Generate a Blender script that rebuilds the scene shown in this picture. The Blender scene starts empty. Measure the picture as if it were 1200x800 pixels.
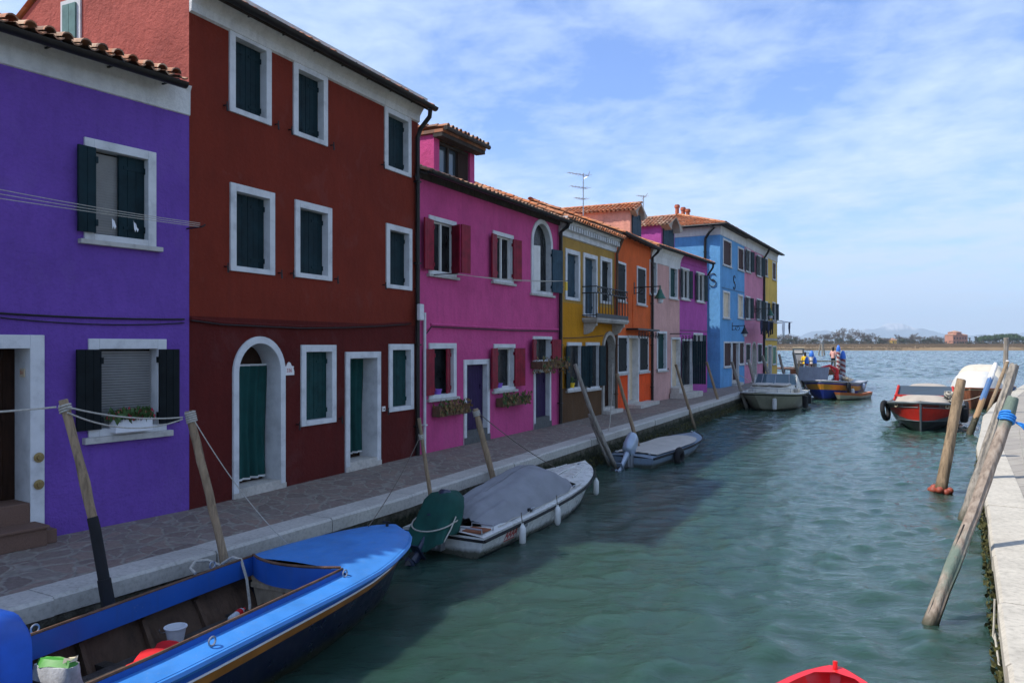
import bpy, math, random
import numpy as np
from mathutils import Vector, Matrix
random.seed(7)
R = math.radians
scene = bpy.context.scene
COL = scene.collection
F = 900.0          # focal length in photo pixels
EYE = 2.3          # eye height over the pavement
PX0, PY0 = 600.0, 405.0
WATER = -0.70

def gp(px, py, z=0.0):
    Y = (EYE - z) * F / (py - PY0)
    return ((px - PX0) / F * Y, Y)
def wp(px, py, Y):
    return ((px - PX0) / F * Y, Y, EYE + (PY0 - py) * Y / F)
def lerp(a, b, t): return a + (b - a) * t
def interp(x, tab):
    if x <= tab[0][0]: return tab[0][1]
    for (a, va), (b, vb) in zip(tab, tab[1:]):
        if x <= b: return va + (vb - va) * (x - a) / (b - a)
    return tab[-1][1]

class MB:
    def __init__(s):
        s.v = []; s.f = []; s.m = []; s.cur = 0
    def add(s, vs, fs):
        n = len(s.v); s.v.extend([tuple(p) for p in vs])
        for f in fs:
            s.f.append(tuple(i + n for i in f)); s.m.append(s.cur)
    def poly(s, pts): s.add(pts, [tuple(range(len(pts)))])
    def box(s, x0, x1, y0, y1, z0, z1, mtx=None):
        vs = [(x0,y0,z0),(x1,y0,z0),(x1,y1,z0),(x0,y1,z0),(x0,y0,z1),(x1,y0,z1),(x1,y1,z1),(x0,y1,z1)]
        if mtx is not None: vs = [tuple(mtx @ Vector(p)) for p in vs]
        s.add(vs, [(3,2,1,0),(4,5,6,7),(0,1,5,4),(1,2,6,5),(2,3,7,6),(3,0,4,7)])
    def loft(s, rings, closed=True, cap=True):
        n = len(rings[0]); vs = [p for r in rings for p in r]; fs = []
        for i in range(len(rings) - 1):
            for j in range(n if closed else n - 1):
                k = (j + 1) % n
                fs.append((i*n+j, i*n+k, (i+1)*n+k, (i+1)*n+j))
        if cap and closed:
            fs.append(tuple(range(n - 1, -1, -1))); b = (len(rings) - 1) * n
            fs.append(tuple(b + j for j in range(n)))
        s.add(vs, fs)
    def tube(s, pts, r, n=8, cap=True, wob=0.0, seed=0):
        rnd = random.Random(seed); pts = [Vector(p) for p in pts]; rings = []
        up = None
        for i, p in enumerate(pts):
            a = pts[max(i-1, 0)]; b = pts[min(i+1, len(pts)-1)]
            t = (b - a)
            if t.length < 1e-9: t = Vector((0,0,1))
            t.normalize()
            if up is None:
                up = Vector((0,0,1)) if abs(t.z) < .9 else Vector((0,1,0))
            x = t.cross(up)
            if x.length < 1e-6: x = t.cross(Vector((1,0,0)))
            x.normalize(); y = x.cross(t).normalized(); up = y
            rr = r[i] if isinstance(r, (list, tuple)) else r
            ring = []
            for k in range(n):
                w = rr * (1 + wob * (rnd.random() - .5))
                ring.append(p + x * math.cos(2*math.pi*k/n) * w + y * math.sin(2*math.pi*k/n) * w)
            rings.append(ring)
        s.loft(rings, True, cap)
    def lathe(s, prof, n=12, c=(0,0,0), sx=1, sy=1):
        rings = []
        for r, z in prof:
            rings.append([(c[0]+sx*r*math.cos(2*math.pi*k/n), c[1]+sy*r*math.sin(2*math.pi*k/n), c[2]+z) for k in range(n)])
        s.loft(rings)
    def extrude(s, prof, x0, x1):
        s.loft([[(x, y, z) for y, z in prof] for x in (x0, x1)])
    def build(s, name, mat, parent=None, smooth=False, bevel=0, angle=40):
        me = bpy.data.meshes.new(name)
        me.from_pydata(s.v, [], s.f)
        mats = mat if isinstance(mat, (list, tuple)) else [mat]
        for m in mats: me.materials.append(M[m] if isinstance(m, str) else m)
        if len(mats) > 1: me.polygons.foreach_set('material_index', s.m)
        o = bpy.data.objects.new(name, me); COL.objects.link(o)
        if smooth:
            me.polygons.foreach_set('use_smooth', [True] * len(me.polygons))
            try: me.set_sharp_from_angle(angle=R(angle))
            except Exception: pass
        me.update()
        if parent is not None: o.parent = parent
        if bevel:
            b = o.modifiers.new('bevel', 'BEVEL'); b.width = bevel; b.segments = 2; b.limit_method = 'ANGLE'; b.angle_limit = R(50)
        return o

def tag(o, label=None, cat=None, group=None, kind=None):
    if label: o['label'] = label
    if cat: o['category'] = cat
    if group: o['group'] = group
    if kind: o['kind'] = kind
    return o
def empty(name, loc, rz=0, label=None, cat=None, group=None):
    o = bpy.data.objects.new(name, None); COL.objects.link(o)
    o.empty_display_size = .2
    o.location = loc; o.rotation_euler = (0, 0, rz)
    return tag(o, label, cat, group)
def copy_tree(o, parent=None):
    c = o.copy(); COL.objects.link(c)
    if parent is not None: c.parent = parent
    for ch in list(o.children): copy_tree(ch, c)
    return c

# ---------------------------------------------------------------- materials
M = {}
class NT:
    def __init__(s, name):
        s.mat = bpy.data.materials.new(name); s.mat.use_nodes = True
        s.t = s.mat.node_tree; s.n = s.t.nodes; s.n.clear()
        s.out = s.n.new('ShaderNodeOutputMaterial'); s.b = s.n.new('ShaderNodeBsdfPrincipled')
        s.l(s.b.outputs[0], s.out.inputs[0]); s.tc = s.n.new('ShaderNodeTexCoord')
        M[name] = s.mat
    def l(s, a, b): s.t.links.new(a, b)
    def node(s, ty, **kw):
        n = s.n.new(ty)
        for k, v in kw.items(): setattr(n, k, v)
        return n
    def mapping(s, scale=(1,1,1), src=None, rot=(0,0,0)):
        m = s.node('ShaderNodeMapping'); m.inputs['Scale'].default_value = scale; m.inputs['Rotation'].default_value = rot
        s.l(src or s.tc.outputs['Object'], m.inputs[0]); return m.outputs[0]
    def noise(s, vec, scale, detail=4, rough=.55, dist=0):
        n = s.node('ShaderNodeTexNoise'); n.inputs['Scale'].default_value = scale
        n.inputs['Detail'].default_value = detail; n.inputs['Roughness'].default_value = rough; n.inputs['Distortion'].default_value = dist
        s.l(vec, n.inputs['Vector']); return n.outputs[0]
    def ramp(s, fac, stops, interp='LINEAR'):
        r = s.node('ShaderNodeValToRGB'); cr = r.color_ramp; cr.interpolation = interp
        while len(cr.elements) < len(stops): cr.elements.new(.5)
        for e, (p, c) in zip(cr.elements, stops):
            e.position = p; e.color = (c[0], c[1], c[2], 1) if not isinstance(c, (int, float)) else (c, c, c, 1)
        s.l(fac, r.inputs[0]); return r.outputs[0]
    def mix(s, fac, a, b, mode='MIX'):
        m = s.node('ShaderNodeMix', data_type='RGBA', blend_type=mode)
        for sock, v in ((m.inputs[0], fac), (m.inputs[6], a), (m.inputs[7], b)):
            if isinstance(v, (int, float)): sock.default_value = v
            elif isinstance(v, tuple): sock.default_value = (v[0], v[1], v[2], 1)
            else: s.l(v, sock)
        return m.outputs[2]
    def math(s, op, a, b=None, clamp=False):
        m = s.node('ShaderNodeMath', operation=op); m.use_clamp = clamp
        for sock, v in ((m.inputs[0], a), (m.inputs[1], b)):
            if v is None: continue
            if isinstance(v, (int, float)): sock.default_value = v
            else: s.l(v, sock)
        return m.outputs[0]
    def bump(s, h, strength=.3, dist=.02):
        b = s.node('ShaderNodeBump'); b.inputs['Strength'].default_value = strength; b.inputs['Distance'].default_value = dist
        s.l(h, b.inputs['Height']); s.l(b.outputs[0], s.b.inputs['Normal']); return b
    def col(s, c):
        if isinstance(c, tuple): s.b.inputs['Base Color'].default_value = (c[0], c[1], c[2], 1)
        else: s.l(c, s.b.inputs['Base Color'])
    def set(s, rough=.6, metal=0, spec=.5):
        s.b.inputs['Roughness'].default_value = rough; s.b.inputs['Metallic'].default_value = metal
        s.b.inputs['Specular IOR Level'].default_value = spec

def sc(c, k): return tuple(min(1, x * k) for x in c)

def plaster(name, c, stain=.5, seed=0, dirt=(.16,.14,.13)):
    t = NT(name); t.set(.9, 0, .15)
    v = t.mapping((1,1,1), t.tc.outputs['Object'])
    big = t.noise(v, .7 + .1*seed, 5, .6, .3)
    c1 = t.ramp(big, [(.28, sc(c, .78)), (.5, c), (.75, sc(c, 1.16))])
    mid = t.noise(t.mapping((2.2, 2.2, .7)), 2.6, 5, .65)
    c2 = t.mix(t.ramp(mid, [(.46, 0), (.74, .42)]), c1, sc(c, .60))
    # rain streaks: narrow in width, long in height
    st = t.noise(t.mapping((7, 7, .35)), 1.6, 3, .6)
    c3 = t.mix(t.ramp(st, [(.54, 0), (.80, .40*stain)]), c2, dirt)
    # pale scuffs and rising damp near the foot of the wall
    sep = t.node('ShaderNodeSeparateXYZ'); t.l(t.tc.outputs['Object'], sep.inputs[0])
    hz = t.math('ADD', sep.outputs[2], t.math('MULTIPLY', t.noise(t.mapping((1.2,1.2,1.2)), 1.8, 4, .6), -1.3))
    foot = t.ramp(hz, [(0, .55*stain), (.22, 0)])
    f2 = t.mix(t.math('MULTIPLY', foot, t.ramp(t.noise(v, 6, 4), [(.35, .25), (.65, 1)])), c3, t.mix(.5, dirt, sc(c, .9)))
    f2 = t.mix(t.ramp(t.noise(t.mapping((1,1,1.6)), 17, 5, .7), [(.34, .30), (.52, 0)]), f2, sc(c, .62))
    f2 = t.mix(t.ramp(t.noise(t.mapping((1.3,1.3,1)), 1.15, 6, .7, .6), [(.57, 0), (.62, .22), (.80, .30)]), f2, tuple(x*.86+.035 for x in c))
    sp = t.ramp(t.noise(v, 11, 3, .7), [(.71, 0), (.76, .45)])
    f3 = t.mix(t.math('MULTIPLY', sp, .6*stain), f2, sc(tuple(x*.6+.3 for x in c), .9))
    t.col(f3)
    h = t.math('ADD', t.math('MULTIPLY', t.noise(v, 34, 4, .6), .5), t.math('ADD', t.noise(v, 5, 4, .6), t.math('MULTIPLY', t.noise(v, 13, 3, .6), .9)))
    t.bump(h, .6, .028)
    return t
def simple(name, c, rough=.6, metal=0, spec=.5, var=.25, scale=6, bumpy=0.0, bscale=40, stretch=(1,1,1)):
    t = NT(name); t.set(rough, metal, spec)
    v = t.mapping(stretch)
    n = t.noise(v, scale, 5, .6)
    t.col(t.ramp(n, [(.3, sc(c, 1-var)), (.5, c), (.72, sc(c, 1+var))]))
    if bumpy: t.bump(t.noise(v, bscale, 4, .6), bumpy, .01)
    return t

plaster('plaster_purple', (.152,.068,.335), .25, 0, (.10,.07,.22))
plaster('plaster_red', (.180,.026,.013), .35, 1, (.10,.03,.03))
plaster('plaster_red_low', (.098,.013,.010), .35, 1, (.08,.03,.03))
plaster('plaster_magenta', (.55,.078,.225), .35, 2, (.35,.08,.22))
plaster('plaster_mustard', (.50,.215,.008), .5, 3, (.25,.15,.05))
plaster('plaster_mustard_worn', (.40,.235,.055), .9, 4, (.18,.14,.10))
plaster('plaster_umber', (.11,.055,.022), .9, 4, (.05,.035,.025))
plaster('plaster_orange', (.68,.125,.028), .5, 2, (.35,.12,.07))
plaster('plaster_orange_low', (.82,.085,.012), .5, 2, (.35,.10,.05))
plaster('plaster_brick_red', (.40,.10,.075), .4, 1, (.25,.10,.08))
plaster('plaster_pink', (.58,.33,.29), .4, 1, (.4,.28,.26))
plaster('plaster_violet', (.42,.085,.32), .4, 3, (.30,.12,.27))
plaster('plaster_blue', (.125,.33,.58), .4, 2, (.16,.28,.42))
plaster('plaster_rose', (.62,.24,.33), .5, 0, (.35,.2,.24))
plaster('plaster_ochre', (.72,.46,.10), .5, 1, (.35,.25,.12))
plaster('plaster_salmon', (.75,.34,.24), .4, 1, (.4,.22,.18))
plaster('plaster_white', (.66,.645,.61), .6, 1, (.36,.33,.28))
plaster('plaster_grey', (.40,.36,.30), 1.0, 1, (.16,.14,.12))

def stone(name, c, spot=.3, scale=14):
    t = NT(name); t.set(.8, 0, .3)
    v = t.mapping()
    n = t.noise(v, scale, 6, .65)
    a = t.ramp(n, [(.3, sc(c, .72)), (.5, c), (.7, sc(c, 1.12))])
    b = t.noise(v, 1.7, 5, .6)
    t.col(t.mix(t.ramp(b, [(.45, 0), (.75, spot)]), a, sc(c, .42)))
    t.bump(t.noise(v, 60, 4), .3, .006)
    return t
stone('stone_frame', (.60,.60,.59), .04, 3)
stone('stone_sill', (.46,.44,.40), .3, 8)
stone('stone_step', (.50,.46,.40), .5)
stone('stone_kerb', (.46,.43,.375), .34, 22)
stone('kerb_sun_tint', (.47,.425,.345), .34, 18)  # same kerb stone with the warmth of sunlight put into its colour
stone('granite_brown', (.15,.085,.06), .2, 90)
stone('stone_dark', (.10,.10,.095), .5)
stone('stone_old', (.42,.39,.34), .75)

# flagstones of irregular porphyry with pale mortar
t = NT('flagstone'); t.set(.75, 0, .35)
v = t.mapping((1.0, 1.0, 1.0), None, (0, 0, R(-30)))
wob = t.node('ShaderNodeVectorMath', operation='ADD')
nv = t.node('ShaderNodeTexNoise'); nv.inputs['Scale'].default_value = 2.2; nv.inputs['Detail'].default_value = 3; t.l(v, nv.inputs['Vector'])
sub = t.node('ShaderNodeVectorMath', operation='MULTIPLY_ADD'); t.l(nv.outputs[1], sub.inputs[0])
sub.inputs[1].default_value = (.34,.34,0); sub.inputs[2].default_value = (-.17,-.17,0)
t.l(v, wob.inputs[0]); t.l(sub.outputs[0], wob.inputs[1])
vo = t.node('ShaderNodeTexVoronoi', feature='DISTANCE_TO_EDGE'); vo.inputs['Scale'].default_value = 3.4
mp2 = t.node('ShaderNodeMapping'); mp2.inputs['Scale'].default_value = (1.25, .8, 1); t.l(wob.outputs[0], mp2.inputs[0])
t.l(mp2.outputs[0], vo.inputs['Vector'])
vc = t.node('ShaderNodeTexVoronoi'); vc.inputs['Scale'].default_value = 3.4; t.l(mp2.outputs[0], vc.inputs['Vector'])
hs = t.node('ShaderNodeSeparateColor'); t.l(vc.outputs['Color'], hs.inputs[0])
tile = t.ramp(hs.outputs[0], [(0, (.15,.104,.080)), (.3, (.26,.160,.118)), (.55, (.20,.155,.128)), (.8, (.33,.215,.155)), (1, (.25,.205,.165))])
tile = t.mix(.55, tile, t.ramp(t.noise(v, 18, 5, .7), [(.3, (.07,.056,.05)), (.7, (.26,.21,.18))]))
edge = t.ramp(vo.outputs[0], [(.035, 1), (.075, 0)])
mort = t.ramp(t.noise(v, 9, 4), [(.3, (.17,.15,.12)), (.7, (.31,.275,.225))])
full = t.mix(edge, tile, mort)
t.col(t.mix(t.ramp(t.noise(v, .8, 5), [(.45, 0), (.8, .30)]), full, (.16,.14,.115)))
t.bump(t.math('ADD', t.ramp(vo.outputs[0], [(.02, 0), (.09, 1)]), t.math('MULTIPLY', t.noise(v, 25, 4), .5)), .5, .015)

# pale slabs of the sunny quay
t = NT('slab_paving'); t.set(.85, 0, .2)
v = t.mapping((1,1,1), None, (0,0,R(-30)))
br = t.node('ShaderNodeTexBrick'); br.inputs['Scale'].default_value = 1.0
br.inputs['Mortar Size'].default_value = .012; br.inputs['Brick Width'].default_value = 1.1; br.inputs['Row Height'].default_value = .42
br.inputs['Color1'].default_value = (.30,.27,.23,1); br.inputs['Color2'].default_value = (.36,.325,.27,1); br.inputs['Mortar'].default_value = (.17,.15,.13,1)
t.l(v, br.inputs['Vector'])
t.col(t.mix(t.ramp(t.noise(v, 3, 6, .7), [(.35, .0), (.75, .6)]), br.outputs[0], (.24,.21,.17)))
t.bump(t.noise(v, 40, 4), .3, .01)

# quay face: stone above, slime and weed towards the water
t = NT('quay_face'); t.set(.85, 0, .25)
v = t.mapping()
sep = t.node('ShaderNodeSeparateXYZ'); t.l(t.tc.outputs['Object'], sep.inputs[0])
hz = t.math('ADD', sep.outputs[2], t.math('MULTIPLY', t.noise(v, 3.5, 5, .7), .35))
weed = t.ramp(t.noise(v, 14, 6, .75), [(.3, (.006,.008,.004)), (.5, (.022,.026,.010)), (.68, (.075,.075,.03)), (.8, (.16,.13,.06))])
st = t.ramp(t.noise(v, 8, 5), [(.3, (.14,.12,.09)), (.7, (.30,.27,.21))])
t.col(t.mix(t.ramp(t.math('ADD', hz, .42), [(.26, 0), (.46, 1)]), weed, st))
t.bump(t.noise(v, 16, 6, .75), 1.0, .06)

# barrel tiles: one colour per tile
def tilemat(name, cols):
    t = NT(name); t.set(.85, 0, .2)
    snap = t.node('ShaderNodeVectorMath', operation='SNAP'); snap.inputs[1].default_value = (.2, .30, 50)
    t.l(t.tc.outputs['Object'], snap.inputs[0])
    wn = t.node('ShaderNodeTexWhiteNoise'); t.l(snap.outputs[0], wn.inputs['Vector'])
    base = t.ramp(wn.outputs['Value'], cols)
    v = t.mapping()
    lich = t.ramp(t.noise(v, 5, 6, .75), [(.5, 0), (.72, .75)])
    b2 = t.mix(lich, base, (.20,.16,.12))
    dk = t.ramp(t.noise(v, 2.0, 5, .7), [(.48, 0), (.75, .7)])
    t.col(t.mix(dk, b2, (.07,.05,.04)))
    t.bump(t.noise(v, 45, 4), .4, .01)
tilemat('tile_orange', [(0, (.42,.13,.05)), (.3, (.56,.20,.08)), (.6, (.48,.17,.07)), (.85, (.60,.30,.16)), (1, (.35,.12,.06))])
tilemat('tile_old', [(0, (.30,.12,.06)), (.3, (.46,.20,.11)), (.6, (.40,.22,.14)), (.85, (.56,.38,.25)), (1, (.18,.09,.06))])

def wood(name, c, dark=.35, grain=18, wet=None):
    t = NT(name); t.set(.8, 0, .25)
    v = t.mapping((grain, grain, 1.2))
    n = t.noise(v, 1.0, 5, .65, .4)
    a = t.ramp(n, [(.25, sc(c, dark)), (.48, c), (.75, sc(c, 1.35))])
    a = t.mix(t.ramp(t.noise(t.mapping((3,3,1.2)), 1.6, 5, .65), [(.42, 0), (.72, .7)]), a, sc(c, .4))
    if wet is not None:
        sep = t.node('ShaderNodeSeparateXYZ'); t.l(t.tc.outputs['Object'], sep.inputs[0])
        hz = t.math('ADD', sep.outputs[2], t.math('MULTIPLY', t.noise(t.mapping((6,6,3)), 1.5, 4, .6), .3))
        a = t.mix(t.ramp(t.math('SUBTRACT', hz, wet), [(.0, 1), (.30, 0)]), a, (.035,.038,.018))
    t.col(a); t.bump(t.math('ADD', n, t.noise(t.mapping((30,30,6)), 1.0, 3)), .8, .02)
    return t
wood('pole_wood', (.29,.205,.125), .22, 22, WATER+.12)
wood('pole_grey', (.29,.255,.21), .25, 22, WATER+.12)
wood('timber_dark', (.055,.045,.038), .5, 12)
wood('timber_bilge', (.105,.063,.040), .5, 6)
wood('timber_brown', (.14,.075,.045), .5, 8)
wood('timber_red', (.25,.085,.04), .5, 6)
wood('timber_beige', (.50,.40,.28), .55, 6)
wood('timber_pale', (.55,.42,.27), .6, 10)

simple('shutter_dark', (.007,.022,.027), .6, 0, .12, .4, 5)
simple('shutter_black', (.007,.010,.011), .6, 0, .10, .4, 5)
simple('shutter_green', (.010,.046,.044), .6, 0, .12, .4, 5)
simple('shutter_sage', (.10,.19,.16), .5, 0, .4, .3, 5)
simple('shutter_bright_green', (.02,.16,.05), .5, 0, .4, .3, 5)
simple('shutter_crimson', (.22,.006,.022), .55, 0, .2, .35, 5)
simple('shutter_brown', (.050,.016,.012), .6, 0, .12, .3, 5)
simple('shutter_slate', (.030,.062,.085), .6, 0, .12, .3, 5)
simple('door_plum', (.032,.016,.060), .6, 0, .12, .4, 4, 0, 40, (6,6,1))
simple('door_beige', (.62,.50,.34), .6, 0, .3, .15, 3)
simple('door_brown', (.030,.014,.008), .7, 0, .1, .4, 3, 0, 40, (8,8,1))
simple('frame_white', (.58,.58,.57), .55, 0, .3, .12, 9, .15, 60)
simple('casement_white', (.70,.68,.63), .5, 0, .4, .08)
simple('blind_grey', (.30,.30,.29), .5, 0, .4, .1)
simple('iron_black', (.012,.012,.013), .5, .3, .5, .3)
simple('gutter_black', (.014,.012,.011), .45, .4, .5, .4)
simple('pipe_white', (.60,.60,.60), .5, 0, .4, .15)
simple('metal_grey', (.35,.36,.38), .4, .7, .5, .2)
simple('rubber', (.010,.010,.011), .75, 0, .3, .3, 5, .2)
simple('brass', (.30,.22,.09), .45, .7, .4, .3)
simple('paper_cream', (.60,.50,.34), .6, 0, .3, .1)
simple('sign_white', (.74,.70,.66), .4, 0, .5, .05)
simple('sign_red', (.35,.03,.02), .5, 0, .5, .1)
simple('rope_pale', (.42,.39,.33), .9, 0, .1, .25, 60)
simple('rope_dark', (.13,.11,.09), .9, 0, .1, .25, 60)
simple('rope_blue', (.03,.22,.60), .7, 0, .3, .25, 60)
simple('curtain_green', (.008,.056,.050), .85, 0, .2, .25, 3)
simple('hem_white', (.60,.60,.57), .8, 0, .2, .1)
simple('cover_green', (.006,.060,.046), .8, 0, .25, .3, 3, .3, 12)
simple('cover_grey', (.235,.235,.245), .9, 0, .15, .14, 2.5, .3, 10)
simple('cover_beige', (.46,.42,.36), .85, 0, .2, .12, 3, .2, 10)
simple('cover_cream', (.52,.47,.38), .8, 0, .2, .1, 3, .2, 8)
simple('cover_white', (.54,.53,.49), .8, 0, .2, .08, 3, .2, 8)
simple('cover_tan', (.38,.33,.27), .85, 0, .2, .12, 3, .2, 10)
simple('tarp_blue', (.014,.10,.50), .45, 0, .5, .25, 3, .25, 9)
simple('clear_plastic', (.06,.065,.06), .15, 0, .6, .5, 3)
simple('paint_stripe', (.33,.12,.018), .4, 0, .5, .3, 4)
simple('paint_red_dark', (.10,.010,.008), .35, 0, .5, .3, 3)
simple('paint_scarlet', (.70,.015,.018), .3, 0, .5, .12, 3)
simple('paint_black', (.010,.011,.012), .35, 0, .5, .3, 3)
simple('paint_slate', (.10,.115,.12), .45, 0, .4, .2, 3)
simple('paint_orange', (.60,.16,.05), .5, 0, .4, .25, 5)
simple('engine_silver', (.34,.40,.48), .28, .3, .6, .12, 3)
simple('engine_navy', (.012,.02,.05), .3, 0, .5, .3, 3)
simple('fender_white', (.62,.61,.57), .4, 0, .5, .15, 8)
simple('float_orange', (.27,.055,.028), .5, 0, .4, .3, 9)
simple('cloth_red', (.55,.015,.02), .8, 0, .2, .2)
simple('plastic_white', (.68,.68,.68), .4, 0, .5, .06)
simple('bag_white', (.46,.46,.46), .6, 0, .2, .25, 14, .5, 25)
simple('bag_green', (.05,.25,.025), .5, 0, .4, .25, 12)
simple('pot_purple', (.24,.10,.50), .5, 0, .4, .1)
simple('pot_yellow', (.80,.52,.02), .5, 0, .4, .1)
simple('leaf_green', (.05,.10,.025), .6, 0, .3, .4, 20)
simple('leaf_dry', (.22,.135,.06), .8, 0, .2, .5, 20)
simple('flower_red', (.40,.02,.05), .6, 0, .3, .3, 20)
simple('cloth_black', (.014,.014,.018), .9, 0, .1, .3)
simple('cloth_white', (.70,.70,.70), .9, 0, .1, .06)
simple('cloth_navy', (.03,.035,.07), .9, 0, .1, .3)
simple('skin', (.52,.30,.22), .5, 0, .3, .06)
simple('hair_dark', (.015,.010,.008), .6, 0, .3, .2)
simple('jacket_yellow', (.78,.50,.02), .7, 0, .2, .1)
simple('jacket_pink', (.70,.38,.32), .8, 0, .2, .1)
simple('lamp_green', (.02,.10,.06), .35, .3, .5, .2)
simple('cap_blue', (.03,.16,.60), .4, 0, .5, .15)
simple('pale_glass', (.55,.58,.58), .2, 0, .5, .05)
simple('brick_villa', (.40,.19,.13), .9, 0, .1, .15, .3)
simple('brick_chimney', (.42,.13,.07), .9, 0, .1, .3, 12)
simple('bark', (.12,.10,.085), .9, 0, .1, .25)
simple('twig_grey', (.135,.115,.10), .9, 0, .1, .25, .2)
simple('twig_brown', (.17,.13,.10), .9, 0, .1, .25, .2)
simple('bush_dark', (.045,.055,.030), .9, 0, .1, .5, .15)
simple('undergrowth', (.085,.075,.055), .9, 0, .1, .45, .12)
simple('pine_green', (.050,.085,.030), .9, 0, .1, .5, .15)

t = NT('glass_dark'); t.set(.22, 0, .12)
t.col(t.ramp(t.noise(t.mapping((1.5,1.5,1)), 2.5, 3), [(.35, (.006,.007,.008)), (.7, (.03,.033,.035))]))
t = NT('glass_sky'); t.set(.04, 0, .8); t.col((.05,.07,.085))
t = NT('windscreen'); t.set(.06, 0, .7); t.col((.07,.12,.14))

def weathered(name, c, rough, spec, dirt, amt=.5):
    """boat paint: faded patches, run stains, scum along the waterline"""
    t = NT(name); t.set(rough, 0, spec); v = t.mapping()
    a = t.ramp(t.noise(v, 2.2, 5, .6), [(.3, sc(c, .82)), (.5, c), (.72, sc(c, 1.14))])
    st = t.ramp(t.noise(t.mapping((9,9,.8)), 1.3, 5, .65), [(.52, 0), (.78, amt)])
    a = t.mix(st, a, dirt)
    sp = t.ramp(t.noise(v, 26, 3, .75), [(.66, 0), (.72, amt)])
    a = t.mix(sp, a, t.mix(.5, dirt, sc(tuple(x*.5+.25 for x in c), 1)))
    sep = t.node('ShaderNodeSeparateXYZ'); t.l(t.tc.outputs['Object'], sep.inputs[0])
    hz = t.math('ADD', sep.outputs[2], t.math('MULTIPLY', t.noise(t.mapping((5,5,5)), 1.2, 4, .6), -.10))
    a = t.mix(t.ramp(hz, [(.0, .9), (.075, 0)]), a, (.035,.038,.016)); t.col(a)
    t.l(t.ramp(t.noise(v, 7, 4), [(.3, rough*.8), (.7, min(1, rough*1.5))]), t.b.inputs['Roughness'])
    return t
weathered('gelcoat', (.62,.61,.56), .25, .5, (.34,.29,.20), .28)
weathered('gelcoat_cream', (.48,.45,.36), .35, .4, (.25,.20,.13), .45)
weathered('gelcoat_olive', (.40,.38,.27), .35, .4, (.16,.14,.08), .5)
weathered('gelcoat_bluegrey', (.17,.225,.28), .35, .4, (.10,.10,.09), .5)
weathered('paint_navy', (.006,.009,.028), .30, .45, (.05,.045,.04), .35)
weathered('paint_blue', (.040,.20,.52), .42, .45, (.10,.20,.36), .40)
weathered('paint_blue_deep', (.010,.085,.36), .42, .4, (.03,.07,.18), .45)
weathered('paint_yellow', (.60,.25,.018), .45, .4, (.22,.12,.04), .5)
weathered('paint_royal', (.012,.03,.22), .4, .4, (.06,.06,.08), .5)
weathered('paint_red', (.45,.018,.010), .38, .4, (.16,.04,.03), .5)
weathered('paint_grey', (.33,.34,.36), .5, .3, (.16,.13,.10), .5)
# striped bricola: red and white spiral bands along z
t = NT('stripe_red_white'); t.set(.5, 0, .4)
sep = t.node('ShaderNodeSeparateXYZ'); t.l(t.tc.outputs['Object'], sep.inputs[0])
t.col(t.ramp(t.math('FRACT', t.math('MULTIPLY', t.math('ADD', sep.outputs[2], t.math('MULTIPLY', sep.outputs[0], .5)), 2.9)), [(0, (.50,.47,.45)), (.52, (.24,.03,.03))], 'CONSTANT'))
# pole painted white on top, blue below, bare wood further down
t = NT('pole_painted'); t.set(.7, 0, .3)
sep = t.node('ShaderNodeSeparateXYZ'); t.l(t.tc.outputs['Object'], sep.inputs[0])
hz = t.math('ADD', sep.outputs[2], t.math('MULTIPLY', t.noise(t.mapping((9,9,4)), 1.2, 4, .7), .5))
pale = t.ramp(t.math('MULTIPLY', hz, .4), [(0, (.035,.035,.02)), (.05, (.33,.20,.10)), (.30, (.07,.16,.33)), (.585, (.74,.72,.68))], 'CONSTANT')
t.col(t.mix(t.ramp(t.noise(t.mapping((12,12,3)), 1.5, 5, .7), [(.5, 0), (.75, .6)]), pale, (.25,.18,.11)))
# pole with flaked green paint
t = NT('pole_green_worn'); t.set(.75, 0, .3)
v = t.mapping((14,14,1.3)); n = t.noise(v, 1.2, 5, .65, .3)
base = t.ramp(n, [(.25, (.11,.08,.06)), (.5, (.27,.21,.16)), (.75, (.38,.32,.26))])
sep = t.node('ShaderNodeSeparateXYZ'); t.l(t.tc.outputs['Object'], sep.inputs[0])
pn = t.noise(t.mapping((5,5,1.8)), 1.1, 5, .7)
zone = t.ramp(t.math('MULTIPLY', t.math('ADD', sep.outputs[2], .7), .4), [(.06, .35), (.20, .75), (.38, .5), (.5, 0), (.76, 0), (.86, 1)])
g = t.mix(t.ramp(t.math('MULTIPLY', pn, zone), [(.22, 0), (.36, .8)]), base, (.10,.16,.125))
t.col(t.mix(t.ramp(t.math('ADD', sep.outputs[2], .70), [(.02, 1), (.16, 0)]), g, (.05,.05,.03)))
t.bump(n, .8, .02)

# water
t = NT('canal_water')
t.set(.045, 0, .5); t.b.inputs['IOR'].default_value = 1.333
t.b.inputs['Subsurface Weight'].default_value = 1.0; t.b.inputs['Subsurface Radius'].default_value = (.7,1.2,1.0); t.b.inputs['Subsurface Scale'].default_value = 1.1
geo = t.node('ShaderNodeNewGeometry')
v = geo.outputs['Position']
cl = t.noise(t.mapping((.10,.10,.1), v), 1.0, 3, .5)
t.col(t.ramp(cl, [(.3, (.017,.048,.034)), (.7, (.028,.068,.050))]))
h1 = t.noise(t.mapping((.8,1.3,1), v), 6.5, 6, .68, .5)
h2 = t.noise(t.mapping((.7,1.4,1), v), 2.2, 4, .6, .6)
h = t.math('ADD', t.math('MULTIPLY', h1, .22), t.math('MULTIPLY', h2, .5))
t.bump(h, .72, .10)

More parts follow.
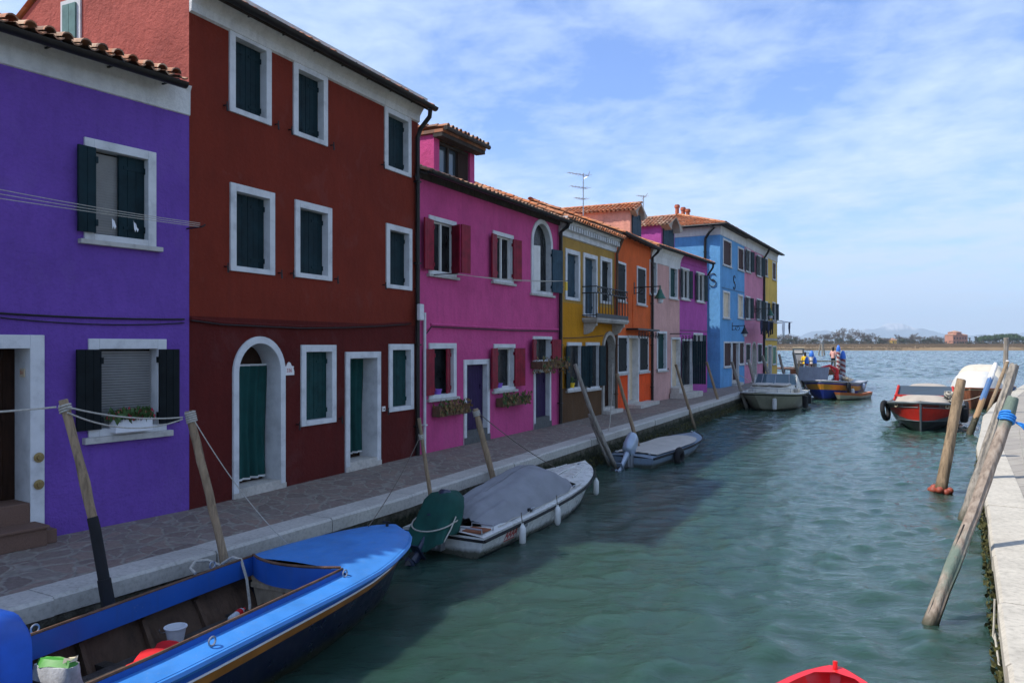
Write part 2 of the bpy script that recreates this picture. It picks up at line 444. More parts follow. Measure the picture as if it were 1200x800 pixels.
# marsh reeds, hills
t = NT('marsh'); t.set(.95, 0, .05)
v = t.mapping()
t.col(t.mix(t.ramp(t.noise(t.mapping((.06,.3,.3)), 1, 6, .7), [(.35, 0), (.7, .9)]), (.30,.205,.105), (.17,.115,.07)))
t.bump(t.noise(v, 1.2, 5, .7), 1.0, .6)
t = NT('far_field'); t.set(.95, 0, .05)
t.col(t.ramp(t.noise(t.mapping((.01,.01,.01)), 1, 5), [(.3, (.10,.11,.05)), (.7, (.20,.16,.09))]))
t = NT('alps'); t.set(.9, 0, .1)
v = t.tc.outputs['Object']
sep = t.node('ShaderNodeSeparateXYZ'); t.l(v, sep.inputs[0])
hz = t.math('ADD', t.math('MULTIPLY', sep.outputs[2], 1/290.), t.math('MULTIPLY', t.math('SUBTRACT', t.noise(t.mapping((.006,.006,.012)), 1, 7, .65), .5), .9))
t.col(t.mix(t.ramp(hz, [(.60, 0), (.74, .6)]), (.07,.10,.13), (.70,.66,.66)))
t = NT('ground_soil'); t.set(.95, 0, .05); t.col(t.ramp(t.noise(t.mapping((.2,.2,.2)), 1, 5), [(.3, (.12,.10,.08)), (.7, (.2,.17,.13))]))
# ================================================================ SETTING
def offset_line(pts, d):
    """shift a polyline sideways to its left-hand side by d"""
    out = []
    for i, p in enumerate(pts):
        a = Vector(pts[max(i-1, 0)]); b = Vector(pts[min(i+1, len(pts)-1)])
        t = (b - a).normalized(); n = Vector((-t.y, t.x))
        out.append((p[0] + n.x*d, p[1] + n.y*d))
    return out
def strip(mb, A, B, za, zb):
    for (a0, a1), (b0, b1) in zip(zip(A, A[1:]), zip(B, B[1:])):
        mb.poly([(a0[0], a0[1], za), (a1[0], a1[1], za), (b1[0], b1[1], zb), (b0[0], b0[1], zb)])
def densify(pts, step):
    out = []
    for a, b in zip(pts, pts[1:]):
        n = max(1, int(math.dist(a, b) / step))
        for i in range(n): out.append((lerp(a[0], b[0], i/n), lerp(a[1], b[1], i/n)))
    return out + [pts[-1]]

QL = [(-10.6,-4.0), (-6.55,3.0), (-4.34,6.83), (-3.31,8.59), (-1.65,11.63), (2.15,19.35), (11.1,37.0), (15.3,45.3), (20.95,56.8)]
QR = [(-2.05,-4.0), (3.47,5.32), (7.52,12.18), (10.5,17.3), (15.5,25.2), (19.1,30.4), (26.9,41.0), (33.0,49.0), (45.0,64.0)]

mb = MB(); strip(mb, offset_line(QL, 14), offset_line(QL, .40), 0, 0)
tag(mb.build('pavement', 'flagstone'), kind='structure')
mb = MB(); strip(mb, offset_line(QL, 320), offset_line(QL, 13.5), -.05, -.006)
tag(mb.build('ground', 'ground_soil'), kind='structure')

def kerb(name, Q, side, seed, w):
    rnd = random.Random(seed); mb = MB()
    L = densify(Q, .25); acc = 0; blk = [L[0]]; tgt = 1.4
    def block(pts):
        dz = .012 + rnd.uniform(-.006, .008); off = rnd.uniform(-.012, .012)
        ins = offset_line(pts, side*w); out = offset_line(pts, -side*(.03 + off))
        rings = []
        n = len(pts)
        for i in range(n):
            a, b = ins[i], out[i]
            s = .004 if i in (0, n-1) else 0
            ch = offset_line(pts, -side*(.03+off-.03))[i]
            rings.append([(a[0],a[1],dz-.003-s), (ch[0],ch[1],dz-s), (b[0],b[1],dz-.03), (b[0],b[1],-.17), (a[0],a[1],-.17)])
        mb.loft(rings)
    for a, b in zip(L, L[1:]):
        acc += math.dist(a, b); blk.append(b)
        if acc > tgt:
            # open the joint slightly
            q = blk[:]; d = Vector(q[-1]) - Vector(q[-2]); d.normalize()
            q[-1] = (q[-1][0]-d.x*.010, q[-1][1]-d.y*.010)
            block(q); blk = [b]; acc = 0; tgt = rnd.uniform(1.1, 1.9)
    if len(blk) > 1: block(blk)
    return tag(mb.build(name, 'stone_kerb' if side > 0 else 'kerb_sun_tint'), kind='structure')
kerb('kerb', QL, 1, 3, .40)
kerb('kerb_stone', QR, -1, 4, .47)

def quay_wall(Q, side, seed):
    rnd = random.Random(seed); mb = MB()
    L = densify(Q, .22); rows = [.0-.17, -.28, -.38, -.48, -.58, -.68, -.8, -1.2, -2.6]
    base = offset_line(L, side*.03); nn = offset_line(L, side*1.03)
    rings = []
    for i in range(len(L)):
        d = (nn[i][0]-base[i][0], nn[i][1]-base[i][1])
        ring = []
        for z in rows:
            k = rnd.uniform(-.035, .035) - (.05 if z < -.6 else 0)
            ring.append((base[i][0]+d[0]*k, base[i][1]+d[1]*k, z))
        rings.append(ring)
    mb.loft(rings, closed=False)
    # closing face at the far end
    e = rings[-1]; b2 = offset_line(L, side*14)[-1]
    mb.poly([e[0], e[-1], (b2[0], b2[1], rows[-1]), (b2[0], b2[1], -.006)])
    return tag(mb.build('quay_wall', 'quay_face', None, True, 0, 70), kind='structure')
quay_wall(QL, 1, 5); quay_wall(QR, -1, 6)
# drifts of weed clinging along the sunny quay foot
def weed(Q, side, seed, n, y0, y1):
    rnd = random.Random(seed); mb = MB(); L = densify(Q, .05); nn = offset_line(L, -side*1.0)
    idx = [i for i, p in enumerate(L) if y0 < p[1] < y1]
    for _ in range(n):
        i = rnd.choice(idx); p = L[i]; d = (nn[i][0]-p[0], nn[i][1]-p[1]); k = rnd.uniform(-.02, .08)
        x, y = p[0]+d[0]*k, p[1]+d[1]*k; z = WATER + rnd.uniform(-.02, .30)**1 ; s = rnd.uniform(.010, .030)
        a = rnd.uniform(0, 6.28); c = Vector((x, y, z))
        u = Vector((math.cos(a), math.sin(a), rnd.uniform(-.6,.6)))*s; w = Vector((rnd.uniform(-.5,.5), rnd.uniform(-.5,.5), -1))*s*1.6
        mb.poly([c-u, c+u, c+u*.6+w, c-u*.4+w])
    tag(mb.build('seaweed', 'weed'), 'olive seaweed clinging to the quay wall above the waterline', 'seaweed', kind='stuff')
simple('weed', (.075,.072,.022), .7, 0, .3, .6, 30)
weed(QR, -1, 8, 1500, 4.5, 26); weed(QL, 1, 9, 2600, 5, 40)

mb = MB(); strip(mb, offset_line(QR, -.465), offset_line(QR, -7), 0, 0)
tag(mb.build('quay', 'slab_paving'), kind='structure')
mb = MB(); strip(mb, offset_line(QR, -6.9), offset_line(QR, -200), -.006, -.05)
tag(mb.build('soil', 'ground_soil'), kind='structure')

# ---- water: a rippled sheet near by, flat beyond
def make_water():
    x0, x1, y0, y1, st = -12.0, 44.0, -2.0, 66.0, .085
    xs = np.arange(x0, x1 + st/2, st); ys = np.arange(y0, y1 + st/2, st)
    X, Y = np.meshgrid(xs, ys); rs = np.random.RandomState(11); Z = np.zeros_like(X)
    wind = math.radians(108)
    ww = 0.35*np.sin(X*.21+1.3)*np.sin(Y*.17+.4) + .25*np.sin(X*.5-Y*.33+2) + .8
    for k in range(80):
        lam = .26 * (1.25/.26) ** rs.rand(); th = wind + rs.normal(0, .75); ph = rs.rand() * 6.28
        amp = .0031 * lam ** .70
        kx, ky = math.cos(th)*2*math.pi/lam, math.sin(th)*2*math.pi/lam
        wob = .5*np.sin(X*.31*rs.rand()+Y*.27*rs.rand()+ph)
        Z += amp * np.sin(kx*X + ky*Y + ph + wob)
    Z = Z + .25*np.abs(Z)
    fade = np.clip(np.minimum(np.minimum(X-x0, x1-X), np.minimum(Y-y0, y1-Y))/6, 0, 1)
    Z = WATER + Z*ww*fade
    nx, ny = len(xs), len(ys)
    co = np.stack([X, Y, Z], -1).reshape(-1, 3)
    i = np.arange(ny*nx).reshape(ny, nx)
    q = np.stack([i[:-1,:-1], i[:-1,1:], i[1:,1:], i[1:,:-1]], -1).reshape(-1, 4)
    # a coarser sheet over the open lagoon, then flat to the horizon
    xe, ye = xs[-1], ys[-1]; B = 11500.
    x2 = np.arange(-30, 330, .62); y2 = np.arange(ye, 474, .50); X2, Y2 = np.meshgrid(x2, y2); Z2 = np.zeros_like(X2)
    for k in range(36):
        lam = 1.3 * (3.2/1.3) ** rs.rand(); th = wind + rs.normal(0, .7); ph = rs.rand()*6.28
        Z2 += .0085 * lam * np.sin(math.cos(th)*2*math.pi/lam*X2 + math.sin(th)*2*math.pi/lam*Y2 + ph + .8*np.sin(.07*X2+.05*Y2+ph))
    f2 = np.clip((Y2-ye)/6, 0, 1)
    Z2 = WATER + Z2*f2
    i2 = np.arange(X2.size).reshape(X2.shape) + len(co)
    co = np.concatenate([co, np.stack([X2, Y2, Z2], -1).reshape(-1, 3)])
    q = np.concatenate([q, np.stack([i2[:-1,:-1], i2[:-1,1:], i2[1:,1:], i2[1:,:-1]], -1).reshape(-1, 4)])
    def flat(ax0, ax1, ay0, ay1):
        return [(ax0,ay0,WATER),(ax1,ay0,WATER),(ax1,ay1,WATER),(ax0,ay1,WATER)]
    ext = []
    for r in ((-B,B,-B,y0),(-B,x0,y0,ye),(xe,B,y0,ye),(-B,-30,ye,y2[-1]),(x2[-1],B,ye,y2[-1]),(-B,B,y2[-1],B)): ext += flat(*r)
    n0 = len(co); co = np.concatenate([co, np.array(ext)]); q = np.concatenate([q, np.arange(len(ext)).reshape(-1, 4) + n0])
    me = bpy.data.meshes.new('water'); me.vertices.add(len(co)); me.vertices.foreach_set('co', co.ravel())
    me.loops.add(len(q)*4); me.loops.foreach_set('vertex_index', q.ravel().astype(np.int32))
    me.polygons.add(len(q)); me.polygons.foreach_set('loop_start', (np.arange(len(q))*4).astype(np.int32))
    me.polygons.foreach_set('use_smooth', np.ones(len(q), bool))
    me.update(calc_edges=True); me.validate(); me.materials.append(M['canal_water'])
    o = bpy.data.objects.new('water', me); COL.objects.link(o); tag(o, kind='structure')
make_water()

# ---- far shore: marsh bank, fields, mountains
def shore(name, mat, rows, x0, x1, step, jit, seed, curve):
    rnd = random.Random(seed); mb = MB(); rings = []
    for (y, z) in rows:
        ring = []
        x = x0
        while x <= x1:
            ring.append((x, y + curve(x) + rnd.uniform(-jit, jit)*2, z + rnd.uniform(-jit, jit)*.18)); x += step
        rings.append(ring)
    mb.loft(rings, closed=False)
    return tag(mb.build(name, mat, None, True, 0, 80), kind='structure')
cv = lambda x: 10*math.sin(x*.011) + 5*math.sin(x*.041)
shore('marsh', 'marsh', [(468,-.9), (470,.0), (472,.75), (476,1.3), (488,1.6), (505,2.1), (525,2.5), (545,2.9), (575,3.1), (640,2.9)], -500, 1300, 6, 1.0, 21, cv)
mb = MB(); mb.poly([(-11400,640,2.2),(11400,640,2.2),(11400,9100,2.0),(-11400,9100,2.0)])
tag(mb.build('far_land', 'far_field'), kind='structure')
def mountains():
    rs = random.Random(5); mb = MB()
    def ridge(x, s):
        v = 0
        for k in range(9):
            f = .00035 * 1.9**k; v += math.sin(x*f*6.28 + rph[s][k]) / 1.62**k
        return v
    rph = [[rs.uniform(0, 6.28) for _ in range(9)] for _ in range(8)]
    for s, (Y, h, w) in enumerate(((7600, 70, 26), (8800, 150, 62))):
        xs = [-10500 + i*45 for i in range(467)]; rings = []
        for j in range(9):
            t = j/8
            prof = math.sin(t*math.pi) if False else (1-abs(2*t-1))
            rings.append([(x, Y + 700*(t-.5)*2 + 60*ridge(x+999*j, s), 2 + max(0, prof*(h*interp(x, [(-2000,.55),(2600,.72),(3600,.95),(5200,1.0),(8000,.9)]) + w*ridge(x + 130*j*prof, s))) ) for x in xs])
        mb.loft(rings, closed=False)
    tag(mb.build('mountains', 'alps'), kind='structure')
mountains()
# ================================================================ HOUSES
FA = [(-7.77,5.86), (-4.53,10.78), (-1.98,16.17), (1.38,22.6), (3.6,26.9), (5.68,31.4), None, (9.73,38.3)]
def on_line(px, A, B):
    k = (px - PX0) / F
    dx, dy = B[0]-A[0], B[1]-A[1]
    t = (k*A[1] - A[0]) / (dx - k*dy)
    return (A[0]+t*dx, A[1]+t*dy)
FA[6] = on_line(796.4, FA[5], FA[7])
FC = [(11.3,41.7), None, None, (19.3,55.9)]
FC[1] = on_line(872.5, FC[0], FC[3]); FC[2] = on_line(894.5, FC[0], FC[3])

class House:
    def __init__(s, name, label, p0, p1, top, depth, bands, roof=None):
        s.p0, s.p1 = p0, p1; s.W = math.dist(p0, p1); s.d = ((p1[0]-p0[0])/s.W, (p1[1]-p0[1])/s.W)
        s.n = (-s.d[1], s.d[0]); s.top = top; s.D = depth; s.bands = bands; s.holes = []
        s.o = empty(name, (p0[0], p0[1], 0), math.atan2(s.d[1], s.d[0]), label, 'house', 'painted houses along the canal')
        s.ridge = depth/2; s.pitch = .4; s.gable = True
    def uy(s, px, off=0.0):
        A = (s.p0[0]+s.n[0]*off, s.p0[1]+s.n[1]*off); B = (A[0]+s.d[0], A[1]+s.d[1])
        p = on_line(px, A, B)
        return ((p[0]-A[0])*s.d[0] + (p[1]-A[1])*s.d[1], p[1])
    def at(s, px, py, off=0.0):
        u, Y = s.uy(px, off); return (u, EYE + (PY0 - py)*Y/F)
    def loc(s, X, Y):
        a, b = X-s.p0[0], Y-s.p0[1]; return (a*s.d[0]+b*s.d[1], a*s.n[0]+b*s.n[1])
    def wall(s):
        W, T = s.W, s.top; e = .002
        us = sorted({e, W-e} | {h[0] for h in s.holes} | {h[1] for h in s.holes}); us = [u for u in us if e <= u <= W-e]
        zs = sorted({0.0, T} | {h[2] for h in s.holes} | {h[3] for h in s.holes} | {b[0] for b in s.bands[:-1]}); zs = [z for z in zs if 0 <= z <= T]
        mb = MB()
        for u0, u1 in zip(us, us[1:]):
            for z0, z1 in zip(zs, zs[1:]):
                if u1-u0 < 1e-6 or z1-z0 < 1e-6: continue
                cu, cz = (u0+u1)/2, (z0+z1)/2
                if any(h[0] < cu < h[1] and h[2] < cz < h[3] for h in s.holes): continue
                mb.cur = next(i for i, b in enumerate(s.bands) if cz < b[0] or i == len(s.bands)-1)
                mb.poly([(u0,0,z0),(u1,0,z0),(u1,0,z1),(u0,0,z1)])
        for h in s.holes:
            if h[4]:
                r = (h[1]-h[0])/2; c = (h[0]+h[1])/2; zc = h[3]-r; n = 14
                mb.cur = next(i for i, b in enumerate(s.bands) if h[3] < b[0] or i == len(s.bands)-1)
                P = [(c - r*math.cos(math.pi*i/n), zc + r*math.sin(math.pi*i/n)) for i in range(n+1)]
                for a, b in zip(P, P[1:]):
                    mb.poly([(a[0],0,a[1]),(b[0],0,b[1]),(b[0],0,h[3]),(a[0],0,h[3])])
        mb.cur = len(s.bands)-1
        R_ = T + s.pitch*s.ridge
        for u, fl in ((e, False), (W-e, True)):
            pts = [(u,s.D,0),(u,0,0),(u,0,T)] + ([(u,s.ridge,R_)] if s.gable else []) + [(u,s.D,T + (s.pitch*(2*s.ridge-s.D) if s.gable else 0))]
            mb.poly(pts[::-1] if fl else pts)
        mb.poly([(W-e,s.D,0),(e,s.D,0),(e,s.D,T),(W-e,s.D,T)])
        return mb.build('wall', [b[1] for b in s.bands], s.o)

def tiles(mb, A, e, up, nrm, L, T, sl=0, sr=0, c=.20, row=.30, seed=0, amp=.045):
    """overlapping barrel tiles on a roof slope: A corner at the eave, e along the eave, up the slope"""
    rnd = random.Random(seed); A, e, up, nrm = map(Vector, (A, e, up, nrm))
    nr = max(1, int(round(T/row))); row = T/nr; nc = max(1, int(round(L/c))); c = L/nc; K = 6
    for j in range(nr):
        t0, t1 = j*row - (.03 if j else .05), (j+1)*row + .015
        a0, b0 = max(0, j*row*sl), L - max(0, j*row*sr)
        a1, b1 = (j+1)*row*sl, L - (j+1)*row*sr
        for i in range(nc):
            u0, u1 = i*c, (i+1)*c
            mid = (u0+u1)/2
            if mid < (a0+a1)/2 - c*.4 or mid > (b0+b1)/2 + c*.4: continue
            dz = rnd.uniform(-.008, .012); sk = rnd.uniform(-.012, .012); dt = rnd.uniform(-.02, .02)
            # convex cover tile
            r0, r1 = [], []
            for k in range(K+1):
                th = math.pi*k/K; w = c*.34
                x = -math.cos(th)*w; h = math.sin(th)*amp*1.5
                r0.append(A + e*(mid+x) + up*(t0+dt) + nrm*(h+.030+dz)); r1.append(A + e*(mid+x*.82+sk) + up*(t1+dt) + nrm*(h*.85+.004+dz))
            mb.loft([r0, r1], closed=False)
            # front thickness of the first tile
            in0 = [p - nrm*.018 for p in r0]
            mb.loft([in0, r0], closed=False)
            # concave channel tile between covers
            g0, g1 = [], []
            for k in range(4):
                x = (k/3-.5)*c*.62; h = -.02 + .03*(2*k/3-1)**2
                g0.append(A + e*(mid+c/2+x) + up*t0 + nrm*(h+.018)); g1.append(A + e*(mid+c/2+x) + up*t1 + nrm*h)
            mb.loft([g0, g1], closed=False)
            if j == 0: mb.loft([[p - nrm*.02 for p in g0], g0], closed=False)

def ridge_tiles(mb, A, B, r=.10):
    A, B = Vector(A), Vector(B); d = (B-A); n = max(1, int(d.length/.36)); d.normalize(); s = d.cross(Vector((0,0,1))).normalized()
    for i in range(n):
        p0 = A + d*(i*.36-.02); p1 = A + d*((i+1)*.36+.02); rr = []
        for p, q in ((p0, r), (p1, r*.85)):
            rr.append([p + s*math.cos(math.pi*k/6)*q + Vector((0,0,1))*(math.sin(math.pi*k/6)*q*.8) for k in range(7)])
        mb.loft(rr, closed=False)

def roof(h, ov=.30, mat='tile_orange', u0=None, u1=None, under='plaster_grey', hip=0, seed=1, back=True, lift=.0):
    u0 = -.06 if u0 is None else u0; u1 = h.W+.06 if u1 is None else u1
    p = h.pitch; k = 1/math.sqrt(1+p*p); zb = h.top + .05 + lift
    mb = MB()
    T = (h.ridge+ov)/k
    hl = hip*1.0
    tiles(mb, (u0, -ov, zb - p*ov), (1,0,0), (0,k,p*k), (0,-p*k,k), u1-u0, T, k if hip else 0, 0, seed=seed)
    if hip:
        # the hipped end over the side wall
        Tl = T; Lh = 2*(h.ridge+ov)
        tiles(mb, (u0, -ov+Lh, zb - p*ov), (0,-1,0), (k,0,p*k), (-p*k,0,k), Lh, T, k, k, seed=seed+9)
        ridge_tiles(mb, (u0, -ov, zb-p*ov+.04), (u0+h.ridge+ov, h.ridge, zb+p*h.ridge+.06))
    ridge_tiles(mb, (u0 + (h.ridge+ov if hip else 0), h.ridge, zb+p*h.ridge+.03), (u1, h.ridge, zb+p*h.ridge+.03))
    if back:
        b0 = u0 + (h.ridge+ov if hip else 0)
        bk = h.D-h.ridge+ov
        mb.poly([(b0,h.ridge,zb+p*h.ridge+.02),(u1,h.ridge,zb+p*h.ridge+.02),(u1,h.ridge+bk,zb+p*h.ridge-p*bk+.02),(u0,h.ridge+bk,zb+p*h.ridge-p*bk+.02)])
    o = mb.build('roof', mat, h.o, True, 0, 50)
    # boarding below the tiles
    mb = MB(); z0 = zb - p*ov - .012
    mb.loft([[(u, -ov+.03, z0-.05), (u, -ov+.03, z0-.004), (u, h.ridge, zb+p*h.ridge-.016), (u, h.ridge, zb+p*h.ridge-.07)] for u in (u0+.03+(0 if not hip else .0), u1-.03)]) if not hip else mb.box(u0+.05, u1-.03, -ov+.05, h.D+ov-.05, z0-.05, z0-.006)
    mb.build('roof_boarding', 'timber_dark', h.o)
    return zb - p*ov
def gutter(h, z, ov, u0=None, u1=None, r=.075):
    u0 = -.08 if u0 is None else u0; u1 = h.W+.06 if u1 is None else u1
    mb = MB(); y = -ov - .055; z += .045
    prof = [(y + r*math.cos(a), z + r*math.sin(a)) for a in [math.pi + math.pi*k/6 for k in range(7)]]
    prof += [(y + (r-.01)*math.cos(a), z + (r-.01)*math.sin(a)) for a in [2*math.pi - math.pi*k/6 for k in range(7)]]
    mb.extrude(prof, u0, u1)
    u = u0 + .3
    while u < u1:
        mb.box(u-.012, u+.012, y-r-.008, -.0, z-.012, z+.006); u += .75
    return mb.build('gutter', 'gutter_black', h.o, True)
def downpipe(h, pts, r=.045, mat='gutter_black', name='downpipe'):
    mb = MB(); mb.tube(pts, r, 10)
    zs = sorted([p[2] for p in pts]); z = zs[0] + .6
    u, y = pts[-1][0], pts[-1][1]
    while z < zs[-1] - 1.0:
        mb.box(u-r-.012, u+r+.012, y-r-.010, min(y+r+.05, -.001) if y < 0 else y+r+.01, z-.015, z+.015); z += 1.7
    return mb.build(name, mat, h.o, True)

def board_leaf(mb, w, hgt, mtx, n=None, th=.035, battens=True):
    """plank leaf hinged at local x=0, growing along +x; outer face towards -y"""
    n = n or max(2, int(round(w/.11))); pw = w/n
    for i in range(n):
        mb.box(i*pw+.003, (i+1)*pw-.003, -th/2, th/2, 0, hgt, mtx)
    if battens:
        for z in (hgt*.12, hgt*.86):
            mb.box(.0, w*.82, -th/2-.010, -th/2-.002, z-.022, z+.022, mtx)
        mb.box(-.02, .015, -th/2-.02, th/2+.01, hgt*.12-.04, hgt*.12+.04, mtx)
        mb.box(-.02, .015, -th/2-.02, th/2+.01, hgt*.86-.04, hgt*.86+.04, mtx)
def hinge(x, y, z, ang, right=False):
    a = R(ang)
    if not right:
        ax = Vector((math.cos(a), -math.sin(a), 0)); ay = Vector((math.sin(a), math.cos(a), 0))
    else:
        ax = Vector((-math.cos(a), -math.sin(a), 0)); ay = Vector((-math.sin(a), math.cos(a), 0))
    m = Matrix(((ax.x, ay.x, 0, x), (ax.y, ay.y, 0, y), (0, 0, 1, z), (0, 0, 0, 1)))
    return m

def casing(mb, u0, u1, z0, z1, fw, ya, yb, arch=False, bottom=True, soffit=True):
    """window or door surround with its reveal"""
    if not arch:
        mb.box(u0, u0+fw, ya, yb, z0, z1); mb.box(u1-fw, u1, ya, yb, z0, z1)
        mb.box(u0+fw, u1-fw, ya, yb, z1-fw, z1)
        if bottom: mb.box(u0+fw, u1-fw, ya, yb, z0, z0+fw*.7)
        return
    c = (u0+u1)/2; ro = (u1-u0)/2; ri = ro-fw; zc = z1-ro; n = 18
    rings = []
    def ring(uo, zo, ui, zi): return [(uo,ya,zo),(ui,ya,zi),(ui,yb,zi),(uo,yb,zo)]
    rings.append(ring(u0, z0, u0+fw, z0))
    for i in range(n+1):
        a = math.pi - math.pi*i/n
        rings.append(ring(c+ro*math.cos(a), zc+ro*math.sin(a), c+ri*math.cos(a), zc+ri*math.sin(a)))
    rings.append(ring(u1, z0, u1-fw, z0)); mb.loft(rings)
    if bottom: mb.box(u0+fw, u1-fw, ya, yb, z0, z0+fw*.7)
def arch_panel(mb, u0, u1, z0, z1, y, arch):
    if not arch: mb.box(u0, u1, y, y+.03, z0, z1); return
    c = (u0+u1)/2; r = (u1-u0)/2; zc = z1-r; n = 16
    pts = [(u0,z0)] + [(c+r*math.cos(math.pi-math.pi*i/n), zc+r*math.sin(math.pi-math.pi*i/n)) for i in range(n+1)] + [(u1,z0)]
    mb.loft([[(u, y+k, z) for u, z in pts] for k in (.03, 0)])

def win(h, x0, x1, yt, yb, fw=.11, sill=.06, rev=.17, arch=False, fill='shut', mat='shutter_dark', L=None, Rr=None, frame='stone_frame',
        stops=False, door=False, flush=False, zb=None, label=None, lw=1.0, proud=.03, curtain=None, leafmat='door_plum', step=.0, stepmat='stone_step', lintel_only=False, mull=True, lh=1.0):
    ua, Ya = h.uy(x0); ub, Yb = h.uy(x1); um, Ym = h.uy((x0+x1)/2)
    zt = EYE + (PY0-yt)*Ym/F; z0 = EYE + (PY0-yb)*Ym/F if zb is None else zb
    h.holes.append((ua+fw*.5, ub-fw*.5, max(0, z0 + (fw*.3 if not door else 0)), zt-fw*.5, arch))
    mb = MB(); casing(mb, ua, ub, z0, zt, fw, -proud, rev, arch, not door)
    o = mb.build('door' if door else 'window', frame, h.o, arch, .006 if h.near else 0)
    if label: o['label'] = label
    iu0, iu1, iz0, iz1 = ua+fw, ub-fw, z0+(fw*.7 if not door else step), zt-fw
    w = iu1-iu0
    if sill and not door:
        mb = MB(); mb.box(ua-.07, ub+.07, -proud-.05, .02, z0-sill, z0+.0); mb.build('sill', 'stone_sill', o, False, .006 if h.near else 0)
    if door and step:
        mb = MB(); mb.box(ua+fw+.002, ub-fw-.002, -.03, rev+.25, 0, step); mb.box(ua-.01, ub+.01, -.045 if (step < .18 or flush) else -.3, -proud-.002, 0, min(step*.6, .16)); mb.build('step', stepmat, o, False, .008)
    def pane(y):
        mb = MB(); arch_panel(mb, iu0+.001, iu1-.001, iz0, iz1-.001, y, arch); return mb.build('pane', 'glass_dark', o)
    yb_ = rev-.06
    if fill == 'shut':
        for rgt in (False, True):
            mb = MB(); board_leaf(mb, w/2-.004, iz1-iz0-.012, hinge(iu1-.002 if rgt else iu0+.002, yb_-.02, iz0+.006, 0, rgt))
            mb.build('shutter', mat, o, False)
    elif fill in ('glass', 'dark'):
        pane(rev-.03)
        if fill == 'glass':
            mb = MB(); f = .03; y0, y1 = rev-.075, rev-.032
            mb.box(iu0, iu0+f, y0, y1, iz0, iz1-.004); mb.box(iu1-f, iu1, y0, y1, iz0, iz1-.004)
            mb.box(iu0+f, iu1-f, y0, y1, iz0, iz0+f); mb.box(iu0+f, iu1-f, y0, y1, iz1-f-.004, iz1-.004)
            if mull: mb.box((iu0+iu1)/2-.025, (iu0+iu1)/2+.025, y0-.006, y1-.004, iz0+f, iz1-f-.004)
            mb.build('casement', 'casement_white', o)
    elif fill == 'blind':
        pane(rev-.01)
        mb = MB(); z = iz1-.03
        while z > iz0+.02:
            mb.add([(iu0+.01,yb_,z),(iu1-.01,yb_,z),(iu1-.01,yb_+.016,z-.030),(iu0+.01,yb_+.016,z-.030)], [(0,1,2,3)]); z -= .034
        mb.build('blind', 'blind_grey', o)
    elif fill == 'leaf':
        mb = MB(); n = max(2, int(w/.12)); pw = w/n
        if arch: arch_panel(mb, iu0, iu1, iz0, iz1, rev-.05, True)
        else:
            for i in range(n): mb.box(iu0+i*pw+.002, iu0+(i+1)*pw-.002, rev-.07, rev-.02, iz0+.004, iz1-.002)
            mb.box(iu0, iu1, rev-.018, rev-.008, iz0, iz1-.001)
            mb.box(iu1-.16, iu1-.12, rev-.10, rev-.072, iz0+.95, iz0+1.07)
        mb.build('door_leaf', leafmat, o)
    elif fill == 'panel':
        mb = MB(); arch_panel(mb, iu0, iu1, iz0, iz1-.001, rev-.05, arch); mb.build('panel', leafmat, o)
    H = (iz1-iz0)*lh
    for spec, rgt in ((L, False), (Rr, True)):
        if spec is None: continue
        ang, wf, m_ = spec[0], spec[1], spec[2] if len(spec) > 2 else mat
        mb = MB(); yh = -proud-.03 if ang > 90 else yb_-.03
        board_leaf(mb, w/2*wf, H-.012, hinge(iu1-.002 if rgt else iu0+.002, yh, iz0+.006, ang, rgt), battens=h.near)
        if len(spec) > 3:   # second fold of the leaf
            a = R(ang); dx = math.cos(a)*w/2*wf*(-1 if rgt else 1); dy = -math.sin(a)*w/2*wf
            board_leaf(mb, w/2*spec[4], H-.012, hinge((iu1-.002 if rgt else iu0+.002)+dx, yh+dy-.04, iz0+.006, spec[3], rgt), battens=False)
        mb.build('shutter', m_, o)
    if stops:
        mb = MB()
        for u in (ua-.10, ub+.10):
            mb.tube([(u, 0, z0+.05), (u, -.07, z0+.05), (u, -.075, z0+.10)], .012, 6); mb.tube([(u, -.07, z0+.05), (u, -.08, z0-.04)], .014, 6)
        mb.build('shutter_stop', 'iron_black', o)
    if curtain:
        a, b, zr, zl = curtain
        mb = MB(); n = 60; c0 = iu0 + w*a; c1 = iu0 + w*b; rows = 10
        def pt(i, j):
            s = i/n; q = j/rows; uu = c0 + (c1-c0)*s*(1 - .05*(1-q)) ; amp = .030 + .026*(1-q)
            return (uu + .01*math.sin(5*q+3*s), rev-.13 + amp*math.sin(s*31 + 1.3*math.sin(q*3))*(.6+.4*math.sin(s*9+2)) + .012*math.sin(s*11+1), zl + (zr-zl)*q)
        mb.loft([[pt(i, j) for i in range(n+1)] for j in range(rows+1)], closed=False)
        cu = mb.build('curtain', 'curtain_green', o, True, 0, 80)
        mb = MB(); mb.loft([[(p[0], p[1]-.004, p[2]-.03) for p in [pt(i, 0) for i in range(n+1)]], [(p[0], p[1]-.004, p[2]+.002) for p in [pt(i, 0) for i in range(n+1)]]], closed=False)
        mb.loft([[(p[0], p[1]-.003, p[2]) for p in [pt(i, rows) for i in range(n+1)]], [(p[0], p[1]-.003, p[2]+.03) for p in [pt(i, rows) for i in range(n+1)]]], closed=False)
        mb.build('curtain_hem', 'hem_white', o)
    return o, (ua, ub, z0, zt, iu0, iu1, iz0, iz1, rev)

